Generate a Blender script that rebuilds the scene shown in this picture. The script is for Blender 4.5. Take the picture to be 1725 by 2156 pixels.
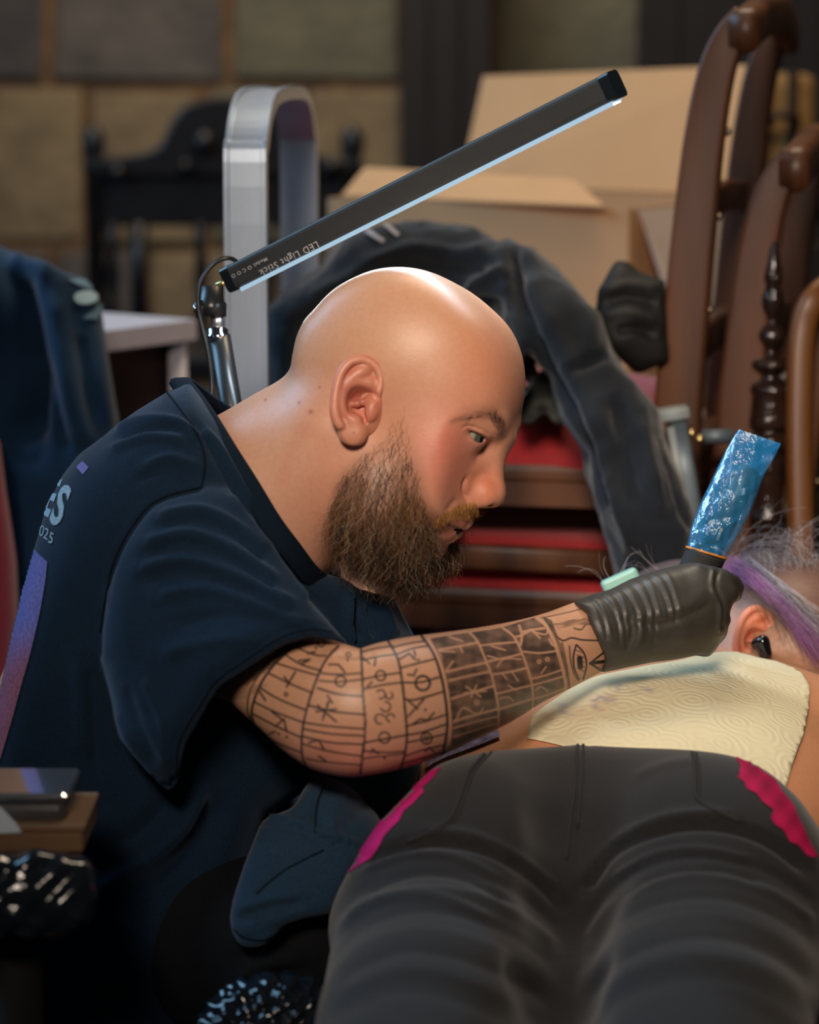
import bpy, bmesh, math, random, copy
import numpy as np
from mathutils import Vector, Matrix
from mathutils.bvhtree import BVHTree

for _o in list(bpy.data.objects):
    bpy.data.objects.remove(_o, do_unlink=True)
scene = bpy.context.scene
COL = scene.collection
rng = np.random.default_rng(7)
random.seed(7)

# ------------------------------------------------------------------ camera
FPX, W0, H0 = 5400.0, 1725.0, 2156.0
CAM = np.array([0.0, 0.0, 1.45])
PITCH = math.radians(10.0)
CR = np.array([1.0, 0, 0])
CF = np.array([0, math.cos(PITCH), -math.sin(PITCH)])
CU = np.array([0, math.sin(PITCH), math.cos(PITCH)])
cam_data = bpy.data.cameras.new('camera')
cam = bpy.data.objects.new('camera', cam_data)
COL.objects.link(cam)
cam.location = CAM
cam.rotation_euler = (math.pi / 2 - PITCH, 0, 0)
cam_data.sensor_fit = 'HORIZONTAL'
cam_data.sensor_width = 24.0
cam_data.lens = FPX / W0 * 24.0
cam_data.dof.use_dof = True
cam_data.dof.focus_distance = 2.05
cam_data.dof.aperture_fstop = 3.6
cam_data.clip_start = 0.05
scene.camera = cam

# ------------------------------------------------------------------ world, lights, exposure
world = bpy.data.worlds.new('world')
scene.world = world
world.use_nodes = True
world.node_tree.nodes['Background'].inputs[0].default_value = (0.62, 0.66, 0.75, 1)
world.node_tree.nodes['Background'].inputs[1].default_value = 0.022
vs = scene.view_settings
vs.view_transform = 'Standard'
vs.look = 'None'
vs.gamma = 1.0
vs.use_curve_mapping = False
vs.exposure = 0.0


def area(name, loc, aim, size, power, color, sy=None):
    ld = bpy.data.lights.new(name, 'AREA')
    ld.energy = power
    ld.color = color
    ld.shape = 'RECTANGLE'
    ld.size = size
    ld.size_y = sy or size
    o = bpy.data.objects.new(name, ld)
    COL.objects.link(o)
    o.location = loc
    d = Vector(aim) - Vector(loc)
    o.rotation_euler = d.to_track_quat('-Z', 'Y').to_euler()
    return o


# tall window far to the side; rear lamps and key spot are added, unseen
area('hall_window', (-2.4, 3.0, 2.8), (0.0, 2.1, 1.05), 1.4, 58, (0.34, 0.66, 1.0), 1.8)
area('wall_fill', (-0.3, 5.0, 3.1), (-0.2, 6.2, 1.3), 0.8, 24, (1.0, 0.86, 0.68))  # added unseen lamp that brightens the stone wall
area('rear_fill', (0.35, 3.0, 3.0), (0.35, 3.6, 0.9), 0.7, 22, (1.0, 0.80, 0.58))  # added unseen lamp that lights the boxes from above
sp = bpy.data.lights.new('key_spot', 'SPOT')  # added key spot; its narrow soft cone darkens the frame edges
sp.energy = 500
sp.color = (1.0, 0.83, 0.68)
sp.spot_size = math.radians(23)
sp.spot_blend = 1.0
sp.shadow_soft_size = 0.35
spo = bpy.data.objects.new('key_spot', sp)
COL.objects.link(spo)
spo.location = (-0.22, -0.8, 2.70)
spo.rotation_euler = (Vector((0.20, 2.05, 1.19)) - Vector(spo.location)).to_track_quat('-Z', 'Y').to_euler()


# ------------------------------------------------------------------ projection helpers
def P(px, py, d):
    """World point seen at pixel (px, py) at depth d along the view axis."""
    return CAM + d * (CF + (px - W0 / 2) / FPX * CR - (py - H0 / 2) / FPX * CU)


def PY(px, py, y):
    v = CF + (px - W0 / 2) / FPX * CR - (py - H0 / 2) / FPX * CU
    return CAM + v * (y / v[1])


def proj(p):
    """World points (n,3) -> pixel x, pixel y, depth."""
    q = np.asarray(p) - CAM
    z = q @ CF
    return W0 / 2 + FPX * (q @ CR) / z, H0 / 2 - FPX * (q @ CU) / z, z


# ------------------------------------------------------------------ object helpers
def link(name, me, mat=None, parent=None):
    o = bpy.data.objects.new(name, me)
    COL.objects.link(o)
    if parent is not None:
        o.parent = parent
        o.matrix_parent_inverse = parent.matrix_world.inverted()
    if mat is not None:
        me.materials.clear()
        me.materials.append(mat)
    return o


def tag(o, label, cat, group=None, kind=None):
    if label:
        o['label'] = label
    if cat:
        o['category'] = cat
    if group:
        o['group'] = group
    if kind:
        o['kind'] = kind
    return o


def empty(name, loc, label, cat, group=None):
    o = bpy.data.objects.new(name, None)
    COL.objects.link(o)
    o.location = loc
    o.empty_display_size = 0.05
    o.matrix_world = Matrix.Translation(Vector(loc))
    return tag(o, label, cat, group)


def mesh_np(name, V, F, smooth=True, col=None):
    """Mesh from arrays; F is an (m,3) or (m,4) array or a list of faces; col is (n,3) linear colour per vertex."""
    me = bpy.data.meshes.new(name)
    V = np.asarray(V, dtype=np.float32)
    if isinstance(F, np.ndarray):
        m, c = F.shape
        me.vertices.add(len(V))
        me.vertices.foreach_set('co', V.ravel())
        me.loops.add(m * c)
        me.loops.foreach_set('vertex_index', F.astype(np.int32).ravel())
        me.polygons.add(m)
        me.polygons.foreach_set('loop_start', np.arange(0, m * c, c, dtype=np.int32))
        me.polygons.foreach_set('loop_total', np.full(m, c, dtype=np.int32))
        me.update(calc_edges=True)
    else:
        me.from_pydata([tuple(v) for v in V], [], F)
        me.update()
    if smooth:
        me.polygons.foreach_set('use_smooth', np.ones(len(me.polygons), dtype=bool))
    if col is not None:
        setcol(me, col)
    return me


def setcol(me, col):
    at = me.color_attributes.get('tint') or me.color_attributes.new('tint', 'FLOAT_COLOR', 'POINT')
    c = np.ones((len(me.vertices), 4), dtype=np.float32)
    c[:, :3] = col
    at.data.foreach_set('color', c.ravel())


def vnormals(V, F):
    a, b, c = V[F[:, 0]], V[F[:, 1]], V[F[:, 2]]
    n = np.cross(b - a, c - a)
    if F.shape[1] == 4:
        d = V[F[:, 3]]
        n = np.cross(c - a, d - b)
    N = np.zeros_like(V)
    for i in range(F.shape[1]):
        for k in range(3):
            N[:, k] += np.bincount(F[:, i], weights=n[:, k], minlength=len(V))
    return N / (np.linalg.norm(N, axis=1, keepdims=True) + 1e-12)


# ------------------------------------------------------------------ materials
MATS = {}


def srgb(r, g, b):
    f = lambda c: c / 12.92 if c <= 0.04045 else ((c + 0.055) / 1.055) ** 2.4
    return (f(r / 255), f(g / 255), f(b / 255))


def mat(name, color=(0.5, 0.5, 0.5), rough=0.6, metal=0.0, noise=0.0, nscale=40.0, bump=0.0, bscale=200.0, tint=False,
        sss=0.0, spec=0.5, emit=None, estr=0.0, trans=0.0, alpha=1.0, coat=0.0, sheen=0.0, stretch=None, ramp2=None, sheen_tint=None, bdist=0.001):
    """Node material: principled, optional noise mottling (towards ramp2), fine bump, vertex tint."""
    if name in MATS:
        return MATS[name]
    m = bpy.data.materials.new(name)
    m.use_nodes = True
    nt = m.node_tree
    b = nt.nodes['Principled BSDF']
    b.inputs['Roughness'].default_value = rough
    b.inputs['Metallic'].default_value = metal
    b.inputs['Specular IOR Level'].default_value = spec
    b.inputs['Base Color'].default_value = (*color, 1)
    b.inputs['Subsurface Weight'].default_value = sss
    if sss:
        b.inputs['Subsurface Radius'].default_value = (1.0, 0.35, 0.2)
        b.inputs['Subsurface Scale'].default_value = 0.006
    b.inputs['Transmission Weight'].default_value = trans
    b.inputs['Alpha'].default_value = alpha
    b.inputs['Coat Weight'].default_value = coat
    b.inputs['Coat Roughness'].default_value = 0.12
    b.inputs['Sheen Weight'].default_value = sheen
    if sheen_tint:
        b.inputs['Sheen Tint'].default_value = (*sheen_tint, 1)
    if emit:
        b.inputs['Emission Color'].default_value = (*emit, 1)
        b.inputs['Emission Strength'].default_value = estr
    tc = nt.nodes.new('ShaderNodeTexCoord')
    mp = nt.nodes.new('ShaderNodeMapping')
    nt.links.new(tc.outputs['Object'], mp.inputs[0])
    if stretch:
        mp.inputs['Scale'].default_value = stretch
    src = None
    if tint:
        at = nt.nodes.new('ShaderNodeVertexColor')
        at.layer_name = 'tint'
        src = at.outputs['Color']
    if noise > 0:
        nz = nt.nodes.new('ShaderNodeTexNoise')
        nz.inputs['Scale'].default_value = nscale
        nz.inputs['Detail'].default_value = 5
        nt.links.new(mp.outputs[0], nz.inputs[0])
        mx = nt.nodes.new('ShaderNodeMix')
        mx.data_type = 'RGBA'
        rp = nt.nodes.new('ShaderNodeMapRange')
        rp.inputs[1].default_value = 0.36
        rp.inputs[2].default_value = 0.66
        rp.inputs[3].default_value = 0.0
        rp.inputs[4].default_value = noise
        nt.links.new(nz.outputs[0], rp.inputs[0])
        nt.links.new(rp.outputs[0], mx.inputs[0])
        if src is not None:
            nt.links.new(src, mx.inputs[6])
            dk = nt.nodes.new('ShaderNodeMix')
            dk.data_type = 'RGBA'
            dk.blend_type = 'MULTIPLY'
            dk.inputs[0].default_value = 1.0
            nt.links.new(src, dk.inputs[6])
            dk.inputs[7].default_value = (*(ramp2 or (0.6, 0.5, 0.5)), 1)
            nt.links.new(dk.outputs[2], mx.inputs[7])
        else:
            mx.inputs[6].default_value = (*color, 1)
            mx.inputs[7].default_value = (*(ramp2 or tuple(c * 0.5 for c in color)), 1)
        src = mx.outputs[2]
    if src is not None:
        nt.links.new(src, b.inputs['Base Color'])
    if bump > 0:
        n2 = nt.nodes.new('ShaderNodeTexNoise')
        n2.inputs['Scale'].default_value = bscale
        n2.inputs['Detail'].default_value = 4
        nt.links.new(mp.outputs[0], n2.inputs[0])
        bp = nt.nodes.new('ShaderNodeBump')
        bp.inputs['Strength'].default_value = bump
        bp.inputs['Distance'].default_value = bdist
        nt.links.new(n2.outputs[0], bp.inputs['Height'])
        nt.links.new(bp.outputs[0], b.inputs['Normal'])
    MATS[name] = m
    return m


# ------------------------------------------------------------------ signed distance modelling
def poly_sd(poly, X, Y):
    """Signed distance (negative inside) from points to a closed polygon."""
    poly = np.asarray(poly, dtype=np.float64)
    d2 = np.full(X.shape, 1e18)
    ins = np.zeros(X.shape, dtype=bool)
    for i in range(len(poly)):
        ax, ay = poly[i]
        bx, by = poly[(i + 1) % len(poly)]
        ex, ey = bx - ax, by - ay
        wx, wy = X - ax, Y - ay
        t = np.clip((wx * ex + wy * ey) / (ex * ex + ey * ey + 1e-18), 0, 1)
        d2 = np.minimum(d2, (wx - ex * t) ** 2 + (wy - ey * t) ** 2)
        if ey != 0:
            c = ((ay > Y) != (by > Y)) & (X < ex * (Y - ay) / ey + ax)
            ins ^= c
    d = np.sqrt(d2)
    return np.where(ins, -d, d)


def line_sd(pts, X, Y):
    d2 = np.full(X.shape, 1e18)
    for (ax, ay), (bx, by) in zip(pts[:-1], pts[1:]):
        ex, ey = bx - ax, by - ay
        wx, wy = X - ax, Y - ay
        t = np.clip((wx * ex + wy * ey) / (ex * ex + ey * ey + 1e-18), 0, 1)
        d2 = np.minimum(d2, (wx - ex * t) ** 2 + (wy - ey * t) ** 2)
    return np.sqrt(d2)


def smooth_pts(pts, n=6, closed=False):
    """Catmull-Rom through the points."""
    p = np.asarray(pts, dtype=float)
    m = len(p)
    out = []
    rng_ = range(m if closed else m - 1)
    for i in rng_:
        if closed:
            a, b, c, d = p[(i - 1) % m], p[i], p[(i + 1) % m], p[(i + 2) % m]
        else:
            a, b, c, d = p[max(i - 1, 0)], p[i], p[i + 1], p[min(i + 2, m - 1)]
        for k in range(n):
            t = k / n
            out.append(0.5 * ((2 * b) + (-a + c) * t + (2 * a - 5 * b + 4 * c - d) * t * t + (-a + 3 * b - 3 * c + d) * t ** 3))
    if not closed:
        out.append(p[-1])
    return np.array(out)


class Table:
    """Bilinear lookup of a polygon's signed distance."""

    def __init__(self, poly, step, margin):
        poly = np.asarray(poly, dtype=float)
        self.lo = poly.min(0) - margin
        hi = poly.max(0) + margin
        self.step = step
        n = np.ceil((hi - self.lo) / step).astype(int) + 2
        gx = self.lo[0] + np.arange(n[0]) * step
        gy = self.lo[1] + np.arange(n[1]) * step
        X, Y = np.meshgrid(gx, gy, indexing='ij')
        self.t = poly_sd(poly, X, Y).astype(np.float32)

    def __call__(self, u, v):
        a = np.clip((u - self.lo[0]) / self.step, 0, self.t.shape[0] - 1.001)
        b = np.clip((v - self.lo[1]) / self.step, 0, self.t.shape[1] - 1.001)
        i, j = a.astype(np.int32), b.astype(np.int32)
        fa, fb = a - i, b - j
        t = self.t
        return (t[i, j] * (1 - fa) + t[i + 1, j] * fa) * (1 - fb) + (t[i, j + 1] * (1 - fa) + t[i + 1, j + 1] * fa) * fb


def smin(a, b, k):
    if k <= 0:
        return np.minimum(a, b)
    h = np.maximum(k - np.abs(a - b), 0) / k
    return np.minimum(a, b) - h * h * k * 0.25


def smax(a, b, k):
    return -smin(-a, -b, k)


class Field:
    """A grid of signed distances; axes are the rows of basis, origin a world point."""

    def __init__(self, origin, lo, hi, h, basis=None):
        self.o = np.asarray(origin, dtype=float)
        self.B = np.array([CR, CU, -CF]) if basis is None else np.asarray(basis, dtype=float)
        self.lo = np.asarray(lo, dtype=float)
        self.h = h
        self.n = np.ceil((np.asarray(hi) - self.lo) / h).astype(int) + 1
        self.ax = [(self.lo[i] + np.arange(self.n[i]) * h).astype(np.float32) for i in range(3)]
        self.v = np.full(self.n, 1.0, dtype=np.float32)

    def loc(self, w):
        return self.B @ (np.asarray(w, dtype=float) - self.o)

    def wor(self, q):
        return np.asarray(q) @ self.B + self.o

    def box(self, lo, hi):
        s = []
        for i in range(3):
            a = int(np.clip(np.floor((lo[i] - self.lo[i]) / self.h), 0, self.n[i]))
            b = int(np.clip(np.ceil((hi[i] - self.lo[i]) / self.h) + 1, 0, self.n[i]))
            s.append(slice(a, b))
        return tuple(s)

    def grid(self, s):
        return (self.ax[0][s[0]][:, None, None], self.ax[1][s[1]][None, :, None], self.ax[2][s[2]][None, None, :])

    def op(self, fn, lo, hi, k, mode):
        s = self.box(lo, hi)
        if any(x.stop - x.start < 1 for x in s):
            return
        d = fn(*self.grid(s))
        if mode == 'add':
            self.v[s] = smin(self.v[s], d, k)
        elif mode == 'sub':
            self.v[s] = smax(self.v[s], -d, k)
        else:
            self.v[s] = smax(self.v[s], d, k)

    def ell(self, c, r, k=0.01, mode='add', R=None):
        """Ellipsoid at world point c; r the three radii along the rows of R (local frame; default the grid axes)."""
        c = self.loc(c)
        r = np.asarray(r, dtype=float)
        m = r.max() + k + 3 * self.h

        def fn(x, y, z):
            x, y, z = x - c[0], y - c[1], z - c[2]
            if R is not None:
                x, y, z = (R[0][0] * x + R[0][1] * y + R[0][2] * z, R[1][0] * x + R[1][1] * y + R[1][2] * z,
                           R[2][0] * x + R[2][1] * y + R[2][2] * z)
            k0 = np.sqrt((x / r[0]) ** 2 + (y / r[1]) ** 2 + (z / r[2]) ** 2)
            k1 = np.sqrt((x / r[0] ** 2) ** 2 + (y / r[1] ** 2) ** 2 + (z / r[2] ** 2) ** 2) + 1e-9
            return k0 * (k0 - 1) / k1
        self.op(fn, c - m, c + m, k, mode)

    def cap(self, a, b, ra, rb, k=0.01, mode='add', flat=None):
        """Tapered capsule; flat=(axis vector in local frame, factor) squashes it along an axis."""
        a, b = self.loc(a), self.loc(b)
        m = max(ra, rb) * (1.0 if flat is None else max(1.0, flat[1])) + k + 3 * self.h
        lo, hi = np.minimum(a, b) - m, np.maximum(a, b) + m
        ab = b - a
        l2 = ab @ ab + 1e-12

        def fn(x, y, z):
            wx, wy, wz = x - a[0], y - a[1], z - a[2]
            t = np.clip((wx * ab[0] + wy * ab[1] + wz * ab[2]) / l2, 0, 1)
            qx, qy, qz = wx - ab[0] * t, wy - ab[1] * t, wz - ab[2] * t
            if flat is None:
                return np.sqrt(qx * qx + qy * qy + qz * qz) - (ra + (rb - ra) * t)
            f, s = np.asarray(flat[0], dtype=float), flat[1]
            e = qx * f[0] + qy * f[1] + qz * f[2]
            g = e * (1 / s - 1)
            rr = np.sqrt((qx + f[0] * g) ** 2 + (qy + f[1] * g) ** 2 + (qz + f[2] * g) ** 2)
            return (rr - (ra + (rb - ra) * t)) * min(1.0, s)
        self.op(fn, lo, hi, k, mode)

    def chain(self, pts, rs, k=0.01, mode='add', flat=None):
        for i in range(len(pts) - 1):
            self.cap(pts[i], pts[i + 1], rs[i], rs[i + 1], k, mode, flat)

    def pix(self, x, y, z):
        """Pixel coordinates of grid points (camera-aligned grids)."""
        o = self.o - CAM
        d = (o @ CF) - z
        return W0 / 2 + FPX * (x + o @ CR) / d, H0 / 2 - FPX * (y + o @ CU) / d, d

    def outline(self, poly, k, mode='and', lo=None, hi=None, step=3.0):
        T = Table(poly, step, 60)

        def fn(x, y, z):
            u, v, d = self.pix(x, y, z)
            u, v = np.broadcast_arrays(u, v)
            return T(u, v) * (d / FPX)
        self.op(fn, self.lo if lo is None else lo, (self.lo + self.n * self.h) if hi is None else hi, k, mode)

    def plane(self, p, nrm, k=0.0, mode='and'):
        """Keep the side of the plane opposite to nrm (world vectors)."""
        p = self.loc(p)
        n = self.B @ np.asarray(nrm, dtype=float)
        n = n / np.linalg.norm(n)
        self.op(lambda x, y, z: (x - p[0]) * n[0] + (y - p[1]) * n[1] + (z - p[2]) * n[2], self.lo, self.lo + self.n * self.h, k, mode)

    def mesh(self, relax=1):
        V, F = surface_nets(self.v)
        V = V * self.h + self.lo
        for _ in range(relax):
            V = laplace(V, F, 0.5)
        V = V @ self.B + self.o
        if np.linalg.det(self.B) < 0:
            F = F[:, ::-1]
        return V, F


def laplace(V, F, lam):
    n = len(V)
    S = np.zeros_like(V)
    C = np.zeros(n)
    m = F.shape[1]
    for i in range(m):
        a, b = F[:, i], F[:, (i + 1) % m]
        for k in range(3):
            S[:, k] += np.bincount(a, weights=V[b, k], minlength=n) + np.bincount(b, weights=V[a, k], minlength=n)
        C += np.bincount(a, minlength=n) + np.bincount(b, minlength=n)
    return V + lam * (S / np.maximum(C, 1)[:, None] - V)


def surface_nets(v):
    s = v < 0
    nx, ny, nz = v.shape
    c = np.zeros((nx - 1, ny - 1, nz - 1), dtype=np.uint8)
    for i in (0, 1):
        for j in (0, 1):
            for k in (0, 1):
                c += s[i:nx - 1 + i, j:ny - 1 + j, k:nz - 1 + k]
    act = (c > 0) & (c < 8)
    I, J, K = np.nonzero(act)
    idx = np.full(act.shape, -1, dtype=np.int32)
    idx[I, J, K] = np.arange(len(I))
    acc = np.zeros((len(I), 3))
    cnt = np.zeros(len(I))
    cor = [(0, 0, 0), (1, 0, 0), (0, 1, 0), (1, 1, 0), (0, 0, 1), (1, 0, 1), (0, 1, 1), (1, 1, 1)]
    val = [v[I + a, J + b, K + d].astype(np.float64) for a, b, d in cor]
    for e in ((0, 1), (2, 3), (4, 5), (6, 7), (0, 2), (1, 3), (4, 6), (5, 7), (0, 4), (1, 5), (2, 6), (3, 7)):
        a, b = val[e[0]], val[e[1]]
        m = (a < 0) != (b < 0)
        t = np.where(m, a / np.where(m, a - b, 1), 0)
        for q in range(3):
            acc[:, q] += np.where(m, cor[e[0]][q] + t * (cor[e[1]][q] - cor[e[0]][q]), 0)
        cnt += m
    V = acc / cnt[:, None] + np.stack([I, J, K], 1)
    quads = []
    for ax in range(3):
        sl0 = [slice(1, -1)] * 3
        sl0[ax] = slice(0, -1)
        sl1 = list(sl0)
        sl1[ax] = slice(1, None)
        a, b = s[tuple(sl0)], s[tuple(sl1)]
        ch = np.nonzero(a != b)
        g = [ch[0], ch[1], ch[2]]
        for q in range(3):
            if q != ax:
                g[q] = g[q] + 1
        o1, o2 = [(1, 2), (2, 0), (0, 1)][ax]

        def cell(d1, d2):
            p = [g[0].copy(), g[1].copy(), g[2].copy()]
            p[o1] -= d1
            p[o2] -= d2
            return idx[p[0], p[1], p[2]]
        q4 = np.stack([cell(1, 1), cell(0, 1), cell(0, 0), cell(1, 0)], 1)
        fl = ~a[ch]
        q4[fl] = q4[fl][:, ::-1]
        quads.append(q4)
    F = np.concatenate(quads)
    F = F[(F >= 0).all(1)]
    return V, F


# ------------------------------------------------------------------ mesh builders
def bm_mesh(bm, name, smooth=False):
    me = bpy.data.meshes.new(name)
    bmesh.ops.recalc_face_normals(bm, faces=bm.faces)
    bm.to_mesh(me)
    bm.free()
    if smooth:
        me.polygons.foreach_set('use_smooth', np.ones(len(me.polygons), dtype=bool))
    return me


def box_me(name, size, bevel=0.004, seg=2, M=None, loc=(0, 0, 0)):
    bm = bmesh.new()
    bmesh.ops.create_cube(bm, size=1.0)
    for v in bm.verts:
        v.co = Vector((v.co.x * size[0] + loc[0], v.co.y * size[1] + loc[1], v.co.z * size[2] + loc[2]))
    if bevel > 0:
        bmesh.ops.bevel(bm, geom=list(bm.edges), offset=bevel, segments=seg, affect='EDGES', profile=0.5)
    if M is not None:
        bm.transform(M)
    me = bm_mesh(bm, name)
    return me


def frames(pts):
    pts = np.asarray(pts, dtype=float)
    T = np.gradient(pts, axis=0)
    T /= np.linalg.norm(T, axis=1, keepdims=True) + 1e-12
    N = np.zeros_like(T)
    ref = np.array([0, 0, 1.0]) if abs(T[0, 2]) < 0.9 else np.array([1.0, 0, 0])
    n = np.cross(T[0], ref)
    n /= np.linalg.norm(n)
    for i in range(len(T)):
        n = n - T[i] * (n @ T[i])
        n /= np.linalg.norm(n) + 1e-12
        N[i] = n
    return T, N, np.cross(T, N)


def sweep(name, pts, prof, scale=None, smooth=True, up=None, closed_prof=True):
    """Sweep a closed 2-D profile along world points with caps; up fixes the frame's second axis."""
    pts = np.asarray(pts, dtype=float)
    T, N, B = frames(pts)
    if up is not None:
        up = np.asarray(up, dtype=float)
        B = up[None, :] - T * (T @ up)[:, None]
        B /= np.linalg.norm(B, axis=1, keepdims=True)
        N = np.cross(B, T)
    prof = np.asarray(prof, dtype=float)
    n, m = len(pts), len(prof)
    sc = np.ones(n) if scale is None else np.asarray(scale, dtype=float)
    V = (pts[:, None, :] + sc[:, None, None] * (prof[None, :, 0, None] * N[:, None, :] + prof[None, :, 1, None] * B[:, None, :])).reshape(-1, 3)
    F = []
    for i in range(n - 1):
        for j in range(m):
            k = (j + 1) % m
            F.append((i * m + j, i * m + k, (i + 1) * m + k, (i + 1) * m + j))
    F.append(tuple(range(m))[::-1])
    F.append(tuple((n - 1) * m + j for j in range(m)))
    me = mesh_np(name, V, F, smooth)
    return me


def circ(r, n=12, ry=None):
    a = np.linspace(0, 2 * math.pi, n, endpoint=False)
    return np.stack([r * np.cos(a), (ry or r) * np.sin(a)], 1)


def rrect(w, h, r, n=3):
    out = []
    for cx, cy, a0 in ((w / 2 - r, h / 2 - r, 0), (-w / 2 + r, h / 2 - r, 90), (-w / 2 + r, -h / 2 + r, 180), (w / 2 - r, -h / 2 + r, 270)):
        for i in range(n + 1):
            a = math.radians(a0 + 90 * i / n)
            out.append((cx + r * math.cos(a), cy + r * math.sin(a)))
    return np.array(out)


def lathe(name, prof, seg=24, smooth=True, M=None):
    """Profile [(r, z)] turned about z."""
    V, F = [], []
    for r, z in prof:
        for j in range(seg):
            a = 2 * math.pi * j / seg
            V.append((r * math.cos(a), r * math.sin(a), z))
    n = len(prof)
    for i in range(n - 1):
        for j in range(seg):
            k = (j + 1) % seg
            F.append((i * seg + j, i * seg + k, (i + 1) * seg + k, (i + 1) * seg + j))
    F.append(tuple(range(seg))[::-1])
    F.append(tuple((n - 1) * seg + j for j in range(seg)))
    if M is not None:
        V = [tuple(M @ Vector(v)) for v in V]
    return mesh_np(name, V, F, smooth)


def extrude_poly(name, poly3, vec, bevel=0.0, smooth=False):
    """Solid from a planar polygon (world points) pushed along vec."""
    bm = bmesh.new()
    vs_ = [bm.verts.new(tuple(p)) for p in poly3]
    f = bm.faces.new(vs_)
    r = bmesh.ops.extrude_face_region(bm, geom=[f])
    bmesh.ops.translate(bm, vec=Vector(vec), verts=[e for e in r['geom'] if isinstance(e, bmesh.types.BMVert)])
    if bevel > 0:
        bmesh.ops.recalc_face_normals(bm, faces=bm.faces)
        bmesh.ops.bevel(bm, geom=list(bm.edges), offset=bevel, segments=2, affect='EDGES', profile=0.5)
    bmesh.ops.triangulate(bm, faces=[f for f in bm.faces if len(f.verts) > 4])
    return bm_mesh(bm, name, smooth)


def ground(poly, vec):
    return [np.asarray(p) + np.asarray(vec) for p in poly]


def bvh_of(V, F):
    return BVHTree.FromPolygons([tuple(v) for v in V], [tuple(f) for f in F.tolist()], all_triangles=False)


def cast(bvh, px, py):
    """Where the line of sight through a pixel meets a surface: point, normal."""
    v = P(px, py, 1.0) - CAM
    hit, nrm, i, d = bvh.ray_cast(Vector(CAM), Vector(v).normalized())
    if hit is None:
        return None, None
    if nrm.dot(Vector(v)) > 0:
        nrm = -nrm
    return np.array(hit), np.array(nrm)


def decal(name, polys, bvh, off, material, parent, step=8.0, colfn=None, thick=0.0):
    """Thin print fitted to a surface: each polygon (pixels) is cut into small pieces and laid on it."""
    bm = bmesh.new()
    for poly in polys:
        try:
            bm.faces.new([bm.verts.new((x, y, 0)) for x, y in poly])
        except ValueError:
            pass
    bmesh.ops.triangulate(bm, faces=bm.faces)
    xs = [v.co.x for v in bm.verts]
    ys = [v.co.y for v in bm.verts]
    for a, (lo, hi) in enumerate(((min(xs), max(xs)), (min(ys), max(ys)))):
        c = lo + step
        while c < hi:
            co = Vector((c, 0, 0)) if a == 0 else Vector((0, c, 0))
            no = Vector((1, 0, 0)) if a == 0 else Vector((0, 1, 0))
            bmesh.ops.bisect_plane(bm, geom=list(bm.verts) + list(bm.edges) + list(bm.faces), plane_co=co, plane_no=no)
            c += step
    dead = []
    px = []
    for v in bm.verts:
        h, n = cast(bvh, v.co.x, v.co.y)
        if h is None:
            dead.append(v)
        else:
            px.append((v.co.x, v.co.y))
            v.co = Vector(h + n * off)
    bmesh.ops.delete(bm, geom=dead, context='VERTS')
    me = bm_mesh(bm, name, True)
    if colfn is not None and len(me.vertices):
        setcol(me, np.array([colfn(x, y) for x, y in px]))
    return link(name, me, material, parent)


def seam(name, pts, bvh, r, material, parent, lift=0.0, n=5):
    """A thin raised line laid on a surface along a pixel polyline."""
    q = []
    for x, y in smooth_pts(pts, n):
        h, nn = cast(bvh, x, y)
        if h is not None:
            q.append(h + nn * lift)
    if len(q) < 3:
        return None
    return link(name, sweep(name, q, circ(r, 6)), material, parent)


def strokes(V, N, items, front=True):
    """Push vertices along their normals by ridges (+) or creases (-) along pixel polylines: (points, width px, height m)."""
    u, v, d = proj(V)
    view = V - CAM
    face = -(view * N).sum(1) / np.linalg.norm(view, axis=1)
    wgt = np.clip(face * 3 + 0.4, 0, 1) if front else np.ones(len(V))
    out = np.zeros(len(V))
    for pts, w, amp in items:
        pts = smooth_pts(pts, 4)
        m = (u > pts[:, 0].min() - 3 * w) & (u < pts[:, 0].max() + 3 * w) & (v > pts[:, 1].min() - 3 * w) & (v < pts[:, 1].max() + 3 * w)
        if not m.any():
            continue
        dd = line_sd(pts, u[m], v[m])
        # fade towards the ends
        e0 = np.hypot(u[m] - pts[0, 0], v[m] - pts[0, 1])
        e1 = np.hypot(u[m] - pts[-1, 0], v[m] - pts[-1, 1])
        fd = np.clip(np.minimum(e0, e1) / (2.0 * w), 0.15, 1)
        out[m] += amp * np.exp(-(dd / w) ** 2) * fd
    return V + N * (out * wgt)[:, None]


def hair_mesh(name, paths, rad, cols, sides=3, taper=0.35):
    """Many fine strands as one mesh; paths (n,k,3), rad (n,), cols (n,3)."""
    paths = np.asarray(paths, dtype=np.float64)
    n, k, _ = paths.shape
    T = np.gradient(paths, axis=1)
    T /= np.linalg.norm(T, axis=2, keepdims=True) + 1e-12
    ref = np.array([0.3, -0.9, 0.31])
    A = np.cross(T, ref)
    A /= np.linalg.norm(A, axis=2, keepdims=True) + 1e-12
    Bv = np.cross(T, A)
    prof = np.linspace(1, taper, k)
    V = np.zeros((n, k, sides, 3))
    for s in range(sides):
        a = 2 * math.pi * s / sides
        V[:, :, s] = paths + (np.asarray(rad)[:, None] * prof[None, :])[:, :, None] * (math.cos(a) * A + math.sin(a) * Bv)
    base = (np.arange(n) * k * sides)[:, None, None]
    i = np.arange(k - 1)[None, :, None] * sides
    j = np.arange(sides)[None, None, :]
    j2 = (j + 1) % sides
    F = np.stack([base + i + j, base + i + j2, base + i + sides + j2, base + i + sides + j], -1).reshape(-1, 4)
    C = np.repeat(np.asarray(cols), k * sides, axis=0)
    return mesh_np(name, V.reshape(-1, 3), F, True, C)


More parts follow.
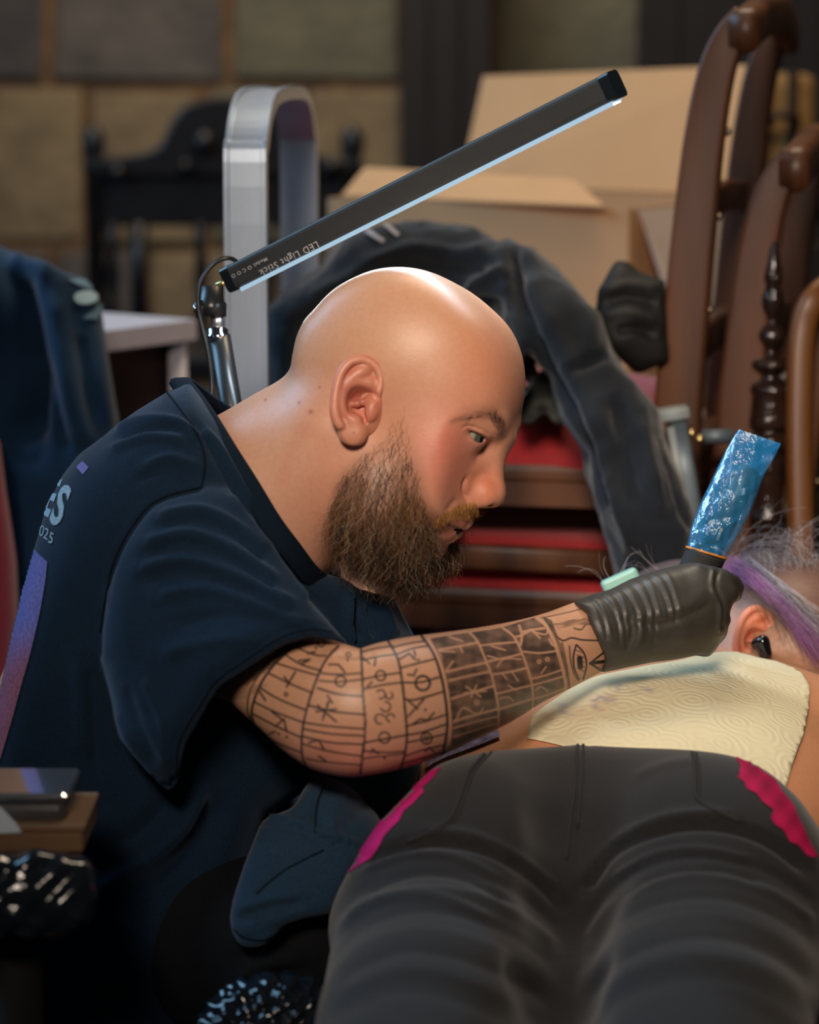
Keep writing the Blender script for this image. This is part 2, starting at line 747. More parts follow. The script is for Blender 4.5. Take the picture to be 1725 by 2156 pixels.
def join_np(parts):
    Vs, Fs, Cs, o = [], [], [], 0
    for V, F, C in parts:
        Vs.append(V)
        Fs.append(F + o)
        Cs.append(C)
        o += len(V)
    return np.concatenate(Vs), np.concatenate(Fs), np.concatenate(Cs)


def mixc(c, t, m):
    """Blend colours c towards t by mask m."""
    m = np.clip(m, 0, 1)[:, None]
    return c * (1 - m) + np.asarray(t)[None, :] * m


def sstep(a, b, x):
    t = np.clip((x - a) / (b - a), 0, 1)
    return t * t * (3 - 2 * t)
# ------------------------------------------------------------------ the hall: floor, stone wall, dark timber
A3 = lambda *p: np.array(p, dtype=float)
M_FLOOR = mat('floor_boards', srgb(70, 56, 46), rough=0.7, noise=0.6, nscale=6, stretch=(1, 8, 1), bump=0.2, bscale=60)
fl = tag(link('floor', box_me('floor', (9, 10, 0.1), 0, 1, None, (0.5, 2.5, -0.05)), M_FLOOR), 'dark boarded hall floor below the frame', None, kind='structure')
WY = 6.3
M_MORTAR = mat('mortar', srgb(132, 100, 70), rough=0.95, noise=0.6, nscale=14, ramp2=srgb(66, 52, 44), bump=0.6, bscale=60)
wl = tag(link('wall_back', box_me('wall_back', (5.4, 0.3, 3.6), 0, 1, None, (0.3, WY + 0.145, 1.6)), M_MORTAR), 'rough stone block wall at the back of the hall', None, kind='structure')
STONES = [mat('stone_grey', srgb(112, 104, 98), rough=0.95, noise=0.7, nscale=7, ramp2=srgb(78, 74, 72), bump=0.8, bscale=30, bdist=0.01),
          mat('stone_tan', srgb(158, 136, 104), rough=0.95, noise=0.7, nscale=8, ramp2=srgb(112, 96, 78), bump=0.8, bscale=30, bdist=0.01),
          mat('stone_olive', srgb(126, 120, 98), rough=0.95, noise=0.7, nscale=6, ramp2=srgb(92, 90, 80), bump=0.8, bscale=26, bdist=0.01),
          mat('stone_dark', srgb(92, 86, 84), rough=0.95, noise=0.7, nscale=7, ramp2=srgb(60, 58, 60), bump=0.8, bscale=30, bdist=0.01)]
rows = [(-330, -75, [(-420, -110, 0), (-90, 300, 2), (320, 640, 0), (660, 1020, 3), (1040, 1420, 2), (1440, 1800, 0)]),
        (-60, 168, [(-420, -60, 3), (-40, 94, 3), (116, 466, 0), (496, 832, 2), (850, 1030, 3), (1046, 1346, 2), (1370, 1760, 3)]),
        (190, 508, [(-420, -130, 0), (-110, 178, 1), (200, 420, 1), (440, 640, 2), (655, 850, 1), (870, 1180, 0), (1200, 1500, 2), (1520, 1800, 0)]),
        (528, 800, [(-420, -170, 1), (-150, 110, 0), (130, 300, 0), (320, 560, 1), (580, 860, 0), (880, 1200, 2), (1220, 1560, 0)]),
        (822, 1120, [(-420, -60, 0), (-40, 260, 1), (280, 600, 0), (620, 980, 2), (1000, 1340, 0), (1360, 1760, 3)])]
for (y0, y1, cells) in rows:
    for (x0, x1, m) in cells:
        a, b = PY(x0, y0, WY), PY(x1, y1, WY)
        w, h = b[0] - a[0], a[2] - b[2]
        bm = bmesh.new()
        bmesh.ops.create_cube(bm, size=1.0)
        for v in bm.verts:
            v.co = Vector(((a[0] + b[0]) / 2 + v.co.x * w + random.uniform(-0.008, 0.008), WY + 0.03 + v.co.y * 0.10 + random.uniform(-0.008, 0.008), (a[2] + b[2]) / 2 + v.co.z * h + random.uniform(-0.006, 0.006)))
        bmesh.ops.bevel(bm, geom=list(bm.edges), offset=0.012, segments=2, affect='EDGES', profile=0.6)
        link('stone', bm_mesh(bm, 'stone', False), STONES[m], wl)
M_OAK = mat('dark_oak', srgb(36, 30, 30), rough=0.6, noise=0.6, nscale=10, stretch=(1, 1, 0.15), ramp2=srgb(20, 18, 20), bump=0.3, bscale=60)
post = None
for k in range(3):
    x0, x1 = 842 + 66 * k, 905 + 66 * k
    a, b = PY(x0, -400, 6.05), PY(x1, 0, 6.05)
    me = box_me('plank', (b[0] - a[0], 0.05, 2.9), 0.006, 2, None, ((a[0] + b[0]) / 2, 6.07 + 0.006 * (k % 2), 1.45))
    if post is None:
        post = tag(link('trim_1', me, M_OAK), 'dark oak boards standing against the stone wall', None, kind='structure')
    else:
        link('plank', me, M_OAK, post)
door = None
for k in range(5):
    x0, x1 = 1352 + 88 * k, 1436 + 88 * k
    a, b = PY(x0, -400, 5.9), PY(x1, 0, 5.9)
    me = box_me('plank', (b[0] - a[0], 0.05, 2.9), 0.006, 2, None, ((a[0] + b[0]) / 2, 5.92 + 0.005 * (k % 2), 1.45))
    if door is None:
        door = tag(link('door_1', me, M_OAK), 'dark planked door at the back of the hall', None, kind='structure')
    else:
        link('plank', me, M_OAK, door)

# ------------------------------------------------------------------ carved settle against the wall
M_CARVED = mat('black_oak', srgb(30, 27, 30), rough=0.4, noise=0.5, nscale=20, ramp2=srgb(18, 17, 20), bump=0.5, bscale=40, bdist=0.004, spec=0.6)
SY = 5.3
st = empty('carved_chair', (PY(465, 700, SY)[0], SY, 0), 'wide black carved chair with arched crest before the stone wall', 'chair')
crest = [(205, 336), (245, 330), (290, 326), (330, 312), (345, 290), (360, 255), (385, 225), (430, 208), (480, 203), (530, 208), (575, 225), (600, 255), (615, 290), (630, 312), (670, 326), (735, 336), (735, 372), (205, 372)]
link('crest_rail', extrude_poly('crest_rail', [PY(x, y, SY) for x, y in crest], (0, 0.045, 0), 0.006), M_CARVED, st)
a, b = PY(205, 366, SY), PY(735, 478, SY)
link('back_panel', box_me('back_panel', (b[0] - a[0], 0.03, a[2] - b[2]), 0.006, 2, None, ((a[0] + b[0]) / 2, SY + 0.03, (a[2] + b[2]) / 2)), M_CARVED, st)
for x in (193, 741):
    a = PY(x, 262, SY)
    link('post', lathe('post', [(0.020, 0), (0.020, a[2] - 0.10), (0.026, a[2] - 0.09), (0.018, a[2] - 0.075), (0.024, a[2] - 0.05), (0.024, a[2] - 0.02), (0.012, a[2] - 0.006), (0.003, a[2])], 14, True, Matrix.Translation((a[0], SY + 0.02, 0))), M_CARVED, st)
for x in (232, 288, 420, 560, 660):
    a, b = PY(x, 470, SY), PY(x, 700, SY)
    link('spindle', lathe('spindle', [(0.012, b[2]), (0.018, b[2] + 0.03), (0.010, b[2] + 0.06), (0.016, (a[2] + b[2]) / 2), (0.010, a[2] - 0.05), (0.016, a[2])] if x != 288 else [(0.021, b[2]), (0.019, (a[2] + b[2]) / 2), (0.021, a[2])], 10, True, Matrix.Translation((a[0], SY + 0.03, 0))), M_CARVED, st)
for x, y, r in ((247, 362, 0.016), (430, 300, 0.024), (390, 350, 0.014), (500, 300, 0.02), (700, 350, 0.016), (620, 365, 0.014)):
    a = PY(x, y, SY - 0.012)
    link('boss', lathe('boss', [(r, 0), (r * 0.9, 0.008), (r * 0.5, 0.014), (0.001, 0.016)], 14, True, Matrix.Translation(tuple(a)) @ Matrix.Rotation(math.pi / 2, 4, 'X')), M_CARVED, st)
a, b = PY(190, 700, SY), PY(745, 720, SY)
link('seat', box_me('seat', (b[0] - a[0] + 0.04, 0.46, 0.05), 0.012, 2, None, ((a[0] + b[0]) / 2, SY - 0.20, b[2])), M_CARVED, st)
for sx in (a[0], b[0]):
    link('leg', box_me('leg', (0.045, 0.045, b[2]), 0.005, 2, None, (sx, SY - 0.40, b[2] / 2)), M_CARVED, st)

# ------------------------------------------------------------------ cupboards that carry the boxes
M_CUP = mat('dark_cupboard', srgb(34, 28, 27), rough=0.5, noise=0.5, nscale=8, stretch=(6, 1, 1), ramp2=srgb(22, 18, 18), bump=0.2)


def cupboard(name, label, x0, x1, y0, y1, h):
    c = empty(name, ((x0 + x1) / 2, y0, 0), label, 'cupboard')
    link('body', box_me('body', (x1 - x0, y1 - y0, h - 0.03), 0.004, 2, None, ((x0 + x1) / 2, (y0 + y1) / 2, (h - 0.03) / 2)), M_CUP, c)
    link('top', box_me('top', (x1 - x0 + 0.03, y1 - y0 + 0.03, 0.03), 0.006, 2, None, ((x0 + x1) / 2, (y0 + y1) / 2, h - 0.015)), M_CUP, c)
    w = (x1 - x0) / 2
    for k in range(2):
        d = link('door', box_me('door', (w - 0.02, 0.02, h - 0.12), 0.004, 2, None, (x0 + w * (k + 0.5), y0 - 0.01, h / 2 - 0.02)), M_CUP, c)
        link('knob', lathe('knob', [(0.006, 0), (0.013, 0.012), (0.008, 0.022)], 12, True, Matrix.Translation((x0 + w + (-0.04 if k == 0 else 0.04), y0 - 0.02, h / 2)) @ Matrix.Rotation(math.pi / 2, 4, 'X')), M_CHROME0, c)
    return c


M_CHROME0 = mat('old_brass', (0.35, 0.27, 0.14), rough=0.4, metal=1.0, noise=0.3)

# ------------------------------------------------------------------ open cardboard box
M_CARD = mat('cardboard', srgb(206, 164, 122), rough=0.9, noise=0.25, nscale=12, ramp2=srgb(188, 146, 106), spec=0.15)
bA, bC, bB = P(690, 425, 3.48), P(1325, 440, 3.22), P(1572, 402, 3.52)
zt = bC[2]
bA[2] = bB[2] = zt
bD = bA + bB - bC
hB = 0.36
cupboard('cupboard', 'dark low cupboard carrying the open cardboard box', bA[0] - 0.02, bB[0] + 0.02, bC[1] - 0.03, bD[1] + 0.05, zt - hB)
cb_ = empty('cardboard_box', (bA + bB) / 2 - A3(0, 0, hB), 'large open cardboard box with a raised flap behind the man', 'box')


def panel_(name, quad, t, m, parent):
    n = np.cross(quad[1] - quad[0], quad[3] - quad[0])
    n /= np.linalg.norm(n)
    return link(name, extrude_poly(name, quad, n * t), m, parent)


dz = A3(0, 0, -hB)
for p, q in ((bA, bC), (bC, bB), (bB, bD), (bD, bA)):
    panel_('side', [p, q, q + dz, p + dz], 0.004, M_CARD, cb_)
panel_('base', [bA + dz, bC + dz, bB + dz, bD + dz], 0.004, M_CARD, cb_)
rise = PY(1592, 140, bB[1] + 0.10) - bB
rise2 = PY(1020, 163, bD[1] + 0.10) - bD
f1 = panel_('flap', [bD, bB, bB + rise, bD + rise2], 0.004, M_CARD, cb_)
fo = A3(-0.03, -0.10, 0.022)
panel_('flap', [bA + A3(0.02, 0, 0), bC - A3(0.03, 0, 0), bC + A3(-0.065, 0.08, 0.030), bA + A3(0.05, 0.09, 0.034)], 0.004, M_CARD, cb_)
wx = A3(0.020, -0.010, -0.004)
panel_('flap', [bC + (bB - bC) * 0.04 + wx * 0.4, bC + (bB - bC) * 0.96 + wx * 0.4, bC + (bB - bC) * 0.90 + wx * 3 + A3(0, 0, -0.15), bC + (bB - bC) * 0.06 + wx * 3 + A3(0, 0, -0.15)], 0.004, mat('cool_lit_card', srgb(206, 190, 180), rough=0.85, noise=0.2, nscale=14), cb_)  # paler card: cooler light on this box side put into the colour
# tan case on a taller cupboard
ca_, cbb = PY(1562, 155, 4.25), PY(1718, 405, 4.25)
cupboard('cupboard', 'tall dark cupboard under the tan case at the rear', ca_[0] - 0.05, cbb[0] + 0.25, 4.22, 4.60, cbb[2])
M_TAN = mat('tan_leather', srgb(176, 136, 80), rough=0.6, noise=0.5, nscale=14, ramp2=srgb(130, 98, 58), bump=0.3)
cs = empty('suitcase', ((ca_[0] + cbb[0]) / 2, 4.35, cbb[2]), 'tan old suitcase standing behind the chairs', 'suitcase')
link('shell', box_me('shell', (cbb[0] - ca_[0], 0.18, ca_[2] - cbb[2]), 0.02, 3, None, ((ca_[0] + cbb[0]) / 2, 4.35, (ca_[2] + cbb[2]) / 2)), M_TAN, cs)
for k in (0.33, 0.68):
    link('strap', box_me('strap', (0.018, 0.19, ca_[2] - cbb[2] + 0.006), 0.003, 2, None, (ca_[0] + (cbb[0] - ca_[0]) * k, 4.35, (ca_[2] + cbb[2]) / 2)), mat('brown_strap', srgb(58, 42, 28), rough=0.6, noise=0.3), cs)
hx_ = (ca_[0] + cbb[0]) / 2
link('handle', sweep('handle', smooth_pts([A3(hx_ - 0.035, 4.255, cbb[2] + 0.12), A3(hx_ - 0.025, 4.235, cbb[2] + 0.125), A3(hx_ + 0.0, 4.23, cbb[2] + 0.126), A3(hx_ + 0.02, 4.235, cbb[2] + 0.125), A3(hx_ + 0.03, 4.255, cbb[2] + 0.12)], 4), circ(0.007, 8)), mat('brown_strap', srgb(58, 42, 28)), cs)

# ------------------------------------------------------------------ bent aluminium frame
M_ALU = mat('brushed_aluminium', (0.62, 0.74, 0.90), rough=0.40, metal=0.8, noise=0.25, nscale=40, ramp2=(0.55, 0.58, 0.62), stretch=(10, 10, 0.6))
n0_, n1_ = P(521, 700, 2.52), P(632, 700, 2.96)
zt_ = P(521, 204, 2.55)[2]
az = lambda p, z: A3(p[0], p[1], z)
mid_ = (n0_ + n1_) / 2
up_path = smooth_pts([az(n0_, 0.012), az(n0_, 0.5), az(n0_, 1.0), az(n0_, zt_ - 0.085), az(n0_ + (n1_ - n0_) * 0.03, zt_ - 0.045), az(n0_ + (n1_ - n0_) * 0.13, zt_ - 0.012), az(n0_ + (n1_ - n0_) * 0.30, zt_), az(n0_ + (n1_ - n0_) * 0.70, zt_),
                      az(n0_ + (n1_ - n0_) * 0.87, zt_ - 0.012), az(n0_ + (n1_ - n0_) * 0.97, zt_ - 0.045), az(n1_, zt_ - 0.085), az(n1_, 1.0), az(n1_, 0.5), az(n1_, 0.012)], 6)
ud = (n1_ - n0_)
ud[2] = 0
ud /= np.linalg.norm(ud)
wv = np.cross(ud, A3(0, 0, 1))
alu = empty('metal_frame', az(mid_, 0), 'bent aluminium frame of a folding trolley behind the lamp', 'trolley frame')
prof = [(-0.006, -0.021), (0.006, -0.021), (0.008, -0.0205), (0.008, -0.0165), (0.005, -0.0155), (0.005, 0.0155), (0.008, 0.0165), (0.008, 0.0205), (0.006, 0.021), (-0.006, 0.021)]
link('loop', sweep('loop', up_path, prof, up=wv, smooth=False), M_ALU, alu)
for z in (0.35, 0.75):
    link('crossbar', sweep('crossbar', [az(n0_, z), az(mid_, z), az(n1_, z)], circ(0.010, 10)), M_ALU, alu)

# ------------------------------------------------------------------ white-topped stool
M_WPAINT = mat('white_paint', srgb(206, 204, 214), rough=0.5, noise=0.15, nscale=20)
M_MAROON = mat('maroon_wood', srgb(38, 22, 20), rough=0.6, noise=0.5, nscale=9)
wa, wb = P(195, 722, 2.95), P(415, 722, 3.10)
wb[2] = wa[2]
ww = wb - wa
wn_ = np.array([-ww[1], ww[0], 0]) / np.linalg.norm(ww)
sto = empty('stool', az((wa + wb) / 2, 0), 'dark boxy stool with a white painted top beside the jacket', 'stool')
tz = wa[2]
panel_('top', [wa - A3(0, 0, .012), wb - A3(0, 0, .012), wb + wn_ * 0.26 - A3(0, 0, .012), wa + wn_ * 0.26 - A3(0, 0, .012)], 0.024, M_WPAINT, sto)
for q, m in ((wa + ww * 0.93, M_WPAINT), (wa + ww * 0.06, M_WPAINT), (wa + ww * 0.93 + wn_ * 0.22, M_WPAINT), (wa + ww * 0.06 + wn_ * 0.22, M_WPAINT)):
    c_ = q + wn_ * 0.02
    link('leg', sweep('leg', [az(c_, 0.0), az(c_, tz / 2), az(c_, tz - 0.012)], rrect(0.022, 0.022, 0.004)), m, sto)
panel_('side', [az(wa + ww * 0.10 + wn_ * 0.03, tz - 0.014), az(wa + ww * 0.90 + wn_ * 0.03, tz - 0.014), az(wa + ww * 0.90 + wn_ * 0.03, 0.25), az(wa + ww * 0.10 + wn_ * 0.03, 0.25)], 0.012, M_MAROON, sto)

# ------------------------------------------------------------------ stack of red-seated dining chairs
M_WOOD = mat('chair_mahogany', srgb(104, 64, 40), rough=0.42, noise=0.8, nscale=22, stretch=(1, 1, 0.10), ramp2=srgb(54, 31, 20), bump=0.1, bscale=200, spec=0.5)
M_RED = mat('red_velvet', srgb(168, 22, 26), rough=0.8, noise=0.4, nscale=120, ramp2=srgb(128, 12, 18), sheen=0.4, bump=0.2, bscale=700)
PH = math.radians(14)
cl, cfc = A3(math.sin(PH), math.cos(PH), 0), A3(-math.cos(PH), math.sin(PH), 0)
CW, CD = 0.42, 0.44
CS = 1.075
M_STUD = mat('stud_brass', (0.5, 0.42, 0.3), rough=0.3, metal=1.0, noise=0.2)


def dining_chair(base, label):
    """base: near stile at seat height."""
    o = empty('dining_chair', base - A3(0, 0, 0.42 * CS), label, 'chair', 'stacked dining chairs')
    L = lambda f, l, z: base + cfc * f + cl * l + A3(0, 0, z * CS)
    spts = [(0.012, -0.42), (0.004, -0.20), (0, -0.05), (0, 0), (-0.006, 0.08), (-0.013, 0.17), (-0.022, 0.262), (-0.033, 0.325), (-0.046, 0.358), (-0.062, 0.378)]
    sc2 = [0.8, 0.95, 1.08, 1.08, 1.02, 0.98, 0.90, 0.82, 0.72, 0.62]
    sm = smooth_pts([(a, b, c) for (a, b), c in zip(spts, sc2)], 4)
    for l in (0, CW):
        s = link('stile', sweep('stile', [L(a, l, b) for a, b, c in sm], rrect(0.026, 0.046, 0.006), [c for a, b, c in sm], up=cfc), M_WOOD, o)
        for z in (0.10, 0.19, 0.27):
            fz = np.interp(z, [0.08, 0.17, 0.262], [-0.006, -0.013, -0.022])
            link('stud', lathe('stud', [(0.005, 0), (0.004, 0.003), (0.001, 0.005)], 8, True, Matrix.Translation(tuple(L(fz - 0.022, l + 0.004, z))) @ Matrix.Rotation(math.pi / 2, 4, 'Y')), M_STUD, s)
    cr = []
    for k in range(13):
        t = k / 12
        cr.append(L(-0.060 - 0.006 * math.sin(math.pi * t), CW * (t * 1.06 - 0.03), 0.362 + 0.022 * math.sin(math.pi * t)))
    link('crest_rail', sweep('crest_rail', cr, rrect(0.030, 0.042, 0.010), up=A3(0, 0, 1)), M_WOOD, o)
    link('lower_rail', sweep('lower_rail', [L(-0.002, 0, 0.05), L(-0.002, CW / 2, 0.055), L(-0.002, CW, 0.05)], rrect(0.020, 0.040, 0.005), up=A3(0, 0, 1)), M_WOOD, o)
    link('mid_rail', sweep('mid_rail', [L(-0.014, 0, 0.19), L(-0.018, CW / 2, 0.20), L(-0.014, CW, 0.19)], rrect(0.014, 0.034, 0.004), up=A3(0, 0, 1)), M_WOOD, o)
    for a, b in ((L(0.02, -0.002, -0.075), L(CD, -0.025, -0.075)), (L(0.02, CW + 0.002, -0.075), L(CD, CW + 0.025, -0.075)), (L(CD, -0.025, -0.075), L(CD, CW + 0.025, -0.075)), (L(0.01, 0, -0.075), L(0.01, CW, -0.075))):
        link('seat_rail', sweep('seat_rail', [a, (a + b) / 2, b], [(-0.011, -0.022), (0.011, -0.022), (0.011, 0.004), (0.013, 0.008), (0.013, 0.016), (0.010, 0.022), (-0.011, 0.022), (-0.013, 0.012), (-0.013, 0.006), (-0.011, 0.002)], up=A3(0, 0, 1), smooth=False), M_WOOD, o)
    # padded seat
    V_, F_l = [], []
    n_ = 18
    for i in range(n_ + 1):
        for j in range(n_ + 1):
            u, v = i / n_, j / n_
            ex = max(abs(2 * u - 1), abs(2 * v - 1))
            ed = (1 - abs(2 * u - 1) ** 6) * (1 - abs(2 * v - 1) ** 6)
            V_.append(L(0.025 + (CD - 0.025) * u, (-0.018 + (CW + 0.036) * v), -0.052 + 0.046 * ed ** 0.4 + 0.012 * math.sin(math.pi * u) * math.sin(math.pi * v)))
    for i in range(n_):
        for j in range(n_):
            a = i * (n_ + 1) + j
            F_l.append((a, a + 1, a + n_ + 2, a + n_ + 1))
    me = mesh_np('seat_cushion', np.array(V_), np.array(F_l))
    bm = bmesh.new()
    bm.from_mesh(me)
    ed_ = [e for e in bm.edges if e.is_boundary]
    r = bmesh.ops.extrude_edge_only(bm, edges=ed_)
    bmesh.ops.translate(bm, vec=(0, 0, -0.006), verts=[g for g in r['geom'] if isinstance(g, bmesh.types.BMVert)])
    bmesh.ops.recalc_face_normals(bm, faces=bm.faces)
    bm.to_mesh(me)
    bm.free()
    me.polygons.foreach_set('use_smooth', np.ones(len(me.polygons), dtype=bool))
    link('seat_cushion', me, M_RED, o)
    for l in (-0.012, CW + 0.012):
        link('stretcher', sweep('stretcher', [L(0.01, l, -0.150), L(CD / 2, l, -0.150), L(CD, l, -0.150)], rrect(0.018, 0.026, 0.004), up=A3(0, 0, 1)), M_WOOD, o)
    for l in (-0.02, CW + 0.02):
        link('leg', sweep('leg', [L(CD - 0.01, l, -0.42), L(CD - 0.005, l, -0.2), L(CD, l, -0.09)], rrect(0.034, 0.034, 0.005), [0.75, 0.9, 1.0]), M_WOOD, o)
    return o


b0 = P(1428, 868, 2.68)
off = A3(0.056, 0.010, -0.140)
ch = [dining_chair(b0, 'mahogany dining chair with red seat, topmost of the stack'),
      dining_chair(b0 + off, 'mahogany dining chair with red seat, second from the top of the stack'),
      dining_chair(b0 + off * 2, 'mahogany dining chair with red seat, lowest of the stack')]
for k, o in enumerate(ch):
    for c in o.children:
        if c.name.startswith('seat_cushion') and k == 1:
            c['label'] = 'padded red seat'
zb = (b0 + off * 2)[2] - 0.42 * CS
chest = empty('chest', az(b0 + cfc * 0.2 + cl * 0.2, 0), 'low dark chest under the stacked chairs', 'chest')
Mc = Matrix.Translation(tuple(az(b0 + cfc * 0.15 + cl * 0.2, 0))) @ Matrix.Rotation(-PH, 4, 'Z')
link('body', box_me('body', (0.66, 0.56, zb - 0.03), 0.006, 2, Mc, (0, 0, (zb - 0.03) / 2)), M_CUP, chest)
link('lid', box_me('lid', (0.70, 0.60, 0.03), 0.006, 2, Mc, (0, 0, zb - 0.015)), M_CUP, chest)

# ------------------------------------------------------------------ dark carved chair with turned posts
M_VARN = mat('dark_varnish', srgb(46, 30, 24), rough=0.16, noise=0.6, nscale=30, ramp2=srgb(24, 17, 16), bump=0.6, bscale=110, bdist=0.004, spec=0.7)
TY = 2.66
tp_ = [(0, 505, 3), (0, 515, 8), (0, 545, 13), (0, 580, 20), (0, 600, 16), (0, 628, 24), (0, 650, 20), (0, 665, 10), (0, 676, 8), (0, 684, 18), (0, 697, 27), (0, 712, 27), (0, 726, 16), (0, 736, 10), (0, 748, 15), (0, 757, 36), (0, 766, 42), (0, 774, 36), (0, 784, 20), (0, 798, 22), (0, 806, 36),
       (0, 818, 44), (0, 835, 40), (0, 870, 42), (0, 898, 44), (0, 908, 30), (0, 920, 42), (0, 940, 44), (0, 955, 30), (0, 980, 34), (0, 1060, 30), (0, 1100, 40), (0, 1120, 26), (0, 1200, 32)]
tc_o = empty('carved_armchair', az(P(1625, 900, TY), 0), 'glossy dark chair with turned finial posts right of the stacked chairs', 'chair')
for x, d in ((1624, TY), (1745, TY + 0.36)):
    c = P(x, 800, TY)
    base_ = P(x, 800, d)
    pr_ = []
    for _, y, r in tp_:
        pr_.append((r * TY / FPX, P(x, y, TY)[2]))
    pr_.append((0.018, pr_[-1][1] - 0.05))
    pr_.append((0.018, 0.0))
    pr_ = [(r, z) for r, z in pr_][::-1]
    sm = smooth_pts(pr_[2:], 3)
    link('post', lathe('post', pr_[:2] + [tuple(p) for p in sm], 20, True, Matrix.Translation((base_[0], base_[1], 0))), M_VARN, tc_o)
q0, q1 = P(1640, 850, TY), P(1745, 850, TY + 0.36)
q1[2] = q0[2]
for z in (0.0, -0.16, -0.30):
    link('back_rail', sweep('back_rail', [q0 + A3(0, 0, z), (q0 + q1) / 2 + A3(0, 0, z + 0.012), q1 + A3(0, 0, z)], rrect(0.022, 0.045, 0.008), up=A3(0, 0, 1)), M_VARN, tc_o)
qd = (q1 - q0) / np.linalg.norm(q1 - q0)
sd2 = A3(qd[1], -qd[0], 0)
for k in range(4):
    a = q0 + (q1 - q0) * (0.2 + 0.2 * k)
    link('spindle', lathe('spindle', [(0.008, -0.29), (0.013, -0.22), (0.007, -0.18), (0.013, -0.08), (0.008, -0.01)], 10, True, Matrix.Translation(tuple(a))), M_VARN, tc_o)
sz = q0[2] - 0.34
link('seat', extrude_poly('seat', [az(q0, sz), az(q1, sz), az(q1 + sd2 * 0.4, sz), az(q0 + sd2 * 0.4, sz)], A3(0, 0, -0.04), 0.006), M_VARN, tc_o)
for q in (q0 + sd2 * 0.38, q1 + sd2 * 0.38):
    link('leg', lathe('leg', [(0.014, 0), (0.02, 0.1), (0.014, 0.3), (0.02, sz - 0.04)], 12, True, Matrix.Translation((q[0], q[1], 0))), M_VARN, tc_o)
# brown chair at the edge of the picture
M_AMBER = mat('amber_wood', srgb(112, 66, 24), rough=0.4, noise=0.5, nscale=10, stretch=(1, 1, 0.2))
ec_ = empty('round_back_chair', az(P(1790, 800, 2.62), 0), 'amber wooden chair with rounded back at the picture edge', 'chair')
arc = smooth_pts([P(1690, 1300, 2.62), P(1683, 1000, 2.62), P(1684, 800, 2.62), P(1692, 690, 2.62), P(1715, 630, 2.62), P(1760, 596, 2.64), P(1830, 590, 2.68), P(1890, 620, 2.72), P(1920, 720, 2.74), P(1925, 1000, 2.74)], 6)
link('back_hoop', sweep('back_hoop', arc, rrect(0.026, 0.032, 0.008), up=CF), M_AMBER, ec_)
pz_ = P(1690, 1300, 2.62)[2]
link('seat', box_me('seat', (0.14, 0.36, 0.04), 0.012, 2, None, (P(1800, 1300, 2.62)[0], 2.58, pz_)), M_AMBER, ec_)
for sx in (-0.05, 0.05):
    for sy in (2.44, 2.72):
        link('leg', lathe('leg', [(0.012, 0), (0.018, pz_ / 2), (0.014, pz_ - 0.02)], 10, True, Matrix.Translation((P(1800, 1300, 2.62)[0] + sx, sy, 0))), M_AMBER, ec_)

# ------------------------------------------------------------------ garments
M_COAT = mat('dark_coat', srgb(28, 33, 40), rough=0.85, noise=0.7, nscale=9, ramp2=srgb(14, 15, 18), sheen=0.2, bump=0.3, bscale=500, spec=0.2)
K = Field(P(1000, 800, 2.600), (-0.24, -0.20, -0.22), (0.24, 0.20, 0.16), 0.004)
K.chain([P(600, 700, 2.770), P(800, 590, 2.750), P(1000, 580, 2.730), P(1090, 620, 2.680)], [0.07, 0.08, 0.075, 0.06], 0.03)
K.chain([P(700, 800, 2.780), P(1000, 760, 2.770)], [0.09, 0.09], 0.03)
K.chain([P(1100, 590, 2.650), P(1190, 720, 2.600), P(1290, 900, 2.570), P(1350, 1050, 2.550), P(1380, 1200, 2.550)], [0.045, 0.055, 0.06, 0.06, 0.055], 0.04)
K.chain([P(1330, 900, 2.590), P(1420, 1150, 2.580)], [0.045, 0.05], 0.03)
coat_poly = [(560, 800), (566, 640), (620, 600), (680, 560), (716, 500), (800, 470), (900, 461), (1000, 477), (1046, 512), (1072, 498), (1130, 528), (1200, 588), (1262, 665), (1310, 770), (1390, 860), (1422, 960), (1452, 1050), (1486, 1130), (1450, 1260), (1300, 1260), (1280, 1150), (1243, 1050),
             (1226, 960), (1180, 880), (1150, 800), (1112, 745), (1085, 800), (1000, 930), (560, 1000)]
K.outline(coat_poly, 0.020)
Vk, Fk = K.mesh(1)
Nk = vnormals(Vk, Fk)
Vk = strokes(Vk, Nk, [([(760, 560), (860, 520), (960, 530), (1040, 520)], 14, 0.008), ([(740, 600), (850, 560), (960, 570), (1030, 560)], 14, -0.010), ([(960, 640), (1000, 600), (1050, 570), (1070, 590)], 12, 0.010), ([(950, 680), (1010, 650), (1060, 640)], 16, -0.014),
                      ([(1085, 510), (1085, 600), (1110, 700), (1160, 800), (1220, 920), (1270, 1080)], 12, -0.018), ([(1110, 560), (1150, 660), (1210, 790), (1270, 930)], 24, 0.010), ([(1290, 740), (1240, 760), (1200, 790)], 10, -0.006),
                      ([(1300, 820), (1310, 940), (1340, 1080)], 18, -0.010), ([(1350, 870), (1370, 980), (1400, 1100)], 16, 0.010), ([(1270, 980), (1310, 1100), (1330, 1180)], 16, 0.008), ([(1400, 920), (1430, 1020), (1460, 1120)], 9, -0.008),
                      ([(640, 640), (700, 600), (780, 570)], 16, 0.008), ([(600, 700), (660, 660), (700, 650)], 14, -0.008)])
_n = vnormals(Vk, Fk)
_c = np.zeros(len(Vk))
_r = np.random.default_rng(21)
for f_, a_ in ((26, 0.0065), (46, 0.0045), (80, 0.0028), (130, 0.0014)):
    for _ in range(3):
        w_ = _r.normal(size=3)
        w_ /= np.linalg.norm(w_)
        w2 = _r.normal(size=3)
        _c += a_ * 0.16 * (1 - 2 * np.abs(np.sin(Vk @ w_ * f_ + 1.6 * np.sin(Vk @ w2 * f_ * 0.5) + _r.uniform(0, 6))))
Vk = Vk + _n * _c[:, None]
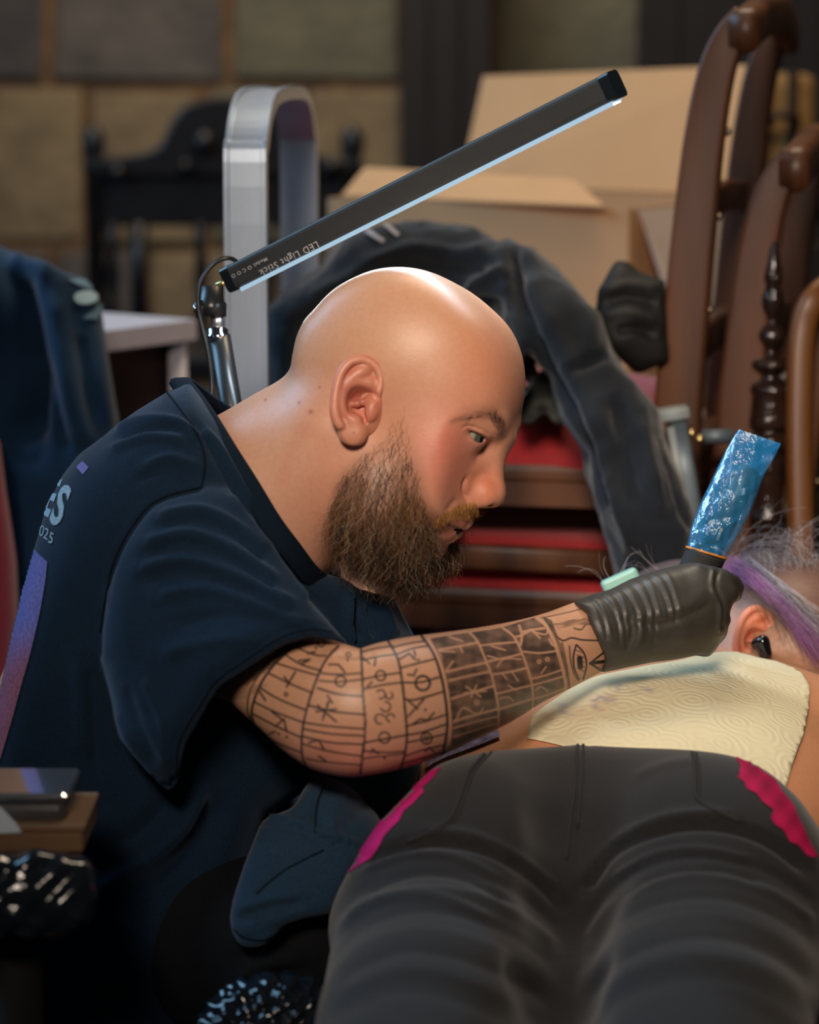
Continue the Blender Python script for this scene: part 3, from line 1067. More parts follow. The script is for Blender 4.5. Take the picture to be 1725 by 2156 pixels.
coat = tag(link('coat', mesh_np('coat', Vk, Fk), M_COAT), 'crumpled dark blue-black coat thrown over the stacked chairs', 'coat')
BK = bvh_of(Vk, Fk)
for q in ([(768, 492), (778, 486), (812, 508), (806, 514)], [(806, 478), (816, 474), (842, 496), (836, 502)]):
    decal('stripe', [q], BK, 0.003, mat('pale_stripe', srgb(150, 150, 156), rough=0.8, noise=0.2), coat, 8.0)
K2 = Field(P(1330, 640, 2.650), (-0.06, -0.07, -0.08), (0.06, 0.07, 0.06), 0.003)
K2.chain([P(1290, 620, 2.670), P(1370, 640, 2.680)], [0.040, 0.045], 0.02)
K2.chain([P(1310, 700, 2.650), P(1370, 740, 2.670)], [0.03, 0.035], 0.02)
K2.outline([(1248, 690), (1260, 612), (1298, 543), (1322, 545), (1345, 572), (1400, 590), (1410, 760), (1340, 790), (1290, 745)], 0.012)
Vk2, Fk2 = K2.mesh(1)
Vk2 = strokes(Vk2, vnormals(Vk2, Fk2), [([(1270, 640), (1320, 625), (1390, 640)], 9, -0.006), ([(1265, 615), (1320, 600), (1390, 610)], 9, 0.005), ([(1265, 670), (1320, 660), (1390, 680)], 9, 0.005), ([(1290, 700), (1340, 690), (1390, 710)], 10, -0.008)])
tag(link('hood', mesh_np('hood', Vk2, Fk2), mat('black_quilt', srgb(24, 24, 24), rough=0.7, noise=0.4, nscale=30, bump=0.3)), 'black folded hood lying between coat and chair stile', 'hood')
K3 = Field(P(1150, 790, 2.670), (-0.05, -0.07, -0.05), (0.05, 0.07, 0.05), 0.003)
r9 = np.random.default_rng(9)
for k in range(16):
    x, y = r9.uniform(1105, 1200), r9.uniform(700, 880)
    K3.cap(P(x, y, 2.665), P(x + r9.uniform(-30, 30), y + r9.uniform(-30, 30), 2.525), 0.012, 0.008, 0.006)
Vk3, Fk3 = K3.mesh(1)
tag(link('scarf', mesh_np('scarf', Vk3, Fk3), mat('camo_scarf', srgb(96, 96, 86), rough=0.85, noise=1.0, nscale=38, ramp2=srgb(18, 20, 22), bump=0.3)), 'mottled grey and black scarf bundled under the coat', 'scarf')
rg = empty('tape_roll', P(1145, 905, 2.680), 'black ring with an orange centre lying on the red seat', 'tape roll')
rc = P(1148, 903, 2.72)
rc[2] = b0[2] + 0.010
link('ring', lathe('ring', [(0.016, 0.0), (0.024, 0.0), (0.026, 0.004), (0.024, 0.012), (0.016, 0.012), (0.014, 0.006)], 24, True, Matrix.Translation(tuple(rc))), mat('black_tape', (0.012, 0.012, 0.012), rough=0.4, noise=0.2), rg)
link('core', lathe('core', [(0.001, 0.0), (0.0155, 0.0), (0.0155, 0.009), (0.001, 0.010)], 24, True, Matrix.Translation(tuple(rc))), mat('orange_card', srgb(214, 84, 24), rough=0.6, noise=0.2), rg)
# jacket over the red chair at the edge
M_JACK = mat('blue_jacket', srgb(24, 58, 88), rough=0.85, noise=0.5, nscale=12, ramp2=srgb(14, 32, 48), bump=0.3, bscale=400, sheen=0.2, spec=0.2)
Q = Field(P(90, 850, 2.8), (-0.16, -0.30, -0.16), (0.12, 0.22, 0.16), 0.0045)
Q.chain([P(-60, 620, 2.80), P(120, 640, 2.78), P(160, 800, 2.78), P(140, 1050, 2.80), P(60, 1350, 2.80)], [0.06, 0.055, 0.06, 0.07, 0.08], 0.04)
Q.chain([P(-100, 700, 2.82), P(-60, 1300, 2.82)], [0.09, 0.1], 0.04)
Q.outline([(-200, 470), (0, 500), (60, 540), (120, 570), (185, 588), (212, 640), (224, 720), (236, 800), (250, 880), (262, 1000), (250, 1400), (-200, 1500)], 0.02)
Vq, Fq = Q.mesh(1)
Vq = strokes(Vq, vnormals(Vq, Fq), [([(30, 540), (50, 660), (70, 800), (60, 950)], 26, -0.035), ([(110, 600), (130, 720), (150, 850), (190, 960)], 26, 0.012), ([(170, 700), (180, 800), (210, 900)], 14, -0.010), ([(100, 760), (120, 860), (140, 960)], 12, -0.010), ([(20, 520), (70, 560), (120, 590)], 14, 0.01)])
jk = tag(link('jacket', mesh_np('jacket', Vq, Fq), M_JACK), 'dark blue jacket with a pale emblem hanging over a red chair', 'jacket')
BQ = bvh_of(Vq, Fq)
M_EMB = mat('pale_emblem', srgb(190, 226, 242), rough=0.7, noise=0.2)
decal('emblem', [[(176 + 24 * math.cos(t), 628 + 14 * math.sin(t)) for t in np.linspace(0, 6.28, 18, endpoint=False)]], BQ, 0.004, M_EMB, jk, 10.0)
M_EMB2 = mat('dull_emblem', srgb(110, 148, 170), rough=0.7, noise=0.3)
decal('emblem', [[(140, 590), (175, 592), (203, 615), (212, 650), (200, 674), (172, 670), (196, 655), (202, 640), (188, 612), (160, 602)]], BQ, 0.003, M_EMB2, jk, 10.0)
rc_ = empty('upholstered_chair', az(P(-60, 1200, 2.62), 0), 'crimson upholstered chair under the jacket at the picture edge', 'chair')
R = Field(P(-60, 1200, 2.64), (-0.14, -0.20, -0.08), (0.12, 0.20, 0.08), 0.004)
R.cap(P(-90, 930, 2.66), P(-110, 1500, 2.66), 0.075, 0.075, 0.03)
R.outline([(-300, 850), (-40, 870), (0, 930), (14, 1040), (36, 1180), (44, 1300), (30, 1420), (0, 1540), (-300, 1540)], 0.015)
link('back_pad', mesh_np('back_pad', *R.mesh(1)), mat('crimson_cloth', srgb(150, 28, 58), rough=0.85, noise=0.3, nscale=80, sheen=0.3), rc_)
zz = P(-60, 1540, 2.64)[2]
xx = P(-110, 1500, 2.64)[0]
link('seat', box_me('seat', (0.34, 0.36, 0.07), 0.02, 3, None, (xx - 0.02, 2.55, zz - 0.03)), MATS['crimson_cloth'], rc_)
for sx in (-0.15, 0.12):
    for sy in (2.40, 2.70):
        link('leg', sweep('leg', [A3(xx + sx, sy, 0), A3(xx + sx, sy, zz / 2), A3(xx + sx, sy, zz - 0.06)], rrect(0.03, 0.03, 0.004)), M_WOOD, rc_)

# ------------------------------------------------------------------ clamp stand
M_GREYM = mat('grey_metal', srgb(92, 104, 112), rough=0.45, noise=0.2, nscale=30, metal=0.3)
M_GREYL = mat('grey_plate', srgb(150, 158, 158), rough=0.5, noise=0.2, nscale=30)
cs_ = empty('clamp_stand', az(P(1430, 1000, 2.585), 0), 'grey metal clamp stand with brass screws behind the tattoo machine', 'stand')
tA, tB = P(1384, 876, 2.580), P(1448, 866, 2.580)
link('top_plate', sweep('top_plate', [tA, (tA + tB) / 2, tB], rrect(0.030, 0.012, 0.003), up=A3(0, 0, 1)), M_GREYL, cs_)
link('upright', sweep('upright', [P(1424, 882, 2.585), P(1446, 1000, 2.585), P(1462, 1100, 2.585), az(P(1470, 1160, 2.585), 0.02)], rrect(0.018, 0.026, 0.004), up=CF), M_GREYM, cs_)
link('highlight_strip', sweep('highlight_strip', [P(1412, 900, 2.572), P(1428, 980, 2.572), P(1436, 1030, 2.572)], rrect(0.008, 0.006, 0.002), up=CF), M_GREYL, cs_)  # highlight down the upright, put in as a pale strip
link('rod', sweep('rod', [P(1478, 920, 2.600), P(1510, 919, 2.600), P(1545, 918, 2.600)], circ(0.0075, 14)), M_GREYM, cs_)
for x, y in ((1456, 911), (1473, 924)):
    link('screw', lathe('screw', [(0.0045, 0), (0.005, 0.004), (0.003, 0.008)], 12, True, Matrix.Translation(tuple(P(x, y, 2.590))) @ Matrix.Rotation(math.pi / 2, 4, 'X')), mat('brass', (0.75, 0.55, 0.25), rough=0.25, metal=1.0, noise=0.2), cs_)
link('base', lathe('base', [(0.12, 0), (0.12, 0.015), (0.02, 0.03)], 24, True, Matrix.Translation(tuple(az(P(1470, 1160, 2.585), 0)))), M_GREYM, cs_)
# ------------------------------------------------------------------ the tattooist: head and neck
M_SKIN = mat('man_skin', tint=True, rough=0.42, noise=0.22, nscale=260, ramp2=(0.80, 0.66, 0.60), bump=0.22, bscale=900, bdist=0.0006, sss=0.12, spec=0.5)
M_HAIR = mat('beard_hair', tint=True, rough=0.45, spec=0.4)
TH = math.radians(15)
OH = P(870, 880, 2.0)
HA = math.cos(TH) * CR - math.sin(TH) * CF
HS = -math.sin(TH) * CR - math.cos(TH) * CF
HB = np.array([HA, CU, HS])


def hp(px, py, s=0.0):
    """World point of a pixel on the head plane at side offset s (m, + towards the near ear)."""
    v = P(px, py, 1.0) - CAM
    t = ((OH - CAM) @ HS + s) / (v @ HS)
    return CAM + v * t


def hl(px, py, s=0.0):
    return HB @ (hp(px, py, s) - OH)


def both(fn, px, py, s, *a, **kw):
    q = hl(px, py, s)
    fn(q @ HB + OH, *a, **kw)
    q = q * np.array([1, 1, -1])
    fn(q @ HB + OH, *a, **kw)


def mir(w):
    q = HB @ (w - OH)
    return (q * np.array([1, 1, -1])) @ HB + OH


_t = math.radians(25)
RT = np.array([[math.cos(_t), -math.sin(_t), 0], [math.sin(_t), math.cos(_t), 0], [0, 0, 1]])

H = Field(OH, (-0.185, -0.150, -0.125), (0.105, 0.135, 0.125), 0.0014, HB)
# skull, face, jaw
_t8 = math.radians(10)
R8 = np.array([[math.cos(_t8), -math.sin(_t8), 0], [math.sin(_t8), math.cos(_t8), 0], [0, 0, 1]])
H.ell(hp(858, 765), (0.102, 0.090, 0.0765), 0.02, R=R8)
H.ell(hp(922, 960), (0.050, 0.090, 0.060), 0.03, R=RT)
both(H.ell, 945, 956, 0.038, (0.022, 0.022, 0.014), 0.022, R=RT)
H.ell(hp(940, 1005), (0.036, 0.062, 0.040), 0.02, R=RT)
both(H.ell, 880, 1010, 0.036, (0.034, 0.048, 0.026), 0.03, R=RT)
for sg in (1, -1):
    a, b, c = hp(770, 1010, 0.050), hp(780, 1085, 0.046), hp(893, 1178, 0.010)
    if sg < 0:
        a, b, c = mir(a), mir(b), mir(c)
    H.cap(a, b, 0.020, 0.019, 0.03)
    H.cap(b, c, 0.018, 0.019, 0.03)
H.ell(hp(885, 1165), (0.026, 0.024, 0.024), 0.02)
H.ell(hp(950, 1090), (0.026, 0.040, 0.034), 0.02, R=RT)
head_poly = [(627, 757), (634, 732), (640, 711), (652, 687), (664, 669), (684, 651), (719, 614), (752, 592), (797, 571), (840, 563), (882, 565),
             (917, 575), (953, 593), (988, 614), (1023, 642), (1055, 671), (1077, 700), (1094, 737), (1102, 769), (1106, 804), (1105, 840),
             (1099, 872), (1088, 903), (1076, 928), (1064, 947), (1052, 975), (1036, 1010), (1018, 1040), (1003, 1056), (1000, 1070), (993, 1085),
             (986, 1094), (986, 1101), (978, 1108), (966, 1109), (953, 1110), (950, 1116), (954, 1126), (951, 1135), (941, 1141), (936, 1150),
             (930, 1165), (921, 1179), (906, 1193), (886, 1204), (865, 1206), (830, 1196), (790, 1172), (740, 1125), (690, 1080), (650, 990), (625, 880)]
head_poly = list(smooth_pts(head_poly[:26], 4)) + head_poly[26:]
hp2 = np.array([hl(x, y)[:2] for x, y in head_poly])
_HT = Table(hp2, 0.0008, 0.03)
H.op(lambda x, y, z: _HT(*np.broadcast_arrays(x, y)) + 0 * z, H.lo, H.lo + H.n * H.h, 0.024, 'and')
# neck
H.chain([hp(770, 905), hp(640, 990), hp(540, 1066), hp(470, 1120), hp(400, 1180)], [0.060, 0.066, 0.071, 0.078, 0.09], 0.022)
H.cap(hp(690, 900, 0.045), hp(600, 1130, 0.020), 0.018, 0.020, 0.035)      # neck muscle
# brow ridge and eye sockets
both(H.ell, 1023, 921, 0.046, (0.0205, 0.0115, 0.0145), 0.016, 'sub', R=RT)
both(H.ell, 1027, 931, 0.029, (0.012, 0.009, 0.012), 0.012, 'sub', R=RT)
both(H.ell, 1022, 1002, 0.044, (0.013, 0.024, 0.0125), 0.030, 'sub', R=RT)
for sg in (1, -1):
    q = [hp(1052, 914, 0.009), hp(1031, 893, 0.023), hp(991, 887, 0.037), hp(957, 896, 0.046)]
    if sg < 0:
        q = [mir(a) for a in q]
    H.chain(q, [0.0048, 0.0055, 0.0060, 0.005], 0.016)
# nose
nose_poly = [(1072, 928), (1064, 949), (1060.5, 970), (1060, 990), (1061, 1006), (1063, 1026), (1061, 1044), (1054, 1055), (1041, 1062), (1023, 1060),
             (1004, 1057), (975, 1050), (975, 1010), (1005, 970), (1030, 930)]
_NT = Table(np.array([hl(x, y)[:2] for x, y in nose_poly]), 0.0006, 0.02)
n0, n1 = hl(1068, 940)[1], hl(1058, 1050)[1]


def nose_fn(x, y, z):
    t = np.clip((n0 - y) / (n0 - n1), 0, 1)
    w = 0.0078 + 0.0048 * t ** 1.6
    # the bridge narrows towards the front
    return smax(_NT(*np.broadcast_arrays(x, y)) + 0 * z, np.abs(z) - w + 0 * x, 0.010)


q = hl(1020, 1000)
H.op(nose_fn, q - 0.06, q + 0.06, 0.012, 'add')
H.ell(hp(1034, 1041), (0.0098, 0.0100, 0.0125), 0.006)
both(H.ell, 1003, 1036, 0.0125, (0.0135, 0.0115, 0.0070), 0.006, R=RT)
both(H.ell, 1019, 1050, 0.0080, (0.0075, 0.0050, 0.0042), 0.003, 'sub', R=RT)
# crease behind the nostril wing

# lips
for sg in (1, -1):
    f = (lambda w: w) if sg > 0 else mir
    H.chain([f(hp(978, 1100, 0.0)), f(hp(966, 1097, 0.012)), f(hp(944, 1098, 0.024))], [0.0050, 0.0048, 0.0030], 0.004)
    H.chain([f(hp(945, 1124, 0.0)), f(hp(942, 1118, 0.012)), f(hp(939, 1104, 0.023))], [0.0060, 0.0055, 0.0035], 0.005)
    H.chain([f(hp(962, 1110, 0.0)), f(hp(953, 1108, 0.013)), f(hp(942, 1101, 0.0245))], [0.0042, 0.0032, 0.0014], 0.002, 'sub')
# eyelids around the eyeballs
EYE_S = 0.0320
eye_c = hp(987, 917, EYE_S)
eye_c2 = mir(eye_c)
for c in (eye_c, eye_c2):
    H.ell(c, (0.0138, 0.0138, 0.0138), 0.006)
# fold above the upper lid, bag below
for sg in (1, -1):
    f = (lambda w: w) if sg > 0 else mir
    H.chain([f(hp(982, 951, 0.0435)), f(hp(998, 958, 0.040)), f(hp(1016, 955, 0.034))], [0.0010] * 3, 0.006, 'sub')
open_poly = [(984, 906), (993, 908), (1005, 913), (1017, 919), (1028, 927), (1020, 930), (1009, 932), (1000, 928), (992, 919)]
_OT = Table(open_poly, 0.5, 15)


def open_fn(c, flip):
    cc = HB @ (c - OH)

    def fn(x, y, z):
        x, y, z = np.broadcast_arrays(x, y, z)
        zz = -z if flip else z
        w = np.stack([x.ravel(), y.ravel(), zz.ravel()], 1) @ HB + OH
        u, v, d = proj(w)
        dd = (_OT(u, v) * d / FPX).reshape(x.shape)
        rr = np.sqrt((x - cc[0]) ** 2 + (y - cc[1]) ** 2 + (z - cc[2]) ** 2) - 0.0175
        side = (cc[2] - z) if not flip else (z - cc[2])
        return np.maximum(np.maximum(dd, rr), side + 0.0)
    return fn, cc


for c, fl in ((eye_c, False), (eye_c2, True)):
    fn, cc = open_fn(c, fl)
    H.op(fn, cc - 0.02, cc + 0.02, 0.0015, 'sub')
Vh, Fh = H.mesh(1)
_q = (Vh - OH) @ HB.T
_q[:, 2] = np.abs(_q[:, 2])
_u, _v, _ = proj(_q @ HB + OH)
_m = np.exp(-(((_u - 968) / 36) ** 2 + ((_v - 990) / 52) ** 2)) * (_q[:, 2] > 0.018) + 0.8 * np.exp(-(((_u - 962) / 18) ** 2 + ((_v - 925) / 26) ** 2))
_m *= sstep(14, 24, np.hypot(_u - 1004, _v - 918)) * sstep(0, 10, 985 - _u + 0.0 * _v + 22 * (_v < 990))
_m[_m < 0.03] = 0
_f = Fh[(_m[Fh] > 0).any(1)]
_id = np.unique(_f)
_mp = np.zeros(len(Vh), dtype=np.int64)
_mp[_id] = np.arange(len(_id))
_sv, _sf, _sm = Vh[_id], _mp[_f], np.clip(_m[_id], 0, 1)
for _ in range(260):
    _sv = _sv + (_sm * 0.85)[:, None] * (laplace(_sv, _sf, 1.0) - _sv)
Vh[_id] = _sv
Vh = strokes(Vh, vnormals(Vh, Fh), [([(973, 902), (986, 897), (1004, 901), (1020, 908), (1032, 916)], 2.4, -0.0011), ([(972, 907), (986, 902), (1004, 906), (1020, 913)], 2.4, 0.0004),
                                    ([(984, 1004), (978, 1016), (976, 1030), (979, 1042), (986, 1049)], 3.6, -0.0022), ([(990, 1014), (986, 1028), (989, 1042)], 6, 0.0008),
                                    ([(966, 1048), (950, 1064), (938, 1082)], 6, -0.0010)])


# ---- ear, modelled on a finer grid and joined to the head
def ear_s(px):
    return 0.0745 + 0.000150 * (800 - px)


def ep(px, py, ds=0.0):
    return hp(px, py, ear_s(px) + ds)


qe = HB @ (ep(752, 842) - OH)
E = Field(OH, qe - np.array([0.029, 0.042, 0.022]), qe + np.array([0.029, 0.042, 0.020]), 0.0006, HB)
ear_out = [(806, 800), (804, 786), (797, 772), (784, 759.5), (767, 751.5), (751, 752), (735, 758), (723, 768), (713, 784), (705, 809), (700, 837), (699, 862),
           (702, 881), (710, 898), (721, 916), (730, 926), (741, 932), (752, 931), (759, 924), (764, 910), (770, 885), (786, 870), (796, 845), (802, 820)]
eo = np.array([(HB @ (ep(x, y) - OH))[:2] for x, y in ear_out])
_ET = Table(eo, 0.0005, 0.01)
q1, q2 = HB @ (ep(700, 842) - OH), HB @ (ep(800, 842) - OH)
sl = (q1[2] - q2[2]) / (q1[0] - q2[0])
E.op(lambda x, y, z: smax(_ET(*np.broadcast_arrays(x, y)) + 0 * z, np.abs(z - (q2[2] + sl * (x - q2[0]) - 0.0050)) - 0.0028, 0.003), E.lo, E.lo + E.n * E.h, 0.002, 'add')
E.ell(ep(775, 850, -0.013), (0.013, 0.024, 0.011), 0.008)                       # base on the skull
hx = smooth_pts([(786, 846), (797, 825), (802, 803), (800, 787), (793, 773), (781, 763), (766, 757), (752, 757.5), (738, 763), (727, 773), (717.5, 788), (710.5, 811), (706, 838), (705, 862), (708, 880), (716, 896)], 3)
E.chain([ep(x, y, -0.0008) for x, y in hx], list(np.interp(np.linspace(0, 1, len(hx)), [0, 0.25, 0.6, 0.85, 1], [0.0024, 0.0030, 0.0031, 0.0036, 0.0032])), 0.0018)
E.chain([ep(x, y, -0.0036) for x, y in smooth_pts([(741, 876), (728, 862), (722, 842), (726, 818), (738, 800), (756, 786), (768, 780)], 3)], [0.0040] * 19, 0.004)
E.chain([ep(x, y, -0.0040) for x, y in smooth_pts([(735, 808), (752, 806), (772, 806), (786, 808)], 3)], [0.0034] * 10, 0.004)
E.ell(ep(757, 850, 0.003), (0.0098, 0.0130, 0.0125), 0.0028, 'sub')
E.ell(ep(769, 836, 0.002), (0.0105, 0.0058, 0.0110), 0.0025, 'sub')
E.ell(ep(764, 880, 0.001), (0.0030, 0.0065, 0.0080), 0.0025, 'sub')
E.chain([ep(x, y, -0.0052) for x, y in [(792, 836), (776, 842), (752, 850), (740, 851)]], [0.0030, 0.0028, 0.0022, 0.0012], 0.003)
E.ell(ep(781, 864, -0.002), (0.0045, 0.0072, 0.0042), 0.004)
E.ell(ep(746, 884, -0.0030), (0.0050, 0.0045, 0.0040), 0.004)
E.ell(ep(738, 908, -0.0036), (0.0098, 0.0105, 0.0044), 0.005)
E.ell(ep(754, 915, -0.006), (0.0060, 0.0075, 0.0050), 0.005)
Ve, Fe = E.mesh(1)

# ---- colours
SK = np.array(srgb(208, 152, 124))


def skin_cols(V, ear=False):
    q = (V - OH) @ HB.T
    qm = q.copy()
    qm[:, 2] = np.abs(qm[:, 2])
    u, v, d = proj(qm @ HB + OH)
    c = np.tile(SK, (len(V), 1))
    g = lambda x, y, r: np.exp(-(((u - x) ** 2 + (v - y) ** 2) / (r * r)))
    c = mixc(c, srgb(200, 158, 118), 0.45 * sstep(860, 720, v))          # scalp, a little yellow
    c = mixc(c, srgb(206, 116, 84), 0.42 * g(1040, 760, 110))             # ruddy forehead
    c = mixc(c, srgb(206, 110, 94), 0.60 * g(935, 930, 60))               # cheek
    c = mixc(c, srgb(205, 116, 100), 0.50 * g(945, 1000, 75))
    c = mixc(c, srgb(208, 112, 76), 0.55 * g(1030, 1025, 38))             # nose
    c = mixc(c, srgb(150, 100, 92), 0.50 * g(1022, 938, 20))              # eye corner
    c = mixc(c, srgb(170, 118, 108), 0.35 * g(1000, 935, 22))
    c = mixc(c, srgb(208, 168, 142), 0.5 * sstep(700, 600, u) * sstep(740, 800, v))
    c = mixc(c, srgb(196, 122, 100), 0.22 * g(640, 1060, 90))
    # lash line and lid shadow
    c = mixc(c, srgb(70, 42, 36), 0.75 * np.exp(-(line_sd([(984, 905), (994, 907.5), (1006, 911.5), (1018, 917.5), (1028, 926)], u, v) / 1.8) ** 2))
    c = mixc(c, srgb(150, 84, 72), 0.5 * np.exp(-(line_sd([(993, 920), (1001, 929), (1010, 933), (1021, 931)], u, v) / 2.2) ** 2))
    # lips
    lip = np.array([(940, 1096), (950, 1090), (968, 1091), (990, 1096), (988, 1106), (976, 1111), (960, 1108), (952, 1112), (958, 1126), (953, 1138), (938, 1138), (932, 1112)])
    dl = poly_sd(lip, u, v)
    mid = np.exp(-(q[:, 2] / 0.03) ** 4)
    c = mixc(c, srgb(178, 96, 96), 0.85 * sstep(3, -4, dl) * mid)
    c = mixc(c, srgb(60, 20, 20), 0.9 * np.exp(-(line_sd([(964, 1111), (950, 1108), (941, 1101)], u, v) / 4.0) ** 2))
    # brows and the shade of hair roots in beard area
    br = line_sd(smooth_pts([(951, 889), (973, 880), (1000, 875), (1026, 873), (1041, 877), (1052, 888), (1057, 902), (1055, 916)], 5), u, v)
    bw = np.interp(u, [950, 1000, 1035, 1060], [6, 8, 12, 13])
    c = mixc(c, srgb(84, 58, 50), np.interp(u, [950, 1020, 1045], [0.35, 0.42, 0.80]) * np.exp(-(br / bw) ** 2))
    bd = poly_sd(BEARD, u, v)
    c = mixc(c, srgb(104, 76, 58), 0.62 * sstep(14, -22, bd) * sstep(880, 1060, v))
    for x, y, r in ((630, 848, 3.5), (654.5, 867, 4.5), (673, 816, 2.4), (559, 842, 3)):
        c = mixc(c, srgb(150, 66, 56), 0.8 * g(x, y, r))
    c = mixc(c, srgb(196, 118, 92), 0.25 * np.exp(-(line_sd([(640, 900), (600, 975), (590, 1010)], u, v) / 16) ** 2))
    return c


BEARD = smooth_pts([(832, 846), (850, 838), (868, 850), (867, 895), (879, 946), (893, 992), (899, 1034), (915, 1075), (930, 1100), (925, 1125), (938, 1142), (934, 1170), (918, 1190), (890, 1206),
                    (850, 1214), (800, 1212), (738, 1185), (702, 1140), (692, 1072), (712, 1010), (735, 975), (762, 945), (790, 930), (812, 905)], 3, True)
Ch = skin_cols(Vh)
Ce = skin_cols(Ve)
ue, ve, de = proj(Ve)
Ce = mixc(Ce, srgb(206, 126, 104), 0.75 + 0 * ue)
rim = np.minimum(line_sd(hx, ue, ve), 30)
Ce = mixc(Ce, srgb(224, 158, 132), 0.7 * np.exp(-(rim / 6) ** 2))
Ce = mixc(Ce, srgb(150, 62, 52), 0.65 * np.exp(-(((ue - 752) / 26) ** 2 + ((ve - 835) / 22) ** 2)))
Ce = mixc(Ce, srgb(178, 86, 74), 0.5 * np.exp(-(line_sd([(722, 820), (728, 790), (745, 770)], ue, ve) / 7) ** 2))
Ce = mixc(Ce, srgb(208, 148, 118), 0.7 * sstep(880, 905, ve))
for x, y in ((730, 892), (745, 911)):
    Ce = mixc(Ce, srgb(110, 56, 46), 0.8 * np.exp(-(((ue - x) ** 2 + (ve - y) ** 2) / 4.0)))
# ------------------------------------------------------------------ the tattooist: tattooed arm
ARM = [  # top x, top y, bottom x, bottom y, depth, thickness ratio
    (520, 1160, 300, 1400, 1.985, 0.80), (590, 1262, 380, 1440, 1.945, 0.82), (650, 1330, 455, 1456, 1.910, 0.85), (690, 1347, 512, 1505, 1.880, 0.86), (722, 1355, 580, 1566, 1.858, 0.86),
    (744, 1361, 648, 1614, 1.842, 0.86), (757, 1364, 706, 1632, 1.835, 0.86), (778, 1360, 765, 1632, 1.836, 0.86), (812, 1351, 832, 1620, 1.846, 0.86),
    (860, 1341, 902, 1599, 1.866, 0.88), (930, 1332, 976, 1566, 1.898, 0.88), (1010, 1321, 1054, 1529, 1.935, 0.86), (1090, 1306, 1130, 1483, 1.972, 0.84),
    (1150, 1290, 1200, 1449, 2.002, 0.82), (1202, 1271, 1258, 1419, 2.028, 0.80), (1260, 1252, 1310, 1400, 2.050, 0.80), (1300, 1240, 1350, 1392, 2.065, 0.80)]
NU, NV = 620, 420
arm_c = smooth_pts(ARM, 40)
arm_t = np.linspace(0, len(arm_c) - 1, NU)
arm_c = np.stack([np.interp(arm_t, np.arange(len(arm_c)), arm_c[:, k]) for k in range(6)], 1)
tp = np.array([P(r[0], r[1], r[4]) for r in arm_c])
bt = np.array([P(r[2], r[3], r[4]) for r in arm_c])
mid = (tp + bt) / 2
e1 = (tp - bt) / 2
tn = np.gradient(mid, axis=0)
tn /= np.linalg.norm(tn, axis=1, keepdims=True)
hgt = np.linalg.norm(e1, axis=1)
e2 = np.cross(tn, e1 / hgt[:, None])
e2 /= np.linalg.norm(e2, axis=1, keepdims=True)
e2 *= (hgt * arm_c[:, 5])[:, None]
ang = np.linspace(0, 2 * math.pi, NV, endpoint=False)
ca, sa = np.cos(ang), np.sin(ang)
Va = (mid[:, None, :] + ca[None, :, None] * e1[:, None, :] + sa[None, :, None] * e2[:, None, :]).reshape(-1, 3)
ii = np.arange(NU - 1)[:, None] * NV
jj = np.arange(NV)[None, :]
j2 = (jj + 1) % NV
Fa = np.stack([ii + jj, ii + j2, ii + NV + j2, ii + NV + jj], -1).reshape(-1, 4)
Na = vnormals(Va, Fa)
if ((Va - np.repeat(mid, NV, 0)) * Na).sum() < 0:
    Fa = Fa[:, ::-1]
    Na = -Na
# muscle relief and the fold at the crook of the elbow
Va = strokes(Va, Na, [([(700, 1372), (748, 1376), (775, 1372)], 10, -0.003), ([(840, 1400), (930, 1390), (1040, 1370)], 40, 0.002),
                      ([(690, 1590), (735, 1605), (790, 1598)], 30, 0.0025), ([(560, 1440), (640, 1520), (700, 1560)], 45, -0.002),
                      ([(930, 1480), (1050, 1430), (1180, 1370)], 30, -0.0012)])
ua, va, da = proj(Va)

# ---- tattoo, drawn as ink on the arm
INK = np.array(srgb(36, 38, 42))
INK2 = np.array(srgb(70, 72, 72))
ink = np.zeros(len(Va))


def T2(pts, ox=400.0, oy=1180.0, sc=1.9167):
    return [(ox + x / sc, oy + y / sc) for x, y in pts]


def T4(pts):
    return T2(pts, 850.0, 1230.0, 3.45)


def line(pts, w, amp=1.0, sm=True):
    p = smooth_pts(pts, 4) if sm and len(pts) > 2 else np.asarray(pts, dtype=float)
    m = (ua > p[:, 0].min() - 12) & (ua < p[:, 0].max() + 12) & (va > p[:, 1].min() - 12) & (va < p[:, 1].max() + 12)
    if m.any():
        d = line_sd(p, ua[m], va[m])
        ink[m] = np.maximum(ink[m], amp * sstep(w + 1.5, w - 0.5, d))


def erase(pts, w, amp=1.0, sm=True):
    p = smooth_pts(pts, 4) if sm and len(pts) > 2 else np.asarray(pts, dtype=float)
    m = (ua > p[:, 0].min() - 12) & (ua < p[:, 0].max() + 12) & (va > p[:, 1].min() - 12) & (va < p[:, 1].max() + 12)
    if m.any():
        d = line_sd(p, ua[m], va[m])
        ink[m] = ink[m] * (1 - amp * sstep(w + 1.1, w - 0.9, d))


def ring(c, r, w, T=T2, ry=None):
    a = np.linspace(0, 2 * math.pi, 21)
    line(T([(c[0] + r * math.cos(t), c[1] + (ry or r) * math.sin(t)) for t in a]), w, sm=False)


def wash(poly, amp, seed, grain=0.35):
    """Mottled shading inside a polygon."""
    m = (poly_sd(poly, ua, va) < 0)
    x, y = ua[m], va[m]
    r = np.random.default_rng(seed)
    n = np.zeros(m.sum())
    for f in (0.05, 0.09, 0.16, 0.3):
        for _ in range(3):
            a, ph = r.uniform(0, 6.3), r.uniform(0, 6.3)
            n += np.sin((x * math.cos(a) + y * math.sin(a)) * f + ph) / 6
    ink[m] = np.maximum(ink[m], np.clip(amp + grain * n, 0.12, 0.92))


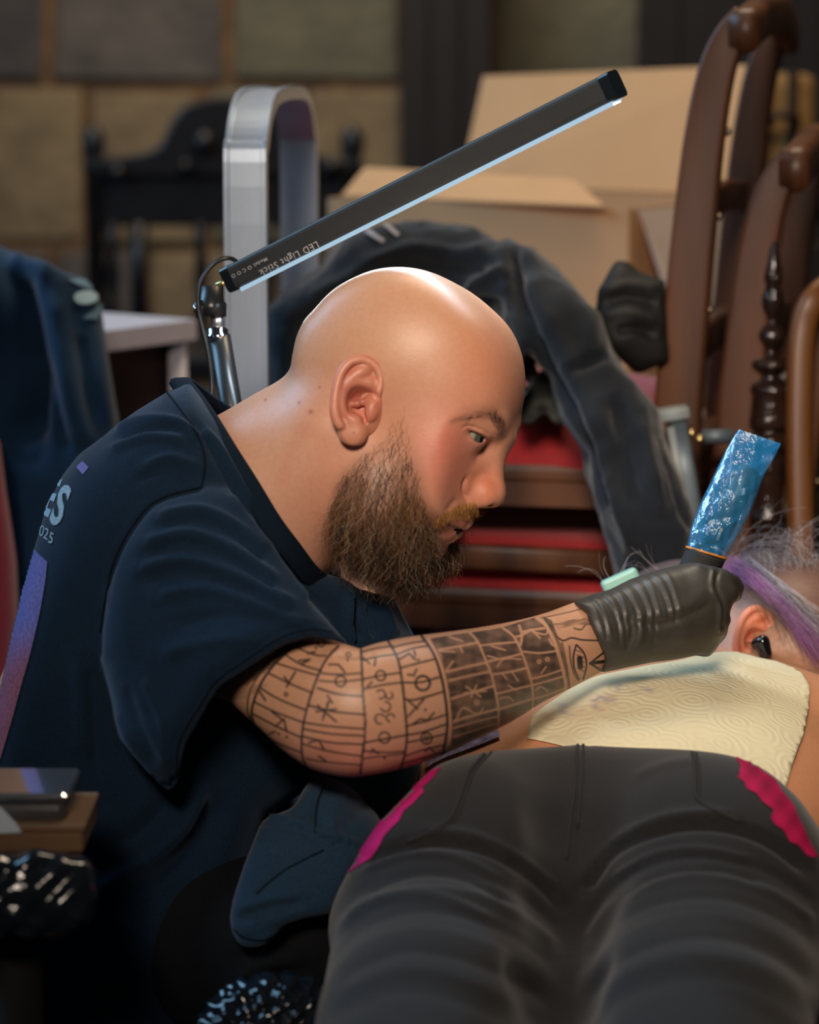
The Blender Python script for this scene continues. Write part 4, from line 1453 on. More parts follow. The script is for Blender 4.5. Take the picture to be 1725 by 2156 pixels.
# forearm block of shaded cells with pale lines between them
wash(T4([(190, 395), (480, 352), (700, 318), (960, 240), (1040, 290), (1110, 430), (1165, 620), (1185, 760), (950, 905), (690, 1040), (350, 1180), (335, 980), (315, 760), (260, 520)]), 0.80, 3, 0.22)
wash(T4([(1010, 235), (1075, 260), (1140, 430), (1195, 600), (1215, 760), (1180, 770), (1165, 620), (1110, 430)]), 0.75, 5, 0.2)
wash(T4([(1085, 290), (1230, 255), (1340, 250), (1370, 290), (1230, 300), (1120, 330)]), 0.45, 6)
pale = [([(480, 352), (540, 420), (600, 560), (640, 660), (672, 800), (690, 910), (690, 1040)], 2.3), ([(720, 318), (800, 380), (860, 500), (910, 640), (935, 740), (940, 860), (938, 910)], 2.3),
        ([(230, 480), (380, 455), (530, 425)], 2.4), ([(560, 445), (700, 430), (830, 420)], 2.0), ([(300, 640), (460, 600), (600, 570)], 2.2), ([(310, 705), (480, 665), (630, 635)], 2.2),
        ([(620, 560), (760, 530), (860, 505)], 2.2), ([(650, 655), (780, 635), (890, 610)], 2.2), ([(340, 835), (500, 785), (650, 740)], 2.4), ([(680, 795), (800, 765), (930, 735)], 2.2),
        ([(355, 1000), (500, 955), (690, 905)], 2.4), ([(695, 910), (820, 870), (945, 830)], 2.2), ([(350, 1050), (520, 1000), (685, 960)], 1.8), ([(920, 690), (1040, 660), (1155, 620)], 2.2),
        ([(930, 735), (1060, 700), (1160, 670)], 1.8), ([(945, 835), (1060, 800), (1175, 755)], 2.2), ([(875, 490), (990, 500), (1110, 485)], 2.0), ([(870, 345), (940, 330), (1020, 320)], 2.4),
        # runes
        ([(455, 745), (560, 815)], 1.8), ([(490, 820), (530, 735)], 1.8), ([(440, 790), (600, 775)], 1.6), ([(410, 455), (430, 495)], 1.7), ([(330, 380), (430, 415)], 1.7),
        ([(250, 490), (270, 530), (290, 640)], 1.9), ([(255, 485), (370, 490)], 1.7), ([(300, 640), (360, 560)], 1.6), ([(610, 520), (680, 540)], 1.6), ([(640, 450), (740, 480)], 1.6),
        ([(680, 600), (720, 550), (780, 540), (850, 545)], 1.5), ([(720, 650), (750, 690)], 1.4), ([(790, 640), (830, 700)], 1.4), ([(760, 735), (820, 770)], 1.5),
        ([(840, 300), (860, 370), (850, 440)], 2.6), ([(820, 380), (860, 370), (930, 330)], 2.2), ([(930, 330), (990, 390)], 1.8), ([(940, 345), (1030, 365), (1050, 330)], 1.7),
        ([(1000, 650), (1035, 600)], 1.6), ([(1060, 400), (1080, 440), (1110, 450)], 2.0), ([(380, 990), (430, 900), (500, 930)], 1.6), ([(500, 930), (545, 940), (580, 900)], 1.4),
        ([(960, 770), (1000, 745), (1050, 780)], 1.5), ([(700, 830), (760, 820), (800, 850)], 1.2), ([(360, 1110), (520, 1060), (680, 1010)], 1.4)]
for pts, w in pale:
    erase(T4(pts), w, 0.9)
for c, r in (((530, 860), 14), ((985, 562), 12), ((1045, 545), 12)):
    erase(T4([(c[0] + r * math.cos(t), c[1] + r * math.sin(t)) for t in np.linspace(0, 6.28, 12)]), 1.4, 0.9, False)
# dark edges to the pale bands
line(T4([(150, 392), (230, 520), (285, 700), (310, 900), (318, 1080), (300, 1230)]), 1.7)
line(T4([(215, 420), (275, 560), (330, 760), (350, 950), (352, 1100), (330, 1190)]), 1.2, 0.8)
line(T4([(1000, 245), (1060, 300), (1120, 460), (1165, 620), (1190, 780)]), 1.0, 0.5)
erase(T4([(170, 395), (250, 540), (305, 730), (330, 930), (335, 1100), (315, 1200)]), 4.2, 0.95)
erase(T4([(965, 245), (1035, 300), (1100, 430), (1150, 590), (1175, 700), (1180, 770)]), 3.6, 0.95)
# wrist: wood grain, an eye, a triangle
line(T4([(1060, 290), (1200, 285), (1320, 250)]), 1.2, 0.6)
line(T4([(1240, 320), (1290, 330), (1330, 290), (1390, 300)]), 1.6, 0.7)
line(T4([(1110, 380), (1160, 410), (1220, 390), (1300, 405), (1430, 410)]), 1.5, 0.9)
line(T4([(1000, 245), (1150, 215), (1290, 180)]), 1.0, 0.7)
line(T4([(1255, 440), (1310, 500), (1330, 590), (1305, 690)]), 1.4)
line(T4([(1255, 440), (1235, 520), (1240, 610), (1275, 690)]), 1.4)
line(T4([(1205, 450), (1215, 560), (1235, 640), (1270, 700)]), 1.2, 0.8)
line(T4([(1280, 540), (1285, 600)]), 5.5, 1.0, False)
for k in range(5):
    line(T4([(1255 + 4 * k, 480 + 34 * k), (1310 + 2 * k, 500 + 34 * k)]), 0.8, 0.7, False)
line(T4([(1355, 575), (1450, 500)]), 1.6, 1, False)
line(T4([(1355, 575), (1450, 635)]), 2.2, 1, False)
line(T4([(1360, 575), (1470, 560)]), 3.2, 1, False)
line(T4([(1150, 430), (1175, 560), (1190, 680)]), 2.5, 0.6)
# upper block: rings round the arm
for pts, w in (([(455, 320), (360, 400), (290, 490), (250, 600), (260, 660), (300, 720)], 2.2), ([(430, 322), (330, 400), (260, 490), (235, 560), (235, 620), (262, 680)], 1.3),
               ([(600, 345), (550, 400), (515, 470), (480, 570), (455, 680), (452, 780), (470, 830)], 1.8), ([(690, 350), (695, 450), (700, 560), (708, 660), (700, 760), (688, 860)], 2.0),
               ([(800, 325), (840, 400), (858, 500), (868, 600), (876, 700), (868, 780), (850, 840)], 2.1), ([(935, 305), (980, 370), (1010, 450), (1030, 550), (1040, 650), (1030, 740), (1015, 790)], 2.4)):
    line(T2(pts), w)
# long lines
for pts, w in (([(430, 350), (500, 380), (550, 385)], 1.3), ([(385, 380), (450, 420), (530, 445)], 1.5), ([(350, 415), (430, 440), (520, 465)], 1.5), ([(318, 455), (410, 500), (495, 535)], 1.5),
               ([(285, 515), (360, 560), (470, 605)], 1.6), ([(258, 570), (340, 610), (460, 655)], 1.5), ([(255, 620), (350, 670), (450, 715)], 1.5), ([(275, 670), (340, 730), (450, 775)], 1.3),
               ([(530, 455), (600, 460), (695, 455)], 1.4), ([(522, 485), (600, 490), (697, 480)], 1.3), ([(515, 515), (600, 540), (700, 548)], 1.7), ([(480, 585), (580, 610), (703, 622)], 1.6),
               ([(465, 655), (570, 670), (705, 680)], 1.5), ([(458, 680), (570, 700), (705, 708)], 1.5), ([(455, 710), (570, 735), (700, 742)], 1.5), ([(455, 740), (560, 770), (695, 790)], 1.3),
               ([(470, 800), (560, 815), (690, 825)], 1.1),
               ([(692, 370), (750, 355), (820, 345)], 1.3), ([(694, 405), (760, 388), (835, 378)], 1.6), ([(697, 480), (770, 465), (855, 452)], 1.5), ([(700, 520), (780, 502), (860, 492)], 1.5),
               ([(708, 735), (790, 720), (874, 705)], 1.6), ([(700, 768), (790, 775), (870, 770)], 1.3), ([(695, 800), (780, 790), (866, 780)], 1.0),
               ([(820, 350), (880, 335), (950, 325)], 1.3), ([(838, 378), (900, 355), (962, 345)], 1.4), ([(848, 435), (920, 415), (990, 398)], 1.6), ([(858, 492), (930, 492), (1010, 470)], 1.7),
               ([(870, 560), (910, 562), (1022, 530)], 1.8), ([(876, 668), (950, 650), (1034, 622)], 1.5), ([(878, 705), (950, 690), (1036, 660)], 1.6), ([(874, 735), (950, 720), (1034, 700)], 1.4),
               ([(868, 790), (940, 765), (1025, 745)], 1.3), ([(850, 820), (930, 800), (1010, 775)], 1.0)):
    line(T2(pts), w)
# runes, dots and circles
for pts in ([(475, 375), (505, 370)], [(440, 405), (480, 400)], [(450, 418), (485, 400)], [(425, 450), (390, 510)], [(380, 470), (405, 500)], [(275, 520), (305, 565)], [(345, 670), (380, 640), (390, 690)],
            [(320, 700), (345, 690)], [(515, 585), (590, 650)], [(560, 570), (535, 645)], [(510, 610), (590, 600)], [(555, 545), (575, 575)], [(480, 735), (520, 725), (540, 760)],
            [(520, 790), (550, 810)], [(700, 395), (725, 415)], [(750, 395), (745, 425)], [(845, 400), (885, 375), (910, 400)], [(905, 365), (910, 385)], [(880, 460), (905, 465)], [(915, 440), (905, 460)],
            [(880, 630), (945, 560)], [(880, 565), (920, 600)], [(900, 660), (930, 640), (960, 645), (985, 615)], [(735, 490), (715, 510)], [(735, 760), (760, 780)], [(950, 770), (965, 755), (985, 770)],
            [(560, 420), (600, 420), (625, 450)], [(330, 610), (370, 640)]):
    line(T2(pts), 1.6, 1.0, False)
for c in ((508, 352), (636, 402), (390, 712), (358, 700), (950, 603), (922, 402), (730, 772), (785, 798), (945, 800)):
    line(T2([c, (c[0] + 1, c[1])]), 2.2, 1.0, False)
ring((608, 487), 21, 1.5)
ring((770, 465), 20, 1.6)
ring((940, 495), 29, 2.2)
ring((785, 715), 22, 1.5)
ring((955, 718), 22, 1.5)
ring((388, 540), 7, 1.0)
ring((530, 333), 15, 1.2)
ring((640, 380), 9, 1.0)
ring((955, 718), 9, 1.0)
for c, r in (((770, 540), 18), ((805, 545), 14), ((790, 590), 20), ((768, 640), 20), ((810, 635), 16)):
    a0 = rng.uniform(0, 6)
    line(T2([(c[0] + r * math.cos(a0 + t), c[1] + r * math.sin(a0 + t)) for t in np.linspace(0, 4.4, 9)]), 1.3)
# lettering-like strokes by the sleeve
for k in range(6):
    x = 230 + 22 * k
    line(T2([(x, 500 - 16 * k), (x + 26, 470 - 16 * k)]), 2.0, 0.65, False)
    line(T2([(150 + 16 * k, 560 - 10 * k), (230 + 16 * k, 545 - 10 * k + 8)]), 0.9, 0.5, False)
Ca = np.tile(np.array(srgb(210, 160, 128)), (len(Va), 1))
Ca = mixc(Ca, srgb(214, 128, 112), 0.55 * np.exp(-(((ua - 720) / 95) ** 2 + ((va - 1600) / 50) ** 2)))
Ca = mixc(Ca, srgb(206, 136, 118), 0.30 * sstep(1450, 1600, va))
Ca = mixc(Ca, INK, np.clip(ink * 0.97, 0, 1))
# ------------------------------------------------------------------ the tattooist: body mesh, eyes, shirt, shorts, glove
core = Field(P(350, 1500, 2.05), (-0.28, -0.46, -0.30), (0.36, 0.24, 0.26), 0.006)
core.chain([P(560, 1090, 2.04), P(430, 1190, 2.07), P(260, 1520, 2.12), P(210, 1950, 2.13), P(200, 2300, 2.13)], [0.055, 0.075, 0.10, 0.11, 0.11], 0.03)
core.cap(P(470, 1190, 2.00), P(600, 1150, 2.18), 0.045, 0.045, 0.03)
core.chain([P(620, 1150, 2.20), P(780, 1490, 2.17), P(1020, 1440, 2.16)], [0.050, 0.040, 0.030], 0.03)      # far arm
core.chain([P(230, 2180, 2.12), P(560, 1960, 1.97), P(590, 2330, 1.97)], [0.05, 0.030, 0.026], 0.02)
Vc, Fc = core.mesh(1)
Cc = np.tile(SK, (len(Vc), 1))
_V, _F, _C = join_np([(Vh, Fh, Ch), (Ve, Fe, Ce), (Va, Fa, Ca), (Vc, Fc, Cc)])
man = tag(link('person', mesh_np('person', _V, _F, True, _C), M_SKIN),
          'bald bearded man in navy t-shirt leaning over to tattoo, forearm covered in rune tattoos', 'person')

# ---- eyes
M_EYE = mat('eyeball', tint=True, rough=0.12, spec=0.6)
gaze_at = P(1530, 1290, 2.12)
for c in (eye_c, eye_c2):
    bm = bmesh.new()
    bmesh.ops.create_uvsphere(bm, u_segments=64, v_segments=48, radius=0.0118)
    me = bm_mesh(bm, 'eye', True)
    g = 0.78 * CR - 0.25 * CU - 0.57 * CF
    g /= np.linalg.norm(g)
    vv = np.array([v.co[:] for v in me.vertices])
    an = np.degrees(np.arccos(np.clip((vv / 0.0118) @ g, -1, 1)))
    cc = np.tile(np.array(srgb(150, 140, 128)), (len(vv), 1))
    cc = mixc(cc, srgb(74, 80, 70), sstep(32, 28, an))
    cc = mixc(cc, srgb(44, 50, 46), 0.8 * np.exp(-((an - 29) / 4) ** 2))
    cc = mixc(cc, (0.004, 0.004, 0.004), sstep(13, 11, an))
    vv = vv + (vv / 0.0118) * (0.0009 * sstep(34, 8, an))[:, None]
    me.vertices.foreach_set('co', (vv + c).astype(np.float32).ravel())
    setcol(me, cc)
    link('eye', me, M_EYE, man)

# ---- beard, moustache, brows
tri = np.concatenate([Fh[:, [0, 1, 2]], Fh[:, [0, 2, 3]]])
tc_ = Vh[tri].mean(1)
ar = 0.5 * np.linalg.norm(np.cross(Vh[tri[:, 1]] - Vh[tri[:, 0]], Vh[tri[:, 2]] - Vh[tri[:, 0]]), axis=1)
Nh = vnormals(Vh, Fh)
qm = (tc_ - OH) @ HB.T
side = np.where(qm[:, 2] < 0, -1.0, 1.0)
qm[:, 2] = np.abs(qm[:, 2])
um, vm, _ = proj(qm @ HB + OH)


def grow(poly, n, seed, dens=None):
    r = np.random.default_rng(seed)
    m = poly_sd(poly, um, vm) < 0
    if dens is not None:
        wgt = ar * m * dens(um, vm, qm[:, 2])
    else:
        wgt = ar * m
    pick = r.choice(len(tri), n, p=wgt / wgt.sum())
    b = r.dirichlet((1, 1, 1), n)
    root = (Vh[tri[pick]] * b[:, :, None]).sum(1)
    nrm = (Nh[tri[pick]] * b[:, :, None]).sum(1)
    return root, nrm, um[pick], vm[pick], side[pick], r


def curl(root, d0, L, r, k, wob, grav, turns=1.3):
    """Strands that leave along d0 and wander in loose curls."""
    n = len(root)
    ax = np.cross(d0, r.normal(size=(n, 3)))
    ax /= np.linalg.norm(ax, axis=1, keepdims=True) + 1e-9
    ax2 = np.cross(d0, ax)
    ph = r.uniform(0, 6.28, n)
    tr = turns * r.uniform(0.5, 1.6, n)
    out = np.zeros((n, k, 3))
    p = root.copy()
    d = d0.copy()
    for i in range(k):
        out[:, i] = p
        t = i / (k - 1)
        sw = wob * (0.3 + t) * (np.cos(ph + tr * 6.28 * t)[:, None] * ax + np.sin(ph + tr * 6.28 * t)[:, None] * ax2)
        dd = d + sw + grav * t
        dd /= np.linalg.norm(dd, axis=1, keepdims=True)
        p = p + dd * (L / (k - 1))[:, None]
    return out


root, nrm, u_, v_, sd_, r_ = grow(BEARD, 7600, 11, lambda u, v, s: np.interp(v, [840, 900, 980, 1050, 1100], [0.20, 0.38, 0.65, 1.1, 1.7]) * np.where(u > 900, 0.6, 1.0) * (0.06 + sstep(2, -26, poly_sd(BEARD, u, v))))
zone = np.interp(v_, [845, 960, 1060, 1130, 1200], [0, 0.25, 0.55, 0.85, 1.0])
L = np.interp(v_, [845, 920, 1000, 1080, 1150, 1210], [0.007, 0.013, 0.021, 0.027, 0.034, 0.041]) * r_.uniform(0.6, 1.25, len(v_))
L *= np.where((u_ > 905) & (v_ < 1165), 0.55, 1.0) * np.interp(v_, [1120, 1200], [1.0, 0.72]) * np.interp(u_, [850, 900], [1.0, 0.66])
L *= np.where((u_ > 915) & (v_ > 1090) & (v_ < 1160), 0.55, 1.0)
flow = np.stack([np.interp(v_, [850, 1000, 1100, 1200], [-0.10, -0.20, 0.02, 0.12]) + np.interp(u_, [700, 780, 880], [-0.10, 0, 0.06]), np.full(len(v_), -1.0), np.zeros(len(v_))], 1)
flw = flow[:, [0]] * HA + flow[:, [1]] * CU
d0 = nrm * np.interp(v_, [850, 1000, 1200], [0.30, 0.45, 0.40])[:, None] + flw * np.interp(v_, [850, 1000, 1200], [0.9, 0.8, 0.9])[:, None] + r_.normal(size=(len(v_), 3)) * 0.25
d0 /= np.linalg.norm(d0, axis=1, keepdims=True)
wobv = np.interp(v_, [850, 950, 1100], [0.6, 1.0, 1.25])[:, None] * r_.uniform(0.5, 1.3, (len(v_), 1))
paths = curl(root, d0, L * 1.12, r_, 11, wobv, -0.30 * CU, 1.35)
pal = np.array([srgb(146, 104, 66), srgb(112, 80, 50), srgb(66, 48, 36), srgb(40, 32, 28), srgb(168, 134, 96), srgb(178, 168, 152)])  # strand mix darkens downward: shadow under the chin put into the colour
pr = np.stack([np.interp(v_, [850, 1050, 1130, 1200], [0.38, 0.30, 0.14, 0.06]), np.interp(v_, [850, 1050, 1130, 1200], [0.34, 0.30, 0.20, 0.12]), np.interp(v_, [850, 1050, 1130, 1200], [0.12, 0.2, 0.28, 0.28]),
               np.interp(v_, [850, 1050, 1130, 1200], [0.02, 0.12, 0.50, 0.75]), np.interp(v_, [850, 1050, 1200], [0.12, 0.09, 0.06]), np.interp(v_, [850, 1050, 1130, 1200], [0.02, 0.03, 0.07, 0.10])], 1)
pr /= pr.sum(1, keepdims=True)
ci = (r_.uniform(size=len(v_))[:, None] > np.cumsum(pr, 1)).sum(1).clip(0, 5)
cols = pal[ci] * r_.uniform(0.75, 1.2, (len(v_), 1))
beard = tag(link('beard', hair_mesh('beard', paths, r_.uniform(0.00010, 0.00018, len(v_)) * np.interp(v_, [850, 980], [0.6, 1.0]), cols), M_HAIR, man), None, None, kind='stuff')
beard['label'] = 'curly brown beard with grey strands'
MOU = [(1002, 1058), (1006, 1070), (999, 1081), (982, 1085), (962, 1083), (945, 1087), (925, 1101), (914, 1099), (930, 1081), (950, 1067), (975, 1055)]
root, nrm, u_, v_, sd_, r_ = grow(MOU, 1250, 12)
d0 = nrm * 0.34 - 0.9 * CU + HA * np.interp(u_, [920, 990], [-0.35, 0.0])[:, None] + r_.normal(size=(len(v_), 3)) * 0.16
d0 /= np.linalg.norm(d0, axis=1, keepdims=True)
L = r_.uniform(0.0042, 0.0078, len(v_))
paths = curl(root, d0, L, r_, 7, 0.32, -0.5 * CU, 0.8)
cols = np.array([srgb(170, 112, 48), srgb(140, 88, 40), srgb(110, 76, 42), srgb(190, 140, 78)])[r_.integers(0, 4, len(v_))] * r_.uniform(0.7, 1.1, (len(v_), 1))
mo = tag(link('moustache', hair_mesh('moustache', paths, r_.uniform(0.0001, 0.00018, len(v_)), cols), M_HAIR, man), None, None, kind='stuff')
mo['label'] = 'short ginger moustache'
BROW = [(948, 891), (973, 877), (1000, 871), (1028, 868), (1044, 872), (1056, 886), (1062, 902), (1060, 920), (1051, 924), (1045, 905), (1034, 884), (1000, 881), (973, 886)]
root, nrm, u_, v_, sd_, r_ = grow(BROW, 900, 13, lambda u, v, s: np.interp(u, [950, 1020, 1045], [0.35, 0.5, 1.5]))
d0 = nrm * 0.5 + HA * np.interp(u_, [1000, 1060], [-0.85, -0.35])[:, None] + CU * np.interp(u_, [1000, 1055], [0.05, 0.75])[:, None] + r_.normal(size=(len(v_), 3)) * 0.12
d0 /= np.linalg.norm(d0, axis=1, keepdims=True)
paths = curl(root, d0, r_.uniform(0.004, 0.0075, len(v_)), r_, 5, 0.1, -0.2 * CU, 0.5)
cols = np.array([srgb(70, 48, 40), srgb(50, 36, 32)])[r_.integers(0, 2, len(v_))]
eb = tag(link('eyebrow', hair_mesh('eyebrow', paths, r_.uniform(0.00008, 0.00013, len(v_)), cols), M_HAIR, man), None, None, kind='stuff')

# ---- t-shirt
M_SHIRT = mat('navy_cotton', srgb(20, 40, 60), rough=0.9, noise=0.55, nscale=700, ramp2=srgb(9, 20, 33), bump=0.35, bscale=1400, bdist=0.0005, sheen=0.12, spec=0.15, sheen_tint=(0.5, 0.7, 1.0))
M_SEAM = mat('navy_thread', srgb(14, 22, 31), rough=0.9, spec=0.1, noise=0.4, nscale=900)
S = Field(P(350, 1450, 2.04), (-0.26, -0.42, -0.30), (0.24, 0.27, 0.29), 0.0030)
S.chain([P(520, 1040, 2.05), P(400, 1140, 2.06), P(250, 1450, 2.10), P(200, 1850, 2.11), P(190, 2300, 2.11)], [0.11, 0.135, 0.17, 0.18, 0.18], 0.05)
S.cap(P(430, 1080, 1.985), P(590, 1060, 2.20), 0.085, 0.085, 0.06)
S.chain([P(600, 1100, 2.21), P(760, 1330, 2.25), P(800, 1400, 2.26)], [0.08, 0.065, 0.065], 0.05)
S.chain([P(560, 1200, 2.06), P(680, 1330, 2.08), P(640, 1500, 2.08)], [0.075, 0.075, 0.08], 0.06)
torso_poly = [(399, 800), (352, 824), (282, 868), (220, 917), (167, 956), (132, 1000), (97, 1071), (75, 1146), (48, 1243), (22, 1353), (0, 1454), (-60, 1700), (-100, 2250),
              (640, 2250), (560, 2000), (520, 1850), (560, 1720), (650, 1660), (760, 1630), (860, 1580), (900, 1450), (876, 1345), (850, 1300), (832, 1262), (760, 1240), (706, 1208), (665, 1196), (629, 1147),
              (589, 1094), (545, 1019), (500, 952), (462, 885)]
S.outline(torso_poly, 0.030)
S.chain([hp(700, 950), hp(600, 1018), hp(530, 1075)], [0.074, 0.080, 0.070], 0.012, 'sub')
S2 = copy.copy(S)
S2.v = np.full(S.n, 1.0, dtype=np.float32)
S2.cap(P(400, 1120, 1.975), P(600, 1370, 1.890), 0.098, 0.082, 0.04)
S2.cap(P(330, 1270, 1.960), P(385, 1560, 1.910), 0.080, 0.060, 0.06)
S2.cap(P(560, 1180, 1.945), P(690, 1330, 1.885), 0.050, 0.045, 0.05)
sleeve_poly = [(440, 1018), (352, 1040), (308, 1068), (264, 1130), (238, 1190), (222, 1247), (209, 1331), (205, 1384), (216, 1400), (233, 1467), (251, 1555), (300, 1610), (352, 1671), (366, 1675), (380, 1640), (389, 1569),
               (440, 1487), (467, 1449), (529, 1404), (595, 1360), (652, 1344), (705, 1350), (748, 1370), (705, 1324), (661, 1276), (617, 1223), (573, 1161), (542, 1099), (510, 1050), (475, 1022)]
S2.outline(sleeve_poly, 0.022)
S2.chain([P(480, 1330, 1.925), P(700, 1560, 1.86)], [0.055, 0.075], 0.004, 'sub')
S2.chain([P(345, 1560, 1.92), P(420, 1640, 1.91)], [0.022, 0.034], 0.004, 'sub')
S.v = smin(S.v, S2.v, 0.006)
Vs_, Fs_ = S.mesh(2)
Ns_ = vnormals(Vs_, Fs_)
folds = [([(240, 908), (300, 886), (370, 888), (425, 925)], 9, 0.0035), ([(250, 925), (320, 902), (385, 905), (420, 940)], 7, -0.0030), ([(230, 950), (310, 920), (390, 928)], 9, 0.003),
         ([(300, 985), (360, 962), (418, 985)], 9, 0.0025), ([(290, 1010), (355, 985), (415, 1008)], 8, -0.002), ([(420, 900), (455, 935), (500, 1010), (540, 1080)], 8, 0.003),
         ([(400, 880), (440, 930), (480, 1005), (530, 1090)], 7, -0.003), ([(425, 1026), (352, 1044), (308, 1071), (264, 1132), (238, 1190), (225, 1247), (211, 1331), (207, 1390)], 5, -0.0035),
         ([(330, 1088), (420, 1072), (500, 1108), (562, 1170)], 10, 0.0030), ([(340, 1105), (425, 1092), (495, 1125), (560, 1185)], 8, -0.0026), ([(300, 1145), (400, 1122), (500, 1160), (590, 1228)], 11, 0.0032),
         ([(310, 1165), (405, 1145), (500, 1185), (585, 1245)], 8, -0.0028), ([(290, 1200), (390, 1178), (510, 1215), (625, 1275)], 11, 0.0032), ([(300, 1222), (395, 1202), (505, 1240), (620, 1296)], 9, -0.0028),
         ([(330, 1255), (430, 1240), (540, 1270), (650, 1318)], 12, 0.0028), ([(360, 1320), (470, 1295), (590, 1315)], 14, -0.002), ([(330, 1380), (450, 1350), (560, 1345)], 16, 0.002),
         ([(260, 1440), (290, 1530), (330, 1620)], 14, -0.002), ([(300, 1420), (345, 1520), (355, 1620)], 12, 0.002), ([(245, 1500), (280, 1580), (330, 1640)], 8, 0.0015),
         ([(480, 1040), (530, 1110), (590, 1195), (650, 1270)], 8, 0.003), ([(500, 1045), (550, 1115), (610, 1200), (665, 1270)], 6, -0.002),
         ([(752, 1240), (750, 1300), (760, 1360)], 10, -0.006), ([(735, 1240), (735, 1300), (745, 1360)], 8, 0.005), ([(800, 1270), (815, 1310), (830, 1350)], 12, 0.005), ([(780, 1260), (790, 1310), (800, 1350)], 9, -0.006),
         ([(430, 1640), (380, 1740), (310, 1800), (230, 1860), (190, 1900)], 26, 0.012), ([(400, 1620), (340, 1720), (260, 1780), (180, 1810)], 26, -0.008), ([(470, 1660), (440, 1750), (380, 1830), (300, 1900)], 30, -0.010),
         ([(160, 1380), (170, 1480), (165, 1600)], 16, 0.003), ([(190, 1400), (200, 1500), (205, 1620)], 12, -0.004)]
folds = [(p, w, a * 1.45 if w < 20 else a) for p, w, a in folds]
Vs_ = strokes(Vs_, Ns_, folds)
# hem: a raised turned edge
Vs_ = strokes(Vs_, Ns_, [([(368, 1655), (385, 1565), (437, 1478), (465, 1440), (527, 1395), (593, 1351), (652, 1334), (706, 1340)], 9, 0.0016), ([(352, 1652), (368, 1560), (420, 1470), (452, 1425), (515, 1380), (585, 1335), (650, 1317), (695, 1322)], 3, -0.0015)])
shirt = link('t_shirt', mesh_np('t_shirt', Vs_, Fs_), M_SHIRT, man)
shirt['label'] = 'navy cotton t-shirt with printed back'
BV = bvh_of(Vs_, Fs_)
seam('seam', [(425, 1026), (352, 1044), (308, 1071), (264, 1132), (238, 1190), (225, 1247), (211, 1331)], BV, 0.0008, M_SEAM, shirt, 0.0004)
seam('hem_stitch', [(372, 1630), (377, 1562), (428, 1474), (458, 1432), (521, 1387), (589, 1343), (651, 1325), (700, 1331)], BV, 0.0005, M_SEAM, shirt, 0.0003)
seam('seam', [(352, 826), (385, 870), (420, 925), (432, 975), (425, 1024)], BV, 0.0008, M_SEAM, shirt, 0.0004)
# collar band round the neck
loop = [(402, 803, 2.035), (430, 840, 1.985), (458, 880, 1.950), (500, 948, 1.922), (542, 1014, 1.912), (588, 1090, 1.912), (628, 1144, 1.925), (664, 1192, 1.955), (695, 1215, 2.00), (712, 1215, 2.05),
        (700, 1165, 2.11), (655, 1060, 2.135), (585, 950, 2.135), (510, 880, 2.115), (450, 840, 2.085)]
lp = smooth_pts([P(*p) for p in loop], 8, True)
axn = P(467, 1120, 2.03) - P(586, 1029, 2.02)
axn /= np.linalg.norm(axn)
ctr = lp.mean(0)
Vb, Fb = [], []
for i, p in enumerate(lp):
    rad = p - ctr
    rad -= axn * (rad @ axn)
    rad /= np.linalg.norm(rad)
    wd = axn * 0.80 + rad * 0.60
    wd /= np.linalg.norm(wd)
    nn = np.cross(wd, np.cross(rad, wd))
    nn = rad * 0.80 - axn * 0.60
    for a, b in ((0, 0.0004), (0.0, 0.0026), (0.003, 0.0034), (0.013, 0.0032), (0.0165, 0.0022), (0.018, -0.0010), (0.010, -0.0010)):
        Vb.append(p + wd * a + nn * b)
n_, m_ = len(lp), 7
for i in range(n_):
    for j in range(m_):
        k = (i + 1) % n_
        l = (j + 1) % m_
        Fb.append((i * m_ + j, i * m_ + l, k * m_ + l, k * m_ + j))
cb = mesh_np('collar', np.array(Vb), np.array(Fb))
bm = bmesh.new(); bm.from_mesh(cb); bmesh.ops.recalc_face_normals(bm, faces=bm.faces); bm.to_mesh(cb); bm.free()
link('collar', cb, mat('navy_rib', srgb(20, 34, 48), rough=0.95, noise=0.5, nscale=900, bump=0.3, bscale=1600, spec=0.1), shirt)

# ---- print on the back of the shirt
M_PRINT = mat('shirt_print', tint=True, rough=0.85, noise=0.55, nscale=420, ramp2=(0.35, 0.36, 0.42), spec=0.15)
M_LETTER = mat('shirt_lettering', srgb(166, 196, 212), rough=0.85, noise=0.45, nscale=700, ramp2=srgb(60, 84, 100), spec=0.15)
panel = [(70, 1152), (84, 1168), (101, 1183), (98, 1215), (94, 1241), (86, 1285), (78, 1322), (70, 1356), (62, 1387), (42, 1458), (26, 1517), (7, 1582), (-12, 1640), (-60, 1640), (-20, 1480), (10, 1380), (40, 1260)]


def pcol(x, y):
    t = sstep(1290, 1440, np.array([y]))[0]
    a, b = np.array(srgb(112, 112, 178)), np.array(srgb(150, 92, 112))
    return a * (1 - t) + b * t


decal('print_panel', [panel], BV, 0.0008, M_PRINT, shirt, 3.0, pcol)


